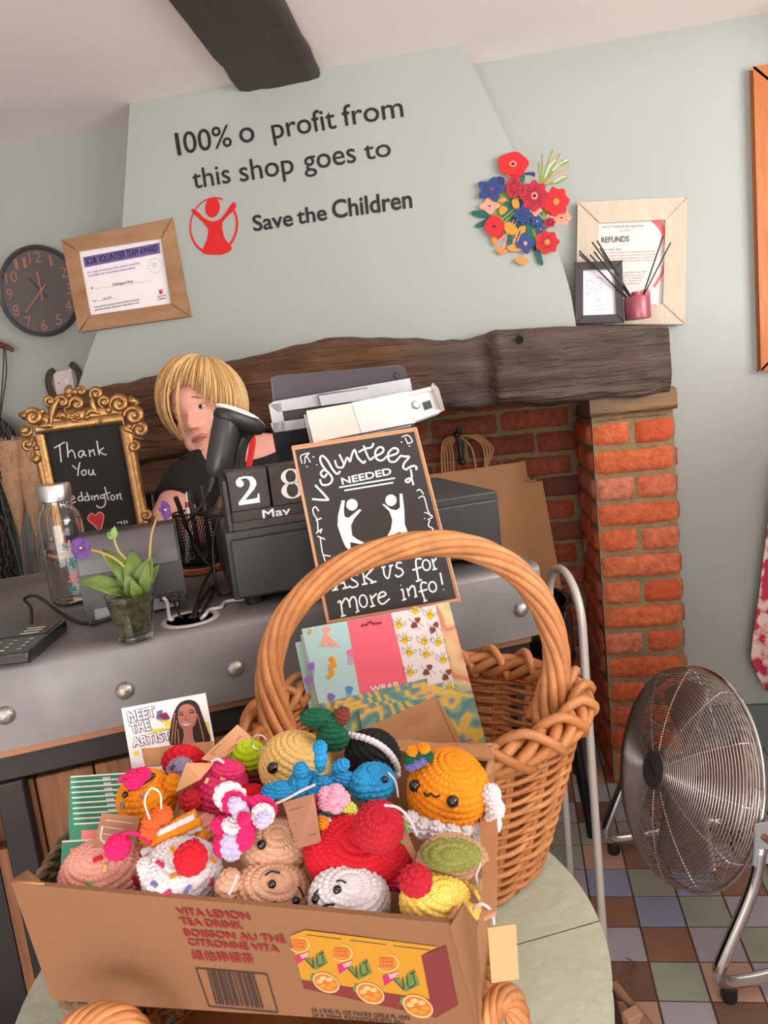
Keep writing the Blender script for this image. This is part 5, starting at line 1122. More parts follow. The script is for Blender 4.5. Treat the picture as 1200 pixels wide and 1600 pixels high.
for a_, b_, m_, w_, d_ in [((226,1344),(318,1304),'orange',15,.018),((222,1332),(314,1292),'white',11,.021),((236,1318),(313,1283),'orange',14,.023),((240,1305),(304,1276),'white',10,.024),((252,1296),(306,1270),'orange',12,.020)]:
    T.tube('cake_layer', Y_[m_], [(a_[0]+(b_[0]-a_[0])*f, a_[1]+(b_[1]-a_[1])*f, d_) for f in (0,.33,.67,1)], w_)
for px_, py_ in [(238,1284),(254,1273),(234,1298)]: T.add('pompom', Y_['coral'], px_, py_, 14, 13, .024, 0, 30, depth=12)
T.tube('hanging_loop', mat('white_thread', S(240,234,226), .8), [(234,1280,.04),(226,1252,.042),(236,1232,.042),(250,1240,.042),(252,1264,.04)], 2.6)
T = Toy('crochet_ramen', 'crochet ramen bowl with pink flower, egg slice and green noodles', 515, 1272, 46, 34, Y_['teal'], 10, 40)
for k in range(5):
    a = 2*PI*k/5; T.add('flower_petal', Y_['bpink'], 521+13*math.cos(a), 1248+11*math.sin(a), 12, 11, .030)
T.add('flower_heart', Y_['bpink'], 521, 1248, 8, 8, .036); T.add('egg_white', Y_['white'], 506, 1290, 18, 20, .030, 0, 60, depth=12); T.add('egg_yolk', Y_['orange'], 503, 1286, 9, 9, .040)
for px_, py_ in [(545,1262),(552,1275),(536,1282),(548,1288),(530,1294)]: T.add('noodle', Y_['ylime'], px_, py_, 11, 8, .028, px_*7 % 90)
T.add('broth', Y_['rose'], 492, 1258, 12, 14, .022)
T.tag([(442,1254),(490,1240),(502,1316),(464,1326)], [.040,.044,.05,.05], kr2, 'brown tag with small print', 3, mat('tag_dark', S(112,74,56), .8)); T.tube('yarn_tie', ywool, [(430,1256,.045),(452,1246,.05),(470,1236,.05),(492,1226,.04)], 4)
T = Toy('crochet_jellyfish', 'orange crochet creature with black eyes, flower hat and white ruffled hem', 700, 1236, 64, 64, Y_['orange'], 12, 22)
T.eyes([(649,1228),(707,1252)], 9.5); T.stitch('mouth', [(663,1238),(668,1244),(674,1240),(681,1245),(688,1243)]); T.add('ear', Y_['orange'], 737, 1222, 22, 28, .008, 20, 20)
for px_, py_ in [(642,1285),(661,1294),(682,1298),(704,1301),(727,1306),(749,1303),(768,1287),(773,1264),(767,1242)]: T.add('ruffle', Y_['white'], px_, py_, 14.5, 17, .030-.0008*abs(px_-690)/5)
for px_, py_, m_ in [(662,1170,'orange'),(645,1174,'orange'),(656,1180,'green'),(640,1186,'green'),(650,1192,'purple'),(660,1186,'purple'),(642,1196,'purple'),(668,1182,'green')]: T.add('hat_petal', Y_[m_], px_, py_, 9, 8, .014)
# --- third row
T = Toy('crochet_axolotl', 'bright blue crochet axolotl with stubby limbs and round head', 478, 1226, 36, 22, Y_['blue'], 78, 25, dz=.012)
for px_, py_, a, b_, th in [(501,1186,9,24,4),(500,1168,10,10,0),(532,1198,10,16,50),(470,1204,11,13,0),(440,1234,25,12,0),(422,1238,13,12,0),(506,1226,20,13,-10),(540,1218,22,11,10),(497,1236,15,12,0)]: T.add('limb', Y_['blue'], px_, py_, a, b_, .012, th, 20)
c_, r_, o_ = T.add('head', Y_['blue'], 584, 1222, 35, 29, .006); T.add('cheek', Y_['blue'], 566, 1226, 20, 24, .012)
T.eyes([(601,1218)], 5.5, c_, r_, tframe(0,25)); T.tube('yarn_tie', ywool, [(606,1206,.04),(618,1222,.04),(622,1246,.04)], 3)
T = Toy('crochet_peach', 'yellow crochet fruit with dark green leaves and a brown stalk', 462, 1198, 57, 54, Y_['mango'], 20, 20)
T.eyes([(427,1200)], 9)
for px_, py_, a, b_, m_, n_ in [(496,1122,27,15,'green','leaf'),(520,1153,25,23,'green','leaf'),(517,1130,14,14,'green','leaf')]: T.add(n_, Y_[m_], px_, py_, a, b_, .012, 0, 20, depth=13)
T.add('stalk', Y_['brown'], 534, 1119, 12, 15, .012, 20, 20)
T = Toy('crochet_rice_ball', 'black crochet ball with a curved white stripe behind the blue axolotl', 582, 1180, 43, 40, Y_['black'], 30, 20)
for k in range(17):
    f = k/16; px_, py_ = 546+(620-546)*math.sin(f*PI/2)**1.0*1.0, 1150+8*f+52*(1-math.cos(f*PI/2))
    q, n = ehit(T.c, T.r*1.0, T.R, min(px_, 619), py_, .001); mb = MB(); mb.ell(q, (6.2*T.k, 5.4*T.k, 5.4*T.k), nu=12, nv=9); mb.build('white_stripe', Y_['white'], T.t)
T = Toy('crochet_lime', 'neon lime green crochet piece with a brown base and key ring', 389, 1182, 27, 25, Y_['lime'], 0, 25)
T.add('base', Y_['brown'], 394, 1214, 25, 19, .004)
mb = MB()
cc = T.at(405,1160,.03); mb.tube([cc+(CX*math.cos(a)*11+CU*math.sin(a)*11)*T.k for a in np.linspace(0,2*PI,24,endpoint=False)], .0007, 6, closed=True); mb.build('key_ring', steel, T.t); T.tube('yarn_tie', ywool, [(412,1168,.03),(420,1176,.03),(414,1190,.03)], 4)
T.tag([(314,1186),(371,1132),(394,1152),(338,1192)], [.016,-.004,-.004,.016], kr1, 'long kraft tag with fine print', 4)
T = Toy('crochet_ice_cream', 'magenta pink crochet ice cream with yellow sprinkles and a red ball', 345, 1232, 42, 46, Y_['rose'], 8, 25)
T.add('ball', Y_['dred'], 297, 1250, 16, 17, .022); T.add('top_fold', Y_['rose'], 356, 1202, 25, 14, .014, 10, 30)
for p in ([(344,1216),(352,1217)],[(322,1224),(326,1216)],[(334,1246),(338,1254)]): T.stitch('sprinkle', p, Y_['mango'], 5)
T.tag([(274,1238),(291,1192),(334,1192),(312,1218)], [.026,.016,.016,.03], kr1, 'blank kraft tag')
T.tube('yarn_tie', ywool, [(330,1190,.02),(340,1186,.02),(350,1192,.02)], 5)
T = Toy('crochet_fish', 'orange crochet animal with a pink bow and lilac spots behind the cake slice', 230, 1247, 46, 43, Y_['orange'], -10, 25)
T.add('fin', Y_['orange'], 268, 1228, 13, 22, .006, 20); T.add('bow', Y_['pink'], 210, 1218, 15, 15, .022); T.add('bow', Y_['pink'], 222, 1210, 13, 10, .022); T.tube('bow_tail', Y_['pink'], [(206,1212,.03),(194,1212,.03),(185,1222,.03)], 6)
T.eyes([(196,1242),(238,1213)], 5); T.stitch('mouth', [(202,1236),(222,1228),(240,1216)]); T.stitch('spot', [(224,1241),(226,1246)], Y_['lilac'], 8); T.stitch('spot', [(193,1254),(192,1262)], Y_['lilac'], 7)
T = Toy('crochet_apple', 'bright red crochet ball at the back left of the carton', 288, 1190, 34, 25, Y_['red'], 10, 25)
T = Toy('crochet_mouse', 'small lilac grey crochet toy half hidden under a kraft tag', 282, 1206, 22, 22, Y_['lilac'], 0, 25, dz=.006); T.eyes([(270,1200)], 4)
T = Toy('crochet_berry', 'small red crochet toy between the pink ice cream and the axolotl', 396, 1246, 24, 20, Y_['red'], 0, 30, dz=-.004)
T = Toy('crochet_bun', 'pale pink crochet toy peeping out beneath the cake slice', 322, 1290, 22, 24, Y_['peach'], 0, 30, dz=-.012)
# ================================================================== on the walls and the mantel
PC = PL(A(0, YC, 1.5), A(0,-1,0)); PB = PL(A(0, YB, 1.5), A(0,-1,0))
vinyl = mat('vinyl_black', S(28,27,30), .5); vred = mat('vinyl_red', S(206,18,24), .45)
def letters(name, label, s_, bl_, br_, tl_, bold, m=vinyl):
    mb = MB(); text_px(mb, s_, PC, bl_, br_, tl_, bold=bold, off=.0012); return tag(mb.build(name, m, smooth=False), label, 'wall lettering')
def multi(name, label, words, bold):
    t_ = thing(name, label, 'wall lettering', PC.hit(*words[0][1]))
    ws = [words[:2]]+[[w_] for w_ in words[2:]] if words[0][0] == 'l' else [[w_] for w_ in words]
    for w_ in ws:
        mb = MB()
        for s_, bl_, br_, tl_ in w_: text_px(mb, s_, PC, bl_, br_, tl_, bold=bold, off=.0012)
        mb.build('word', vinyl, t_, smooth=False)
multi('vinyl_lettering', 'black vinyl wall line reading 100% o profit from, topmost on the chimney breast', [('l',(278,243),(283.5,242),(272,206)),('00%',(289,240),(363,228),(284,205)),('o',(376,224),(399,220),(370,188)),('profit',(427,217),(526,200),(421,183)),('from',(537,197),(631,182),(532,163))], .008)
multi('vinyl_lettering', 'black vinyl wall line reading this shop goes to', [('this',(303,295),(361,285),(298,263)),('shop',(376,284),(460,270),(371,250)),('goes',(476,267),(557,253),(471,233)),('to',(571,250),(612,243),(566,220))], .008)
multi('vinyl_lettering', 'bold black vinyl charity name on the wall beside the red emblem', [('Save',(397,361),(458,352),(394,336)),('the',(466,350),(511,343),(463,325)),('Children',(521,341),(644,324),(518,312))], .028)
# red emblem
ce = crop(280,300,1.0)
def c_em(x, y): return (x, y)
em = thing('red_emblem', 'red vinyl emblem of a figure with raised arms in a ring', 'wall emblem', PC.hit(334,398))
mb = MB()
ctr = (334,353); O_ = [(ctr[0]+38*math.cos(a), ctr[1]+45*math.sin(a)-.07*38*math.cos(a)) for a in np.linspace(-.62, 2*PI-.62-.55, 60)]
I_ = [(ctr[0]+1.5*(1-i/59.)*0+35*math.cos(a)-.5, ctr[1]+41.5*math.sin(a)-.07*35*math.cos(a)-1.0) for i, a in enumerate(np.linspace(-.62, 2*PI-.62-.55, 60))]
tap = np.linspace(0, 1, 60)
mb.grid(np.stack([PC.hits(O_, .0012), PC.hits(I_, .0012)], 0)); mb.build('ring', vred, em, smooth=False)
mb = MB()
bodyp = [(300,331),(304,327),(325,344),(344,342),(362,318),(367,317),(369,322),(366,328),(351,343),(347,352),(351,372),(362,388),(350,397),(331,398),(316,394),(323,374),(325,360),(319,350)]
mb.poly(PC.hits(spline(bodyp, 90, True)[::-1], .0013)); mb.build('figure', vred, em, smooth=False)
mb = MB(); mb.poly(PC.hits([(332+11.5*math.cos(a), 324+16*math.sin(a)-.1*11*math.cos(a)) for a in np.linspace(0, 2*PI, 30, endpoint=False)][::-1], .0014)); mb.build('figure_head', vred, em, smooth=False)

def frame(name, label, cat, pl, outer, inner, th, m, backm, bev=.002, matm=None):
    t_ = thing(name, label, cat, pl.hit(*[(outer[2][i]+outer[3][i])/2 for i in (0,1)]))
    O_, I_ = pl.hits(outer), pl.hits(inner)
    for i in range(4):
        j = (i+1) % 4; mb = MB(); mb.prism([O_[i], O_[j], I_[j], I_[i]], -pl.n*th); mb.build('frame_rail', m, t_, bevel=bev)
    mb = MB(); mb.prism(I_-pl.n*th*.45, -pl.n*th*.5); s_ = mb.build('print_sheet', backm, t_); return t_, s_, PL(I_[0]-pl.n*th*.45, pl.n)
fw = mat('award_oak', S(176,134,98), .55, var=(10, S(140,100,70), .28), bump=(40,.3), stretch=(.5,2,2))
sheet = mat('print_white', S(238,230,234), .5)
# award
pa = PL(A(0, YC-.018, 1.5), A(0,-1,.03))
cA = crop(80,330,5)
t_, sh_, pi_ = frame('award_frame', 'light oak framed volunteer team award hanging beside the clock', 'picture frame', pa, [(97,376),(268,342),(295,493),(124,518)], [(121,392),(252,371),(268,475),(140,494)], .018, fw, sheet)
mb = MB(); mb.poly(pi_.hits([cA(p) for p in [(248,360),(845,245),(852,328),(262,440)]][::-1], .0006)); mb.build('purple_band', mat('band_purple', S(112,98,158), .5), sh_)
mb = MB(); text_px(mb, 'SCUK VOLUNTEER TEAM AWARD', pi_, cA((272,420)), cA((835,312)), cA((264,366)), bold=.02, off=.001)
mb.build('title', mat('award_ink', S(38,30,60), .6), sh_, smooth=False)
mb = MB(); mb2 = MB()
for s_, a, b_, c_ in (('For a team of volunteers who achieved something',(284,490),(692,412),(282,470)),('remarkable over the previous twelve months.',(290,514),(660,448),(288,494))): text_px(mb, s_, pi_, cA(a), cA(b_), cA(c_), off=.0008)
mb.build('subtitle', mat('award_violet', S(96,84,146), .6), sh_, smooth=False)
for s_, a, b_, c_ in (('Teddington Shop',(476,584),(640,554),(473,564)),('TO',(308,612),(328,608),(306,594)),('Date',(328,708),(350,704),(326,696)),('May 2025',(408,690),(470,679),(406,676)),('Thank you for your commitment to Save the Children, your amazing',(338,756),(688,694),(336,742)),('generosity and passion will be given to help children in need.',(342,778),(690,718),(340,764)),('Save the',(830,674),(898,660),(828,658)),('Children',(834,696),(902,683),(832,680))): text_px(mb2, s_, pi_, cA(a), cA(b_), cA(c_), bold=.01, off=.0008)
strokes_px(mb2, pi_, [[(335,608),(800,540)],[(350,704),(510,678)]], .0006, tf=cA)
for k in range(14):
    a = 2*PI*k/14; strokes_px(mb2, pi_, [[(812+42*math.cos(a),425+48*math.sin(a)),(812+60*math.cos(a),425+66*math.sin(a))]], .0010, tf=cA)
strokes_px(mb2, pi_, [[(806,440),(788,418),(800,406),(808,416),(820,402),(826,420),(806,440)]], .0009, tf=cA)
mb2.build('award_lettering', mat('award_grey', S(70,66,78), .6), sh_, smooth=False)
mb = MB(); strokes_px(mb, pi_, [[(858+17*math.cos(a),628+20*math.sin(a)) for a in np.linspace(0,5.8,14)]], .0008, tf=cA); disc(mb, pi_.hit(*cA((857,617)),.0009), pi_.n, .0018); mb.poly(pi_.hits([cA(p) for p in [(842,612),(858,626),(874,608),(866,646),(848,646)]][::-1], .0009)); mb.build('small_emblem', vred, sh_, smooth=False)
# clock
ckm = mat('clock_slate', S(98,90,92), .55, var=(9, S(94,87,88), .3), stretch=(3,1,.6)); ckr = mat('clock_copper', S(176,120,106), .4, .3)
cc = PB.hit(66,456); RK = np.stack([A(1,0,0), A(0,0,1), A(0,-1,0)], 1)
rk = np.linalg.norm(PB.hit(4,463)-cc)*1.01
ck = thing('wall_clock', 'round slate grey wall clock with copper numerals half behind the award frame', 'clock', cc-UZ*rk)
mb = MB(); mb.lathe([(0,.012),(rk*.9,.012),(rk*.93,.022),(rk*.98,.026),(rk,.022),(rk,.002),(0,.001)], cc, RK, 64); mb.build('case', mat('clock_rim', S(72,68,72), .4), ck)
mb = MB(); mb.lathe([(0,.0135),(rk*.91,.0135),(rk*.91,.012)], cc, RK, 64); mb.build('dial', ckm, ck)
tw = -2.5*D2R
for n_ in range(1, 13):
    a = PI/2-n_*PI/6+tw; p = cc+A(math.cos(a)*rk*.74, -.0145, math.sin(a)*rk*.74); mb = MB(); s_ = str(n_); w_ = rk*(.30 if n_ > 9 else .15)*(.45 if n_ == 1 else 1)
    text(mb, s_.replace('1','l') if n_ in (1,11) else s_, p-A(w_/2,0,rk*.12), A(w_,0,0), A(0,0,rk*.25), bold=-.01); mb.build('numeral', ckr, ck, smooth=False)
for nm, ang_, ln_, w_ in (('hour_hand', 91, .42, .0035), ('minute_hand', 222, .62, .003), ('second_hand', 128, .4, .0012)):
    a = ang_*D2R; d_ = A(math.cos(a),0,math.sin(a)); q = cc+A(.006,-.016,0)
    mb = MB(); mb.tube([q-d_*rk*.2, q+d_*rk*ln_], w_, 6, flat=(A(0,1,0),.3)); mb.build(nm, ckr if nm[0] != 's' else blackm, ck)
# refunds frame, small black frame, diffuser on the mantel
cF = crop(860,290,5)
lime = mat('limed_wood', S(200,186,168), .6, var=(12, S(184,168,148), .3), bump=(60,.2), stretch=(2,2,.4))
pr_ = PL(A(0, YB-.035, 1.34), A(0,-1,.045))
t_, sh_, pi_ = frame('refunds_frame', 'wide pale wooden frame with a refunds notice leaning on the wall above the mantel', 'picture frame', pr_, [(904,317),(1073,309),(1069,505.5),(901,505.5)], [(935,347),(1041,342),(1037,476),(933,479)], .022, lime, mat('notice_white', S(214,208,202), .5))
mb = MB(); pk_ = mat('notice_coral', S(238,100,108), .6)
def arc(pts, w): strokes_px(mb, pi_, [pts], w, tf=cF, off=.0004, flat=.1)
mb.poly(pi_.hits([cF(p) for p in [(780,268),(858,262),(905,345),(906,560),(880,400),(840,330)]], .0006)); mb.poly(pi_.hits([cF(p) for p in [(895,610),(885,690),(815,800),(800,785),(860,690),(880,620)]], .0006)); mb.poly(pi_.hits([cF(p) for p in [(575,880),(620,868),(620,900),(575,905)]], .0006)); mb.poly(pi_.hits([cF(p) for p in [(700,820),(765,802),(785,850),(720,895),(690,880)]], .0006))
mb.build('ring_print', pk_, sh_, smooth=False)
mb = MB(); text_px(mb, 'REFUNDS', pi_, cF((400,446)), cF((615,436)), cF((398,400)), bold=.02, off=.0008); text_px(mb, "mary's living & giving shop", pi_, cF((400,328)), cF((728,316)), cF((399,314)), bold=.0, off=.0008); strokes_px(mb, pi_, [[(400,338),(722,324)]], .0005, tf=cF); text_px(mb, 'Your legal rights', pi_, cF((402,506)), cF((556,500)), cF((401,494)), off=.0008); text_px(mb, 'Save the Children', pi_, cF((545,356)), cF((630,352)), cF((545,346)), off=.0008)
mb.build('notice_lettering', mat('notice_ink', S(60,52,52), .6), sh_, smooth=False)
mb = MB()
for s_, a, b_, c_ in (('When you buy goods from a business in the law you',(402,532),(820,516),(401,520)),('have a number of rights as a consumer. These include',(402,556),(830,540),(401,544)),('the right to a refund, replacement, repair or',(402,578),(815,562),(401,566)),('compensation where the goods are faulty',(402,600),(805,584),(401,588)),('your legal rights are that we will',(402,694),(745,678),(401,680)),('usually change goods you return',(402,716),(735,700),(401,704)),('or to ask for a refund',(402,738),(720,722),(401,726)),('of unused items',(402,760),(715,744),(401,748)),('with receipts',(402,782),(700,766),(401,770))): text_px(mb, s_, pi_, cF(a), cF(b_), cF(c_), off=.0008)
mb.build('notice_small_print', mat('notice_red', S(196,84,84), .6), sh_, smooth=False)
ps_ = PL(A(0, YB-.115, 1.34), A(0,-1,.06))
t_, sh_, pi_ = frame('small_black_frame', 'small black frame with a line drawing of two people on the mantel', 'picture frame', ps_, [(900,411),(971,408),(974,502),(900,504)], [(910,421),(961,419),(964,492),(910,494)], .014, mat('frame_black', S(56,48,52), .45), mat('print_lilac', S(214,206,214), .5))
mb = MB()
strokes_px(mb, pi_, [[(310+28*math.cos(a),775+32*math.sin(a)) for a in np.linspace(.4,6,12)],[(382+26*math.cos(a),748+28*math.sin(a)) for a in np.linspace(.2,6,12)],[(282,750),(300,735),(330,745)],[(355,725),(385,715),(412,735)],[(298,775),(312,772)],[(318,795),(306,798)],[(372,748),(390,745)],[(300,815),(288,850),(292,870)],[(340,800),(360,830),(352,855)],[(372,800),(400,795)],[(380,815),(402,825)],[(395,770),(402,800)],[(345,905),(360,888),(380,900),(400,885)],[(330,940),(415,930)],[(348,975),(410,965)]], .0006, tf=cF, off=.0005)
mb.build('line_drawing', mat('pencil', S(110,100,112), .7), sh_)
db = A(*atY(997, 499, YB-.11)); db[2] = float(np.interp(db[0], xs*0+0, xs*0)) if False else atY(975,502,YB-.11)[2]
df = thing('reed_diffuser', 'dusty pink reed diffuser with black reeds beside the small frame', 'reed diffuser', db)
dm = mat('diffuser_pink', S(160,84,98), .3, .2)
kk = np.linalg.norm(atY(1016,490,YB-.11)-atY(975,490,YB-.11))/2
mb = MB(); mb.lathe([(0,.001),(kk*.97,.001),(kk,.004),(kk,.058),(kk*.96,.061),(kk*.45,.062),(kk*.42,.064),(kk*.42,.073),(kk*.30,.074),(0,.072)], db, n=40); mb.build('bottle', dm, df)
for k, (x, y, dd) in enumerate([(925,378,.02),(933,376,.0),(937,388,.03),(905,392,-.01),(922,398,.03),(928,393,-.02),(905,397,.02),(1036,369,.01),(1048,379,-.01)]):
    tp_ = atY(x, y, db[1]+dd); b0 = db+A(.004*math.cos(k), .004*math.sin(k), .03); mb = MB(); mb.tube([b0, tp_], .0021, 6); mb.build('reed', blackm, df)
# die-cut bouquet on the chimney corner
cB = crop(720,220,6)
bq = thing('paper_bouquet', 'die-cut paper bouquet of red poppies and blue flowers on the chimney corner', 'wall decoration', PC.hit(815,415))
pal = {k: mat('bouquet_'+k, c, .65) for k, c in dict(red=S(198,28,34), crimson=S(176,22,48), blue=S(38,64,122), navy=S(36,40,84), salmon=S(244,148,126), teal=S(20,88,84), green=S(120,142,62), ochre=S(196,138,52), orange=S(230,130,60), cream=S(236,220,170), dark=S(40,22,40)).items()}
def cut(name, pts, m, off, parent=bq, th=.002, n=40):
    P = PC.hits([cB(p) for p in spline(pts, n, True)], off); mb = MB(); mb.prism(P, A(0,th,0)); return mb.build(name, pal[m], parent, smooth=False)
cut('leaf_backing', [(450,400),(330,540),(300,700),(380,850),(480,900),(600,930),(720,880),(790,740),(830,600),(700,500),(600,430)], 'green', .004); cut('leaf_backing', [(420,560),(380,700),(470,790),(640,830),(740,780),(760,660),(640,560),(520,500)], 'teal', .0055)
def flower(name, cx, cy, rx_, ry_, m, off_, lobes=6, rot=0, centre='dark', ring_='salmon', vein='dark', k=.10):
    off = off_; rx_, ry_ = rx_*1.10, ry_*1.10
    o = cut(name, [(cx+rx_*(1+k*math.cos(lobes*a+rot))*math.cos(a), cy+ry_*(1+k*math.cos(lobes*a+rot))*math.sin(a)) for a in np.linspace(0, 2*PI, 36, endpoint=False)], m, off, n=72)
    if vein:
        mb = MB()
        for j in range(18):
            a = 2*PI*j/18+rot; strokes_px(mb, PC, [[(cx+rx_*.35*math.cos(a), cy+ry_*.35*math.sin(a)), (cx+rx_*(.6+.25*(j%3)/2)*math.cos(a+.06), cy+ry_*(.6+.25*(j%3)/2)*math.sin(a+.06))]], .0016, tf=cB, off=off+.0004)
        mb.build('petal_vein', pal[vein], o)
    if ring_: cut('flower_ring', [(cx+rx_*.24*math.cos(a), cy+ry_*.24*math.sin(a)) for a in np.linspace(0, 2*PI, 10, endpoint=False)], ring_, off+.0016, o, .0012, 20)
    cut('flower_centre', [(cx+rx_*.13*math.cos(a), cy+ry_*.13*math.sin(a)) for a in np.linspace(0, 2*PI, 8, endpoint=False)], centre, off+.0024, o, .0012, 16); return o
def stems(name, lines, m, w, off):
    mb = MB(); strokes_px(mb, PC, lines, w, tf=cB, off=off, flat=.35); mb.build(name, pal[m], bq)
stems('grass_blade', [[(745,400),(735,300),(732,200)],[(750,390),(760,250),(762,125)],[(760,395),(800,250),(862,85)],[(775,400),(860,250),(928,120)],[(780,405),(900,250),(1015,195)],[(790,420),(900,370),(990,320)],[(770,390),(850,300),(960,180)],[(785,415),(920,390),(995,345)]], 'green', .0046, .010)
stems('grass_blade', [[(790,340),(830,240),(890,180)],[(860,280),(940,210),(1000,180)],[(870,390),(930,350),(980,330)]], 'cream', .0032, .0115); stems('grass_blade', [[(780,400),(860,330),(1020,250)],[(820,230),(860,170),(905,125)]], 'orange', .0030, .012)
stems('stem', [[(430,520),(520,540),(600,520)],[(360,760),(500,640)],[(400,770),(520,660)],[(370,520),(450,560)],[(700,640),(800,780),(800,830)],[(560,480),(600,420),(570,360)]], 'green', .006, .006)
stems('stem', [[(360,930),(440,860),(500,740)],[(390,1020),(430,900)],[(490,960),(560,800)],[(520,970),(590,800)],[(595,1100),(610,1050),(640,960)],[(480,830),(550,720)]], 'salmon', .004, .009)
for pts in ([(105,660),(190,655),(270,690),(270,715),(180,720),(110,690)],[(140,790),(220,740),(260,720),(250,770),(170,815)],[(690,990),(740,1040),(775,1150),(740,1160),(700,1080)],[(610,680),(650,780),(700,960),(690,1040),(640,960),(610,820)],[(570,320),(600,330),(590,390),(565,370)],[(440,900),(480,890),(480,980),(440,960)]): cut('fern_leaf', pts, 'teal', .007, n=30)
for pts in ([(480,560),(530,540),(550,600),(540,660),(490,620)],[(360,640),(400,610),(440,640),(400,690),(370,690)],[(400,790),(460,760),(540,840),(500,880),(430,860)],[(430,1005),(500,965),(590,1010),(500,1040)],[(505,1120),(570,1090),(640,1130),(580,1165)],[(560,810),(610,800),(590,880),(560,870)],[(340,560),(400,530),(430,560),(380,580)]): cut('yarrow_head', pts, 'ochre', .011, n=30)
for pts in ([(290,900),(330,900),(350,990),(300,960)],[(330,1020),(390,1005),(440,1040),(380,1065)],[(400,310),(450,305),(480,350),(440,330)]): cut('poppy_cup', pts, 'orange', .010, n=24)
cut('cornflower_bud', [(600,300),(690,295),(690,335),(650,320),(610,320)], 'navy', .009, n=20)
flower('poppy', 490, 215, 130, 100, 'red', .016, 5, .6, vein=None, k=.05); cut('poppy_petal', [(400,300),(480,250),(600,290),(560,330),(500,365),(450,310)], 'red', .013)
flower('anemone', 285, 455, 105, 90, 'blue', .015, 5, .3, 'red', None, 'navy', .22); cut('anemone_petal', [(330,345),(400,345),(405,400),(350,460)], 'navy', .012)
flower('poppy', 500, 440, 68, 88, 'crimson', .017, 9, 0, 'crimson', None); flower('poppy', 690, 515, 115, 125, 'crimson', .018, 8, .2); flower('poppy', 895, 570, 105, 120, 'red', .014, 7, .5, 'ochre', 'ochre', 'crimson')
flower('sweet_pea', 270, 610, 75, 60, 'salmon', .011, 4, .4, 'navy', None, None, .2); flower('sweet_pea', 945, 720, 78, 62, 'salmon', .013, 6, 0, 'navy', None, 'orange'); flower('sweet_pea', 700, 650, 50, 45, 'salmon', .011, 4, 0, 'navy', 'red', None, .2)
flower('cornflower', 580, 700, 72, 70, 'blue', .019, 8, 0, 'navy', None, 'navy', .22); cut('cornflower_petal', [(570,600),(600,600),(620,660),(560,660)], 'blue', .016, n=20)
flower('forget_me_not', 715, 755, 50, 40, 'blue', .012, 5, 0, 'cream', None, None, .2); flower('forget_me_not', 750, 830, 38, 36, 'blue', .012, 5, 1, 'cream', None, None, .2); flower('iris', 605, 960, 68, 75, 'blue', .013, 4, .8, 'salmon', 'salmon', None, .22)
flower('poppy', 315, 800, 82, 88, 'red', .015, 4, .2, 'dark', None, None, .06); cut('poppy_petal', [(330,860),(390,830),(390,890),(350,920)], 'crimson', .012, n=20); flower('poppy', 835, 765, 48, 42, 'crimson', .016, 7, 0, 'crimson', None); flower('poppy', 810, 950, 98, 95, 'red', .016, 7, .3, 'orange', 'orange'); cut('poppy_petal', [(800,640),(880,660),(860,700),(820,690)], 'red', .010, n=20)
# wooden frame at the right edge
of = mat('orange_pine', S(196,118,60), .5, var=(9, S(168,92,44), .28), bump=(40,.3), stretch=(2,2,.35))
pw = PL(A(0, YB-.03, 1.5), A(0,-1,0))
zt_, zb_ = pw.hit(1178,106)[2], pw.hit(1194,577)[2]; xl = pw.hit(1185,340)[0]
t_ = thing('pine_frame', 'orange pine framed picture cut off by the right picture edge', 'picture frame', A(xl+.125, YB-.01, zb_))
for a, b_, c_, d_ in ((A(xl,0,zt_),A(xl+.25,0,zt_),A(xl+.195,0,zt_-.055),A(xl+.055,0,zt_-.055)),(A(xl,0,zb_),A(xl,0,zt_),A(xl+.055,0,zt_-.055),A(xl+.055,0,zb_+.055)),(A(xl+.25,0,zb_),A(xl+.25,0,zt_),A(xl+.195,0,zt_-.055),A(xl+.195,0,zb_+.055)),(A(xl,0,zb_),A(xl+.25,0,zb_),A(xl+.195,0,zb_+.055),A(xl+.055,0,zb_+.055))):
    mb = MB(); mb.prism([p+A(0,YB-.03,0) for p in (a,b_,c_,d_)], A(0,.028,0)); mb.build('frame_rail', of, t_, bevel=.003)
mb = MB(); mb.obox((xl+.05,YB-.014,zb_+.05), (.15,0,0), (0,.01,0), (0,0,zt_-zb_-.1)); mb.build('print_sheet', sheet, t_)
# horseshoe, switch, hook on the recess wall
iron = mat('rusty_iron', S(84,68,62), .6, .4, bump=(120,.5))
hs = MB(); hp = [(83,612),(76,596),(77,584),(84,580)], [(108,568),(120,574),(126,592),(122,612)]
hpts = [(84,578),(77,584),(75,598),(80,614),(92,625),(108,626),(121,614),(125,596),(120,578),(110,568)]
P = spline(PB.hits(hpts, .012), 50); hs.tube(P, np.concatenate([np.linspace(.009,.012,25), np.linspace(.012,.010,25)]), 12, flat=(A(0,1,0),.5))
tag(hs.build('horseshoe', iron), 'rusty horseshoe on the wall around the white switch plate', 'horseshoe')
sw = thing('switch_plate', 'white switch plate framed by the horseshoe', 'light switch', PB.hit(100,615))
sq = PL(A(0, YB-.009, 1.2), A(0,-1,0)); mb = MB(); slab(mb, sq, [(84,583),(111,577),(116,609),(89,616)], .008); mb.build('plate', mat('switch_white', S(226,206,204), .4), sw, bevel=.0015)
mb = MB(); slab(mb, sq, [(101,592),(107,590.5),(108.5,599),(102.5,600.5)], .002, off=.0025); mb.build('rocker', white_p, sw, bevel=.0006)
mb = MB(); disc(mb, sq.hit(92,599,.0006), sq.n, .0022); mb.build('screw', iron, sw)
hk = thing('coat_hanger_hook', 'dark wooden hook with a hanging cord at the left picture edge', 'hook', PB.hit(5,545,.03))
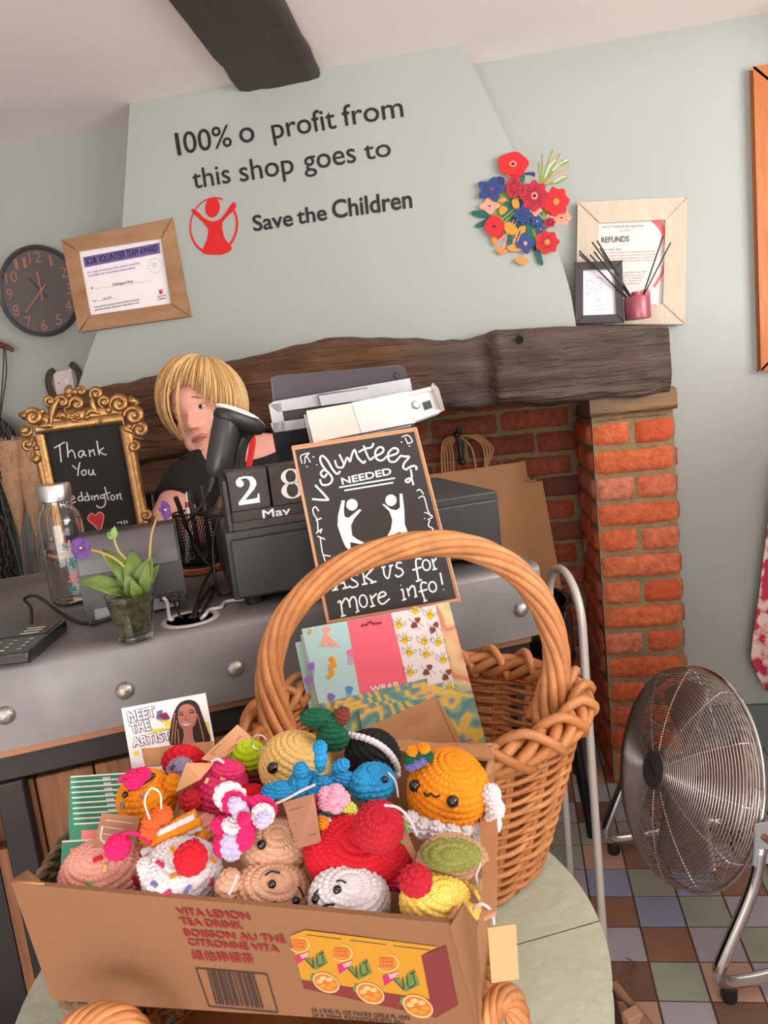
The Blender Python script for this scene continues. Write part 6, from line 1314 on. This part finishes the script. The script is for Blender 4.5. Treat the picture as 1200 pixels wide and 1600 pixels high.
mb = MB(); P = spline([PB.hit(-30,533,.03), PB.hit(-8,537,.045), PB.hit(10,542,.045), PB.hit(21,548,.04)], 20); mb.tube(P, np.linspace(.014,.006,20), 10); mb.tube([PB.hit(-10,537,.04), PB.hit(-10,537,.0)], .008, 8); mb.build('peg', mat('hook_wood', S(96,46,38), .4), hk)
for dx in (0, 5):
    mb = MB(); mb.tube(spline([PB.hit(6+dx*.4,540,.055), PB.hit(5+dx,580,.045), PB.hit(2+dx*.6,620,.035), PB.hit(-3,680,.03)], 20), .0022, 6); mb.build('cord', mat('cord_dark', S(70,58,54), .7), hk)
# ================================================================== paper bags, rail, chair, fan, hanging things
ph_ = PL(A(0,2.345,1), A(0,-1,0))
hook = thing('iron_hook', 'black iron double ball hook on the hearth bricks holding the paper bags', 'hook', PL(A(0,2.39,1), A(0,-1,0)).hit(718,730))
mb = MB(); H1, H2 = ph_.hit(714,679,.02), ph_.hit(722,722,.028); wl = A(H1[0]+.005, 2.398, H1[2]-.04)
mb.tube(spline([A(H1[0]+.004,2.394,H1[2]-.01), H1-UZ*.006, H1+A(.004,0,-.04), H2], 14), .005, 10); mb.tube([A(H1[0]+.004,2.396,H1[2]-.1), A(H1[0]+.004,2.396,H1[2]+.02)], .009, 8, flat=(A(0,1,0),.4)); mb.build('shank', blackm, hook)
for q in (H1, H2):
    mb = MB(); mb.ell(q, (.0115,)*3, nu=18, nv=12); mb.build('ball_end', blackm, hook)
kb = mat('bag_kraft', S(204,150,106), .75, var=(8, S(190,136,94), .35), bump=(30,.12))
kb_shade = mat('bag_kraft_shaded', S(182,130,90), .8, bump=(30,.12))  # darker copy of the kraft, painting shade onto the rear bags
def bag(lb, pl, pts, th, handles, grp):
    t_ = thing('paper_bag', lb, 'paper bag', pl.hits(pts)[3], grp)
    kbx = kb if 'front' in lb or 'foremost' in lb else kb_shade
    P = pl.hits(pts); mb = MB(); mb.prism(P, -pl.n*th); mb.build('bag_body', kbx, t_, bevel=.001)
    for h in handles:
        mb = MB(); mb.tube(spline(pl.hits(h, .0006), 26), .0030, 6); mb.build('handle', kb, t_)
    return t_
for k in range(5):
    pl = PL(A(0,2.350+.0075*k,1), A(0,-1,0)); d = 4.5*k; e = k*4.5
    hd = [[(691+e,742-k),(690+e*1.0,715-k),(691+e*.8,696),(700+e,684),(722+e*1.3,681-k*.3),(744+e,690),(752+e,704),(757+e*.2,735-k)]] if True else []
    if k == 0: hd = [[(691,742),(690,712),(692,692),(702,683),(720,684),(735,697),(741,715),(744,738)]]
    bag('foremost plain kraft paper bag hanging from the iron hook' if k == 0 else 'kraft paper bag layered behind the foremost one on the iron hook', pl, [(672+d,742-.4*k),(806+d*.8,724-.8*k),(836+d,965),(690+d,990)], .005, hd, 'kraft bags on the iron hook')
mb = MB()
for k in range(4):
    pl = PL(A(0,2.357+.009*k,1), A(0,-1,0)); d = 5*k
    bag('shorter kraft paper bag in front of its stack right of the hook' if k == 0 else 'kraft paper bag in the lower stack right of the hook', pl, [(770-d,764),(847-d*2,752-3*k),(884-d*.5,958+3*k),(800-d,985)], .006, [], 'kraft bags right of the hook')
# hoop rail
tubem = mat('rail_cream', S(206,198,188), .35, .2)
f1, f2 = atZ(944,1482,0), atZ(893,1392,0); zt_ = .80
hu_ = nrm(f2-f1); hl = np.linalg.norm(f2-f1); ctr_ = (f1+f2)/2
P = [f1+UZ*z for z in np.linspace(.0,zt_-hl/2,14)]+[ctr_+UZ*(zt_-hl/2)+(-hu_*math.cos(a)+UZ*math.sin(a))*hl/2 for a in np.linspace(.12,PI-.12,16)]+[f2+UZ*z for z in np.linspace(zt_-hl/2,0,14)]
mb = MB(); mb.tube(P, .0085, 14); tag(mb.build('hoop_rail', tubem), 'pale cream bent tube hoop standing between the basket and the fan', 'rail')
# black chair
chm = mat('chair_black', S(22,22,26), .3, .3)
lf = atZ(926,1308,0); CC = A(lf[0]-.17, lf[1]+.16, 0)
chr_ = thing('metal_chair', 'black metal chair behind the counter end, mostly hidden by the willow basket', 'chair', CC)
zs_ = .455
mb = MB(); mb.lathe([(0,zs_),(.165,zs_),(.175,zs_-.006),(.172,zs_-.02),(.16,zs_-.025)], CC, n=44); mb.build('seat', chm, chr_)
for sx, sy in ((1,-1),(1,1),(-1,-1),(-1,1)):
    mb = MB(); mb.tube([CC+A(sx*.168,sy*.158,0), CC+A(sx*.13,sy*.12,zs_-.012)], [.010,.022], 12); mb.build('leg', chm, chr_)
mb = MB(); mb.grid(np.array([[CC+A(.165*math.cos(a), .165*math.sin(a), zs_+.005+h) for a in np.linspace(-.55,2.2,30)] for h in np.linspace(0,.135,6)])); ob = mb.build('backrest', chm, chr_, angle=180); ob.modifiers.new('s','SOLIDIFY').thickness = .006
mb = MB(); mb.tube([CC+A(.166*math.cos(a), .166*math.sin(a), zs_+.141) for a in np.linspace(-.55,2.2,30)], .008, 10); mb.build('back_rim', chm, chr_)

# floor fan
fch = mat('fan_wire', S(232,220,214), .28, 1.0)
FC = atD(1062,1208,1.58); az, el_ = 197*D2R, 18*D2R
fn_ = A(math.cos(az)*math.cos(el_), math.sin(az)*math.cos(el_), math.sin(el_)); fs_ = nrm(np.cross(UZ, fn_)); fu_ = np.cross(fn_, fs_)
RF = np.stack([fs_, fu_, fn_], 1); FR = .222
fan = thing('floor_fan', 'large chrome wire floor fan tilted on its tubular stand by the brick pillar', 'fan', A(FC[0], FC[1], 0))
def fz(r): return .048*(1-(r/FR)**2.6)+.010
def ringp(r, z, n=72): a = np.linspace(0, 2*PI, n, endpoint=False); return FC+(np.stack([r*np.cos(a), r*np.sin(a), np.full(n, z)], -1)) @ RF.T
mb = MB()
for r in np.linspace(.040, FR, 33): mb.tube(ringp(r, fz(r)), .00125, 5, closed=True)
for k in range(5): mb.tube(ringp(FR+.002, .004-.006*k), .00125, 5, closed=True)
mb.build('front_guard', fch, fan, angle=180)
for k in range(12):
    a = 2*PI*k/12+.2; rs = list(np.linspace(.030, FR-.002, 14))
    P = [FC+RF @ A(r*math.cos(a), r*math.sin(a), fz(r)-.0022) for r in rs]+[FC+RF @ A((FR+.001)*math.cos(a), (FR+.001)*math.sin(a), z) for z in (-.002,-.012,-.022)]
    mb = MB(); mb.tube(P, .0016, 6); mb.build('guard_spoke', fch, fan, angle=180)
mb = MB()
for r in np.linspace(.06, FR, 16): mb.tube(ringp(r, -.024-.070*(1-(r/FR)**2.4)), .00125, 5, closed=True)
for k in range(12):
    a = 2*PI*k/12+.35; mb.tube([FC+RF @ A(r*math.cos(a), r*math.sin(a), -.024-.070*(1-(r/FR)**2.4)) for r in np.linspace(.05, FR, 10)], .0016, 5)
mb.build('rear_guard', fch, fan, angle=180)
mb = MB(); mb.tube(ringp(FR+.004, -.023), .005, 10, closed=True); mb.build('guard_band', chrome, fan)
bl_m = mat('fan_blade', S(196,176,170), .4, .7)
for k in range(4):
    a0_ = 2*PI*k/4+.4; G_ = [[FC+RF @ A(r*math.cos(a0_+s*(.62-.15*(r/FR))), r*math.sin(a0_+s*(.62-.15*(r/FR))), .0-.022*s*(1.2-r/FR)-.012) for s in np.linspace(-1,1,9)] for r in np.linspace(.045, FR*.88, 10)]
    mb = MB(); mb.grid(np.array(G_)); ob = mb.build('blade', bl_m, fan, angle=180); ob.modifiers.new('s','SOLIDIFY').thickness = .0015
mb = MB(); mb.lathe([(0,-.115),(.055,-.115),(.062,-.10),(.062,-.05),(.05,-.04),(.03,.03),(0,.03)], FC, RF, 36); mb.build('motor', mat('motor_grey', S(120,108,106), .4, .5), fan)
mb = MB(); mb.lathe([(.040,fz(.035)-.008),(.041,fz(.035)+.001),(.038,fz(.035)+.006),(0,fz(.035)+.0075)], FC, RF, 40); cp_o = mb.build('hub_cap', mat('hub_grey', S(92,84,86), .4, .4), fan)
mb = MB(); q = FC+fn_*(fz(.035)+.0078); mb.tube([q+RF @ A(-.017,.010,0), q+RF @ A(.017,-.010,0)], .0022, 6, flat=(fn_,.3)); mb.build('hub_mark', blackm, cp_o)
nh = nrm(fn_*A(1,1,0))
def arm(sg):
    pv = FC+fs_*sg*(FR+.012)-fn_*.022; f = A(pv[0], pv[1], 0)+nh*.085
    return [pv-UZ*.02, pv-UZ*.10+nh*.02, f+UZ*.10-nh*.006, f+UZ*.065+nh*.008, f+UZ*.04-nh*.002, f+UZ*.032-nh*.04, f+UZ*.03-nh*.14, f+UZ*.03-nh*.26]
pR, pL_ = arm(1), arm(-1)
end = [pR[-1]-nh*.05+(pL_[-1]-pR[-1])*.08, (pR[-1]+pL_[-1])/2-nh*.06, pL_[-1]-nh*.05-(pL_[-1]-pR[-1])*.08]
mb = MB(); mb.tube(spline(pR+end+pL_[::-1], 120), .0125, 14); mb.build('stand', chrome, fan, angle=180)
for sg, pp in ((1, pR), (-1, pL_)):
    mb = MB(); q = pp[0]; mb.prism([q+UZ*.05-nh*.020+fs_*sg*.008, q+UZ*.05+nh*.012+fs_*sg*.008, q-UZ*.03+nh*.02+fs_*sg*.008, q-UZ*.03-nh*.014+fs_*sg*.008], -fs_*sg*.004); mb.build('bracket', mat('bracket_steel', S(206,214,220), .3, .6), fan, bevel=.001)
    mb = MB(); mb.tube([q+UZ*.025-fs_*sg*.02, q+UZ*.025+fs_*sg*.022], .006, 10); mb.build('pivot_bolt', copper, fan)
    f = pp[4]*A(1,1,0)
    mb = MB(); mb.lathe([(.013,0),(.015,.006),(.015,.03)], f-nh*.008, n=18); mb.build('rubber_foot', blackm, fan)
    mb = MB(); mb.lathe([(.013,0),(.015,.006),(.015,.028)], pp[-1]*A(1,1,0), n=18); mb.build('rubber_foot', blackm, fan)
cable('fan_cable', [FC-fn_*.12-UZ*.08, A(FC[0]+.16,FC[1]+.16,.012), A(.62,1.66,.006), A(.85,1.62,.006)], .0035, cab, 'black fan lead trailing to the right over the tiles')

# hanging garment at the right edge
toile = mat('toile_cloth', S(234,204,192), .85, var=(26, S(190,50,80), .06), bump=(200,.2))
gy = YB-.05
prof_ = [(815,1199),(860,1193),(920,1186),(985,1177),(1028,1172),(1042,1177),(1055,1183),(1078,1196)]
G_ = []
for y_, x_ in prof_:
    a = atY(x_, y_, gy); G_.append([A(a[0]+.22*u, gy-.022*math.sin(u*18+y_*.004)*(.3+u*.7)-.012, a[2]-(.03*u)) for u in np.linspace(0,1,34)])
up = [p+UZ*.20+A(.03,0,0) for p in G_[0]]; G_ = [up]+G_
mb = MB(); mb.grid(np.array(G_)); ob = mb.build('toile_garment', toile, angle=180); ob.modifiers.new('s','SOLIDIFY').thickness = .003
tag(ob, 'cream cloth with crimson toile print hanging at the right picture edge', 'garment')
# dropped clip hanger by the table
hg = thing('clip_hanger', 'tan wooden clip hanger with copper hook lying on the tiles by the table', 'clothes hanger', atZ(985,1575,0))
hm = mat('hanger_tan', S(150,112,88), .5); h0, h1 = atZ(960,1538,.035), atZ(1030,1622,.014)
mb = MB(); mb.tube([h0, h1], .0085, 12); mb.build('bar', hm, hg)
q = atZ(988,1583,.035); ax = nrm(h1-h0); sd_ = nrm(np.cross(UZ, ax)); mb = MB(); mb.box(q*A(1,1,0)+UZ*.026, (.02,.034,.022), np.stack([ax, sd_, UZ], 1)); mb.build('clip', mat('clip_tan', S(184,140,112), .55), hg, bevel=.002)
mb = MB(); mb.tube(spline([atZ(957,1530,.036), atZ(972,1532,.03), atZ(988,1520,.02), atZ(991,1506,.014), atZ(984,1499,.010), atZ(978,1497,.010)], 26), .0014, 7); mb.build('hook', copper, hg)
mb = MB(); mb.tube([atZ(950,1530,.02), atZ(975,1625,.006)], .006, 8); mb.build('lower_bar', mat('hanger_dark', S(84,48,40), .5), hg)

# pampas, dried grasses and scarf at the left edge
pam = mat('pampas', S(196,156,124), .9, var=(30, S(170,128,96), .3), bump=(220,.6), sheen=.3)
dry = mat('dry_stem', S(150,130,112), .8); tealst = mat('teal_stem', S(96,110,108), .8)
vz = atD(52, 960, 1.98); VB = A(vz[0], vz[1], 0)
vase = thing('tall_vase', 'tall dark vase behind the counter holding dried grasses', 'vase', VB)
mb = MB(); mb.lathe([(0,.004),(.06,.004),(.085,.15),(.08,.42),(.055,.55),(.06,.60),(.055,.60),(.05,.55)], VB, n=36); mb.build('vase_body', mat('vase_dark', S(60,56,58), .4), vase)
VT = VB+UZ*.58
for k, (bx_, by_, tx_, ty_, wd, lb) in enumerate(((33,842,18,690,24,'pampas plume nearest the left picture edge'),(58,848,48,690,24,'tan pampas plume just left of the gilt chalkboard'))):
    b0, t0 = atD(bx_, by_, 1.95), atD(tx_, ty_, 1.95); t_ = thing('pampas_plume', lb, 'dried grass', VB+A(.01*k,0,.55), 'pampas plumes behind the counter')
    mb = MB(); mb.tube([VB+A(.012*(k*2-1),0,.05), VT+A(.012*(k*2-1),0,0), b0, b0+(t0-b0)*.5], .0022, 6); mb.build('stem', dry, t_)
    mb = MB(); wpx = wd*1.95/CF; ax = nrm(t0-b0); L = np.linalg.norm(t0-b0); sx_ = nrm(np.cross(ax, A(0,1,0)))
    wr_ = np.linspace(0,1,16); mb.tube([b0+ax*L*f for f in wr_], wpx*np.maximum(.04,np.sin(np.minimum(1,wr_*1.1)*PI*.62)**1.2)*.8, 12)
    for j in range(420):
        f = random.random()**.8; a = random.uniform(0, 2*PI); rad_ = wpx*math.sin(min(1, f*1.15)*PI*.62)**1.1*random.uniform(.3,1)
        p0_ = b0+ax*L*f*.85; p1_ = b0+ax*(L*(f*.85+.22))+(sx_*math.cos(a)+A(0,1,0)*math.sin(a))*rad_
        mb.tube([p0_, (p0_+p1_)/2+(sx_*math.cos(a)+A(0,1,0)*math.sin(a))*rad_*.25, p1_], [.002,.0032,.0006], 4)
    mb.build('plume', pam, t_, angle=180)
for k in range(8):
    p1_ = atD(-4+10.4*k, 742+random.uniform(0,60)+(30 if k > 9 else 0), 2.0+random.uniform(-.03,.05)); a = random.uniform(0,6)
    mb = MB(); mb.tube(spline([VB+A(.03*math.cos(a),.03*math.sin(a),.05), VT+A(.03*math.cos(a),.03*math.sin(a),0), p1_], 12), np.linspace(.002,.0014,12), 5)
    tag(mb.build('grass_stem', dry if k % 2 else tealst), 'thin dried grass stem rising behind the counter at the far left', 'dried grass', 'dried grass stems')
def scarfm():
    m = mat('scarf_print', S(40,36,38), .85); nt = m.node_tree; N = nt.nodes; L = nt.links; tc = N.new('ShaderNodeTexCoord'); wv = N.new('ShaderNodeTexWave'); wv.inputs['Scale'].default_value = 14; wv.inputs['Distortion'].default_value = 9; wv.inputs['Detail'].default_value = 3
    L.new(tc.outputs['Object'], wv.inputs['Vector']); r = N.new('ShaderNodeValToRGB'); e = r.color_ramp.elements; cs_ = [S(26,22,24), S(44,38,40), S(70,96,98), S(112,72,56), S(30,26,28)]
    while len(e) < 5: e.new(.5)
    for i, c in enumerate(cs_): e[i].position = i/4; e[i].color = c
    L.new(wv.outputs['Fac'], r.inputs[0]); L.new(r.outputs[0], N['Principled BSDF'].inputs['Base Color']); return m
G_ = []
for y_, xe in [(648,-30),(656,0),(668,14),(690,30),(712,28),(740,16),(790,14),(840,20),(900,26),(980,30)]:
    q = atY(xe, y_, YB-.09); G_.append([A(q[0]-.3*u, YB-.07-.02*math.sin(u*22+y_*.01), q[2]) for u in np.linspace(0,1,30)])
mb = MB(); mb.grid(np.array(G_)); ob = mb.build('printed_scarf', scarfm(), angle=180); ob.modifiers.new('s','SOLIDIFY').thickness = .004
tag(ob, 'dark printed scarf hanging on the wall at the far left edge', 'scarf')
# ================================================================== the shop volunteer
def remesh(mb, voxel, smooth=4):
    me = bpy.data.meshes.new('tmp'); me.from_pydata(np.vstack(mb.V).tolist(), [], mb.F); o = bpy.data.objects.new('tmp', me); COL.objects.link(o)
    r = o.modifiers.new('r', 'REMESH'); r.mode = 'VOXEL'; r.voxel_size = voxel
    s = o.modifiers.new('s', 'SMOOTH'); s.factor = .5; s.iterations = smooth
    dg = bpy.context.evaluated_depsgraph_get(); m2 = bpy.data.meshes.new_from_object(o.evaluated_get(dg))
    n = len(m2.vertices); V = np.empty(n*3); m2.vertices.foreach_get('co', V); F = [tuple(p.vertices) for p in m2.polygons]
    bpy.data.objects.remove(o); bpy.data.meshes.remove(me); bpy.data.meshes.remove(m2); return V.reshape(-1,3), F
HD = 1.72
th_ = 19*D2R; HU = nrm(CU*math.cos(th_)-CX*math.sin(th_)); tn = 16*D2R
hx0 = nrm(CX-HU*(CX @ HU)); hz0 = np.cross(hx0, HU)
HZ = nrm(hz0*math.cos(tn)-hx0*math.sin(tn)); HX = np.cross(HU, HZ)
pit = 4*D2R; HZ, HU = HZ*math.cos(pit)-HU*math.sin(pit), HU*math.cos(pit)+HZ*math.sin(pit)
HR = np.stack([HX, HU, HZ], 1); EO = atD(294.5, 642, HD)
def hp3(x, y, z): return EO+HR @ A(x, y, z)
mb = MB()
def E_(c, r): mb.ell(hp3(*c), r, HR, 28, 18)
E_((0,.022,-.088),(.073,.092,.095)); E_((0,-.030,-.058),(.062,.088,.060)); E_((0,-.074,-.048),(.050,.040,.046)); E_((0,-.101,-.024),(.021,.014,.016))
for s in (-1, 1):
    E_((s*.035,-.034,-.024),(.025,.024,.018)); E_((s*.028,.019,-.016),(.027,.009,.012)); E_((s*.010,-.041,.004),(.0075,.006,.009)); E_((s*.073,-.008,-.088),(.008,.028,.017)); E_((s*.030,-.070,-.020),(.020,.022,.018))
    E_((s*.0295,.0105,-.0105),(.0165,.0042,.0075)); E_((s*.0295,-.0115,-.0125),(.0155,.0040,.0060))
mb.tube([hp3(0,.012,-.010), hp3(0,-.012,.002), hp3(0,-.032,.013)], [.0075,.0085,.010], 14); E_((0,-.036,.012),(.0105,.0095,.0105))
E_((0,-.0630,-.001),(.020,.0040,.0062)); E_((0,-.0708,-.002),(.017,.0048,.0066)); E_((0,-.055,-.004),(.014,.012,.006))
neckb = atD(392,712,1.80)
mb.tube(spline([hp3(0,-.02,-.095), hp3(0,-.085,-.085), neckb*.45+hp3(0,-.10,-.085)*.55, neckb], 14), np.linspace(.052,.060,14), 22)
shL, shR, ch_, hip = atD(303,752,1.74), atD(520,735,1.90), atD(408,800,1.84), atD(440,990,1.92)
hip[2] = .86
spine = [neckb-UZ*.01, ch_*.5+neckb*.5, ch_, (ch_+hip)/2, hip, hip-UZ*.1]
mb.tube(spline(spine, 22), np.interp(np.linspace(0,1,22), [0,.2,.4,.6,.8,1], [.06,.115,.15,.145,.16,.15]), 26)
mb.tube(spline([shL, (shL+neckb)/2+UZ*.012, neckb, (shR+neckb)/2+UZ*.012, shR], 18), [.056]*18, 18)
elb, wri = atD(259,836,1.62), atD(338,856,1.60); elb[2] = .955; wri[2] = .938
mb.tube(spline([shL, (shL+elb)/2+UZ*.004, elb], 14), np.linspace(.054,.040,14), 18); mb.tube(spline([elb, (elb+wri)/2, wri], 12), np.interp(np.linspace(0,1,12),[0,.3,1],[.042,.042,.027]), 18)
elR, wrR = atD(545,860,1.86), atD(500,850,1.70); elR[2] = .955; wrR[2] = .938
mb.tube(spline([shR, (shR+elR)/2, elR], 14), np.linspace(.054,.040,14), 18); mb.tube(spline([elR, (elR+wrR)/2, wrR], 12), np.interp(np.linspace(0,1,12),[0,.3,1],[.042,.042,.027]), 18)
def hand(w_, d_):
    d_ = nrm(d_*A(1,1,0)); s_ = nrm(np.cross(UZ, d_))
    mb.tube([w_, w_+d_*.045-UZ*.006, w_+d_*.085-UZ*.010], [.027,.036,.034], 16, flat=(UZ,.5))
    for i, (o_, L) in enumerate(((-.027,.062),(-.009,.072),(.009,.068),(.026,.054))):
        b0 = w_+d_*.085+s_*o_-UZ*.008; mb.tube(spline([b0, b0+d_*L*.5+UZ*.004, b0+d_*L-UZ*.010], 9), np.linspace(.0095,.0075,9), 10)
    b0 = w_+d_*.03-s_*.026-UZ*.006; mb.tube(spline([b0, b0+d_*.03-s_*.018, b0+d_*.06-s_*.020-UZ*.004], 9), np.linspace(.012,.0085,9), 10)
hand(wri, wri-elb+A(.02,.03,0)); hand(wrR, wrR-elR)
# legs down to the floor behind the counter
for s in (-1, 1):
    k0 = hip-UZ*.1+A(.085*s,0,0); an_ = A(k0[0], k0[1]+.03, .06)
    mb.tube(spline([k0, (k0+an_)/2+A(0,-.02,0), an_], 16), np.interp(np.linspace(0,1,16),[0,.5,.75,1],[.085,.056,.05,.036]), 18); mb.tube([an_+A(0,.03,-.03), an_+A(0,-.08,-.035), an_+A(0,-.15,-.042)], [.034,.034,.02], 14)
V, F = remesh(mb, .0042, 5)
L_ = (V-EO) @ HR
skin = mat('skin', S(232,174,154), .5, var=(22, S(222,152,134), .35), bump=(260,.12)); lipm = mat('lip', S(196,112,110), .45)
body = MB(); fm_ = []
lipf = lambda p: abs(p[0]) < .0225*(1-((p[1]+.0668)/.0105)**2) and -.0762 < p[1] < -.0592 and p[2] > -.014
Fc = np.array([L_[list(f)].mean(0) for f in F])
body.add(V, F); body.M = [1 if lipf(c) else 0 for c in Fc]
eyew, iris = mat('eye_white', S(224,214,210), .25), mat('iris', S(84,92,96), .2)
for s in (-1, 1):
    body.ell(hp3(s*.0298,-.0005,-.0152), (.0122,)*3, HR, 20, 14, mi=2)
    c = hp3(s*.0298+.0008,-.0008,-.0032); disc(body, c, HZ, .0054, 3, 20, .0002, up=HU); disc(body, c, HZ, .0025, 4, 16, .0004, up=HU)
    for (yy, zz, rr, mi_) in ((.0052,-.0045,.0022,0),(-.0062,-.0058,.0020,0)):
        P = [hp3(s*.0298+.0150*x, yy*(1-.75*x*x)-.0004, -.0145+(.0145+zz)*math.sqrt(max(0,1-.92*x*x))) for x in np.linspace(-1,1,13)]; body.tube(P, rr, 8, mi=mi_)
    P = [hp3(s*.0298+.0150*x, .0035*(1-.75*x*x), -.0135+.0112*math.sqrt(max(0,1-.92*x*x))) for x in np.linspace(-1,1,13)]; body.tube(P, .0007, 5, mi=5)
    P = [hp3(s*(.012+.034*x), .0205+.006*math.sin(PI*min(1,x*1.2+.1))-.004*x, -.0000+.0025-.010*x*x) for x in np.linspace(0,1,12)]; body.tube(P, .0024*np.sin(np.linspace(.5,PI-.25,12)), 7, mi=6, flat=(HZ,.5))
body.tube([hp3(x, -.0668+.0016*math.cos(x*140)-.0012-20*x*x*.25, .0052-9*x*x) for x in np.linspace(-.020,.020,15)], .0008, 5, mi=7)
person = body.build('person', [skin, lipm, eyew, iris, mat('pupil', S(14,12,14), .1), mat('lash', S(70,48,42), .7), mat('brow', S(168,122,92), .8), mat('lip_line', S(120,58,60), .6)], base=A(hip[0], hip[1], 0), angle=180)
tag(person, 'person with short blonde hair and black top leaning sideways behind the till', 'person')
# hair: layered bob with a side-swept fringe
hair_m = mat('blonde_hair', S(206,160,100), .42, island=[S(166,116,66), S(196,148,90), S(218,178,120), S(232,200,146), S(204,158,98)], sheen=.2)
hb = MB(); HC_ = A(0,.020,-.086); HRd = A(.088,.104,.108)
K = nrm(A(.40,.88,-.05))
def hdir(phi, y_): r_ = math.sqrt(max(0,1-y_*y_)); return A(math.sin(phi)*r_, y_, math.cos(phi)*r_)
def strand(phi, fac, jit):
    a = (phi+PI) % (2*PI)-PI
    front = math.exp(-(a/.95)**2)
    yend = (.40 if True else 0)*front+(-.80)*(1-front)
    yend = float(np.interp(a, [-PI,-2.2,-1.6,-1.15,-.8,-.45,0,.35,.6,.8,1.1,1.5,1.9,2.4,PI], [-.86,-.84,-.80,-.76,-.52,-.02,.17,.36,.42,.20,-.30,-.60,-.74,-.82,-.86]))
    ea = a-.75*front+.12*math.sin(3*a)
    e_ = hdir(ea+jit[0], max(-.95, yend+jit[1])); P = []
    for t in np.linspace(0, 1, 13):
        om = math.acos(np.clip(K @ e_, -1, 1)); d = (K*math.sin((1-t)*om)+e_*math.sin(t*om))/math.sin(om) if om > .01 else K
        sw = -.22*math.sin(PI*t)*front; d = nrm(d+A(.30*math.sin(PI*t)*front*.4,.10*math.sin(PI*t)*front,0))
        vol = fac*(1+.10*math.sin(PI*min(1,t*.9))-(.10 if t > .9 else 0)*(t-.9)*10*.5)
        P.append(hp3(*(HC_+HRd*d*vol)))
    return P
for i in range(1500):
    phi = random.uniform(-PI, PI); f = random.uniform(.95, 1.075)
    fr_ = math.exp(-(phi/.9)**2); P = strand(phi, f, (random.gauss(0,.13-.06*fr_), max(-.10, min(.2, random.gauss(0,.11-.05*fr_))) if fr_ > .3 else random.gauss(0,.11)))
    hb.tube(P, .0019*np.concatenate([np.linspace(.8,1,8), np.linspace(1,.25,5)])*random.uniform(.7,1.2), 5)
G_ = np.array([strand(p, .95, (0,.04)) for p in np.linspace(-PI, PI, 70)]); hb.grid(G_)
hb.build('hair', hair_m, person, angle=180)
# black top
mb = MB()
mb.tube(spline([neckb-UZ*.055-HZ*.0, ch_*.62+neckb*.38-UZ*.02, ch_, (ch_+hip)/2, hip, hip-UZ*.06], 22), np.interp(np.linspace(0,1,22), [0,.2,.4,.6,.8,1], [.085,.125,.162,.158,.172,.165]), 26)
mb.tube(spline([shL, (shL+neckb)/2+UZ*.006+A(-.02,0,-.012), neckb-UZ*.040, (shR+neckb)/2+UZ*.006+A(.02,0,-.012), shR], 18), [.066]*18, 18)
for s_, e_ in ((shL, elb), (shR, elR)): mb.tube(spline([s_, s_+(e_-s_)*.28, s_+(e_-s_)*.56], 10), np.linspace(.068,.062,10), 18)
V, F = remesh(mb, .006, 6); sh = MB(); sh.add(V, F); sh.build('black_top', mat('black_jersey', S(22,21,24), .85, var=(14, S(30,28,31), .3), bump=(40,.2)), person, angle=180)
tr = MB()
for s in (-1, 1):
    k0 = hip-UZ*.08+A(.085*s,0,0); an_ = A(k0[0], k0[1]+.03, .10); tr.tube(spline([k0, (k0+an_)/2+A(0,-.02,0), an_], 16), np.interp(np.linspace(0,1,16),[0,.5,1],[.098,.075,.062]), 18)
V, F = remesh(tr, .008, 4); sh = MB(); sh.add(V, F); sh.build('trousers', mat('dark_trousers', S(40,40,48), .8), person, angle=180)
lan = thing('lanyard', 'red lanyard round the neck of the person behind the till', 'lanyard', atD(392,760,1.66))
mb = MB(); mb.tube(spline([atD(392,676,1.735), atD(395,690,1.71), atD(391,715,1.68), atD(386,745,1.665), atD(384,775,1.66)], 18), .007, 8, flat=(nrm(CO-ch_),.25)); mb.build('ribbon', mat('lanyard_red', S(214,28,34), .6), lan)
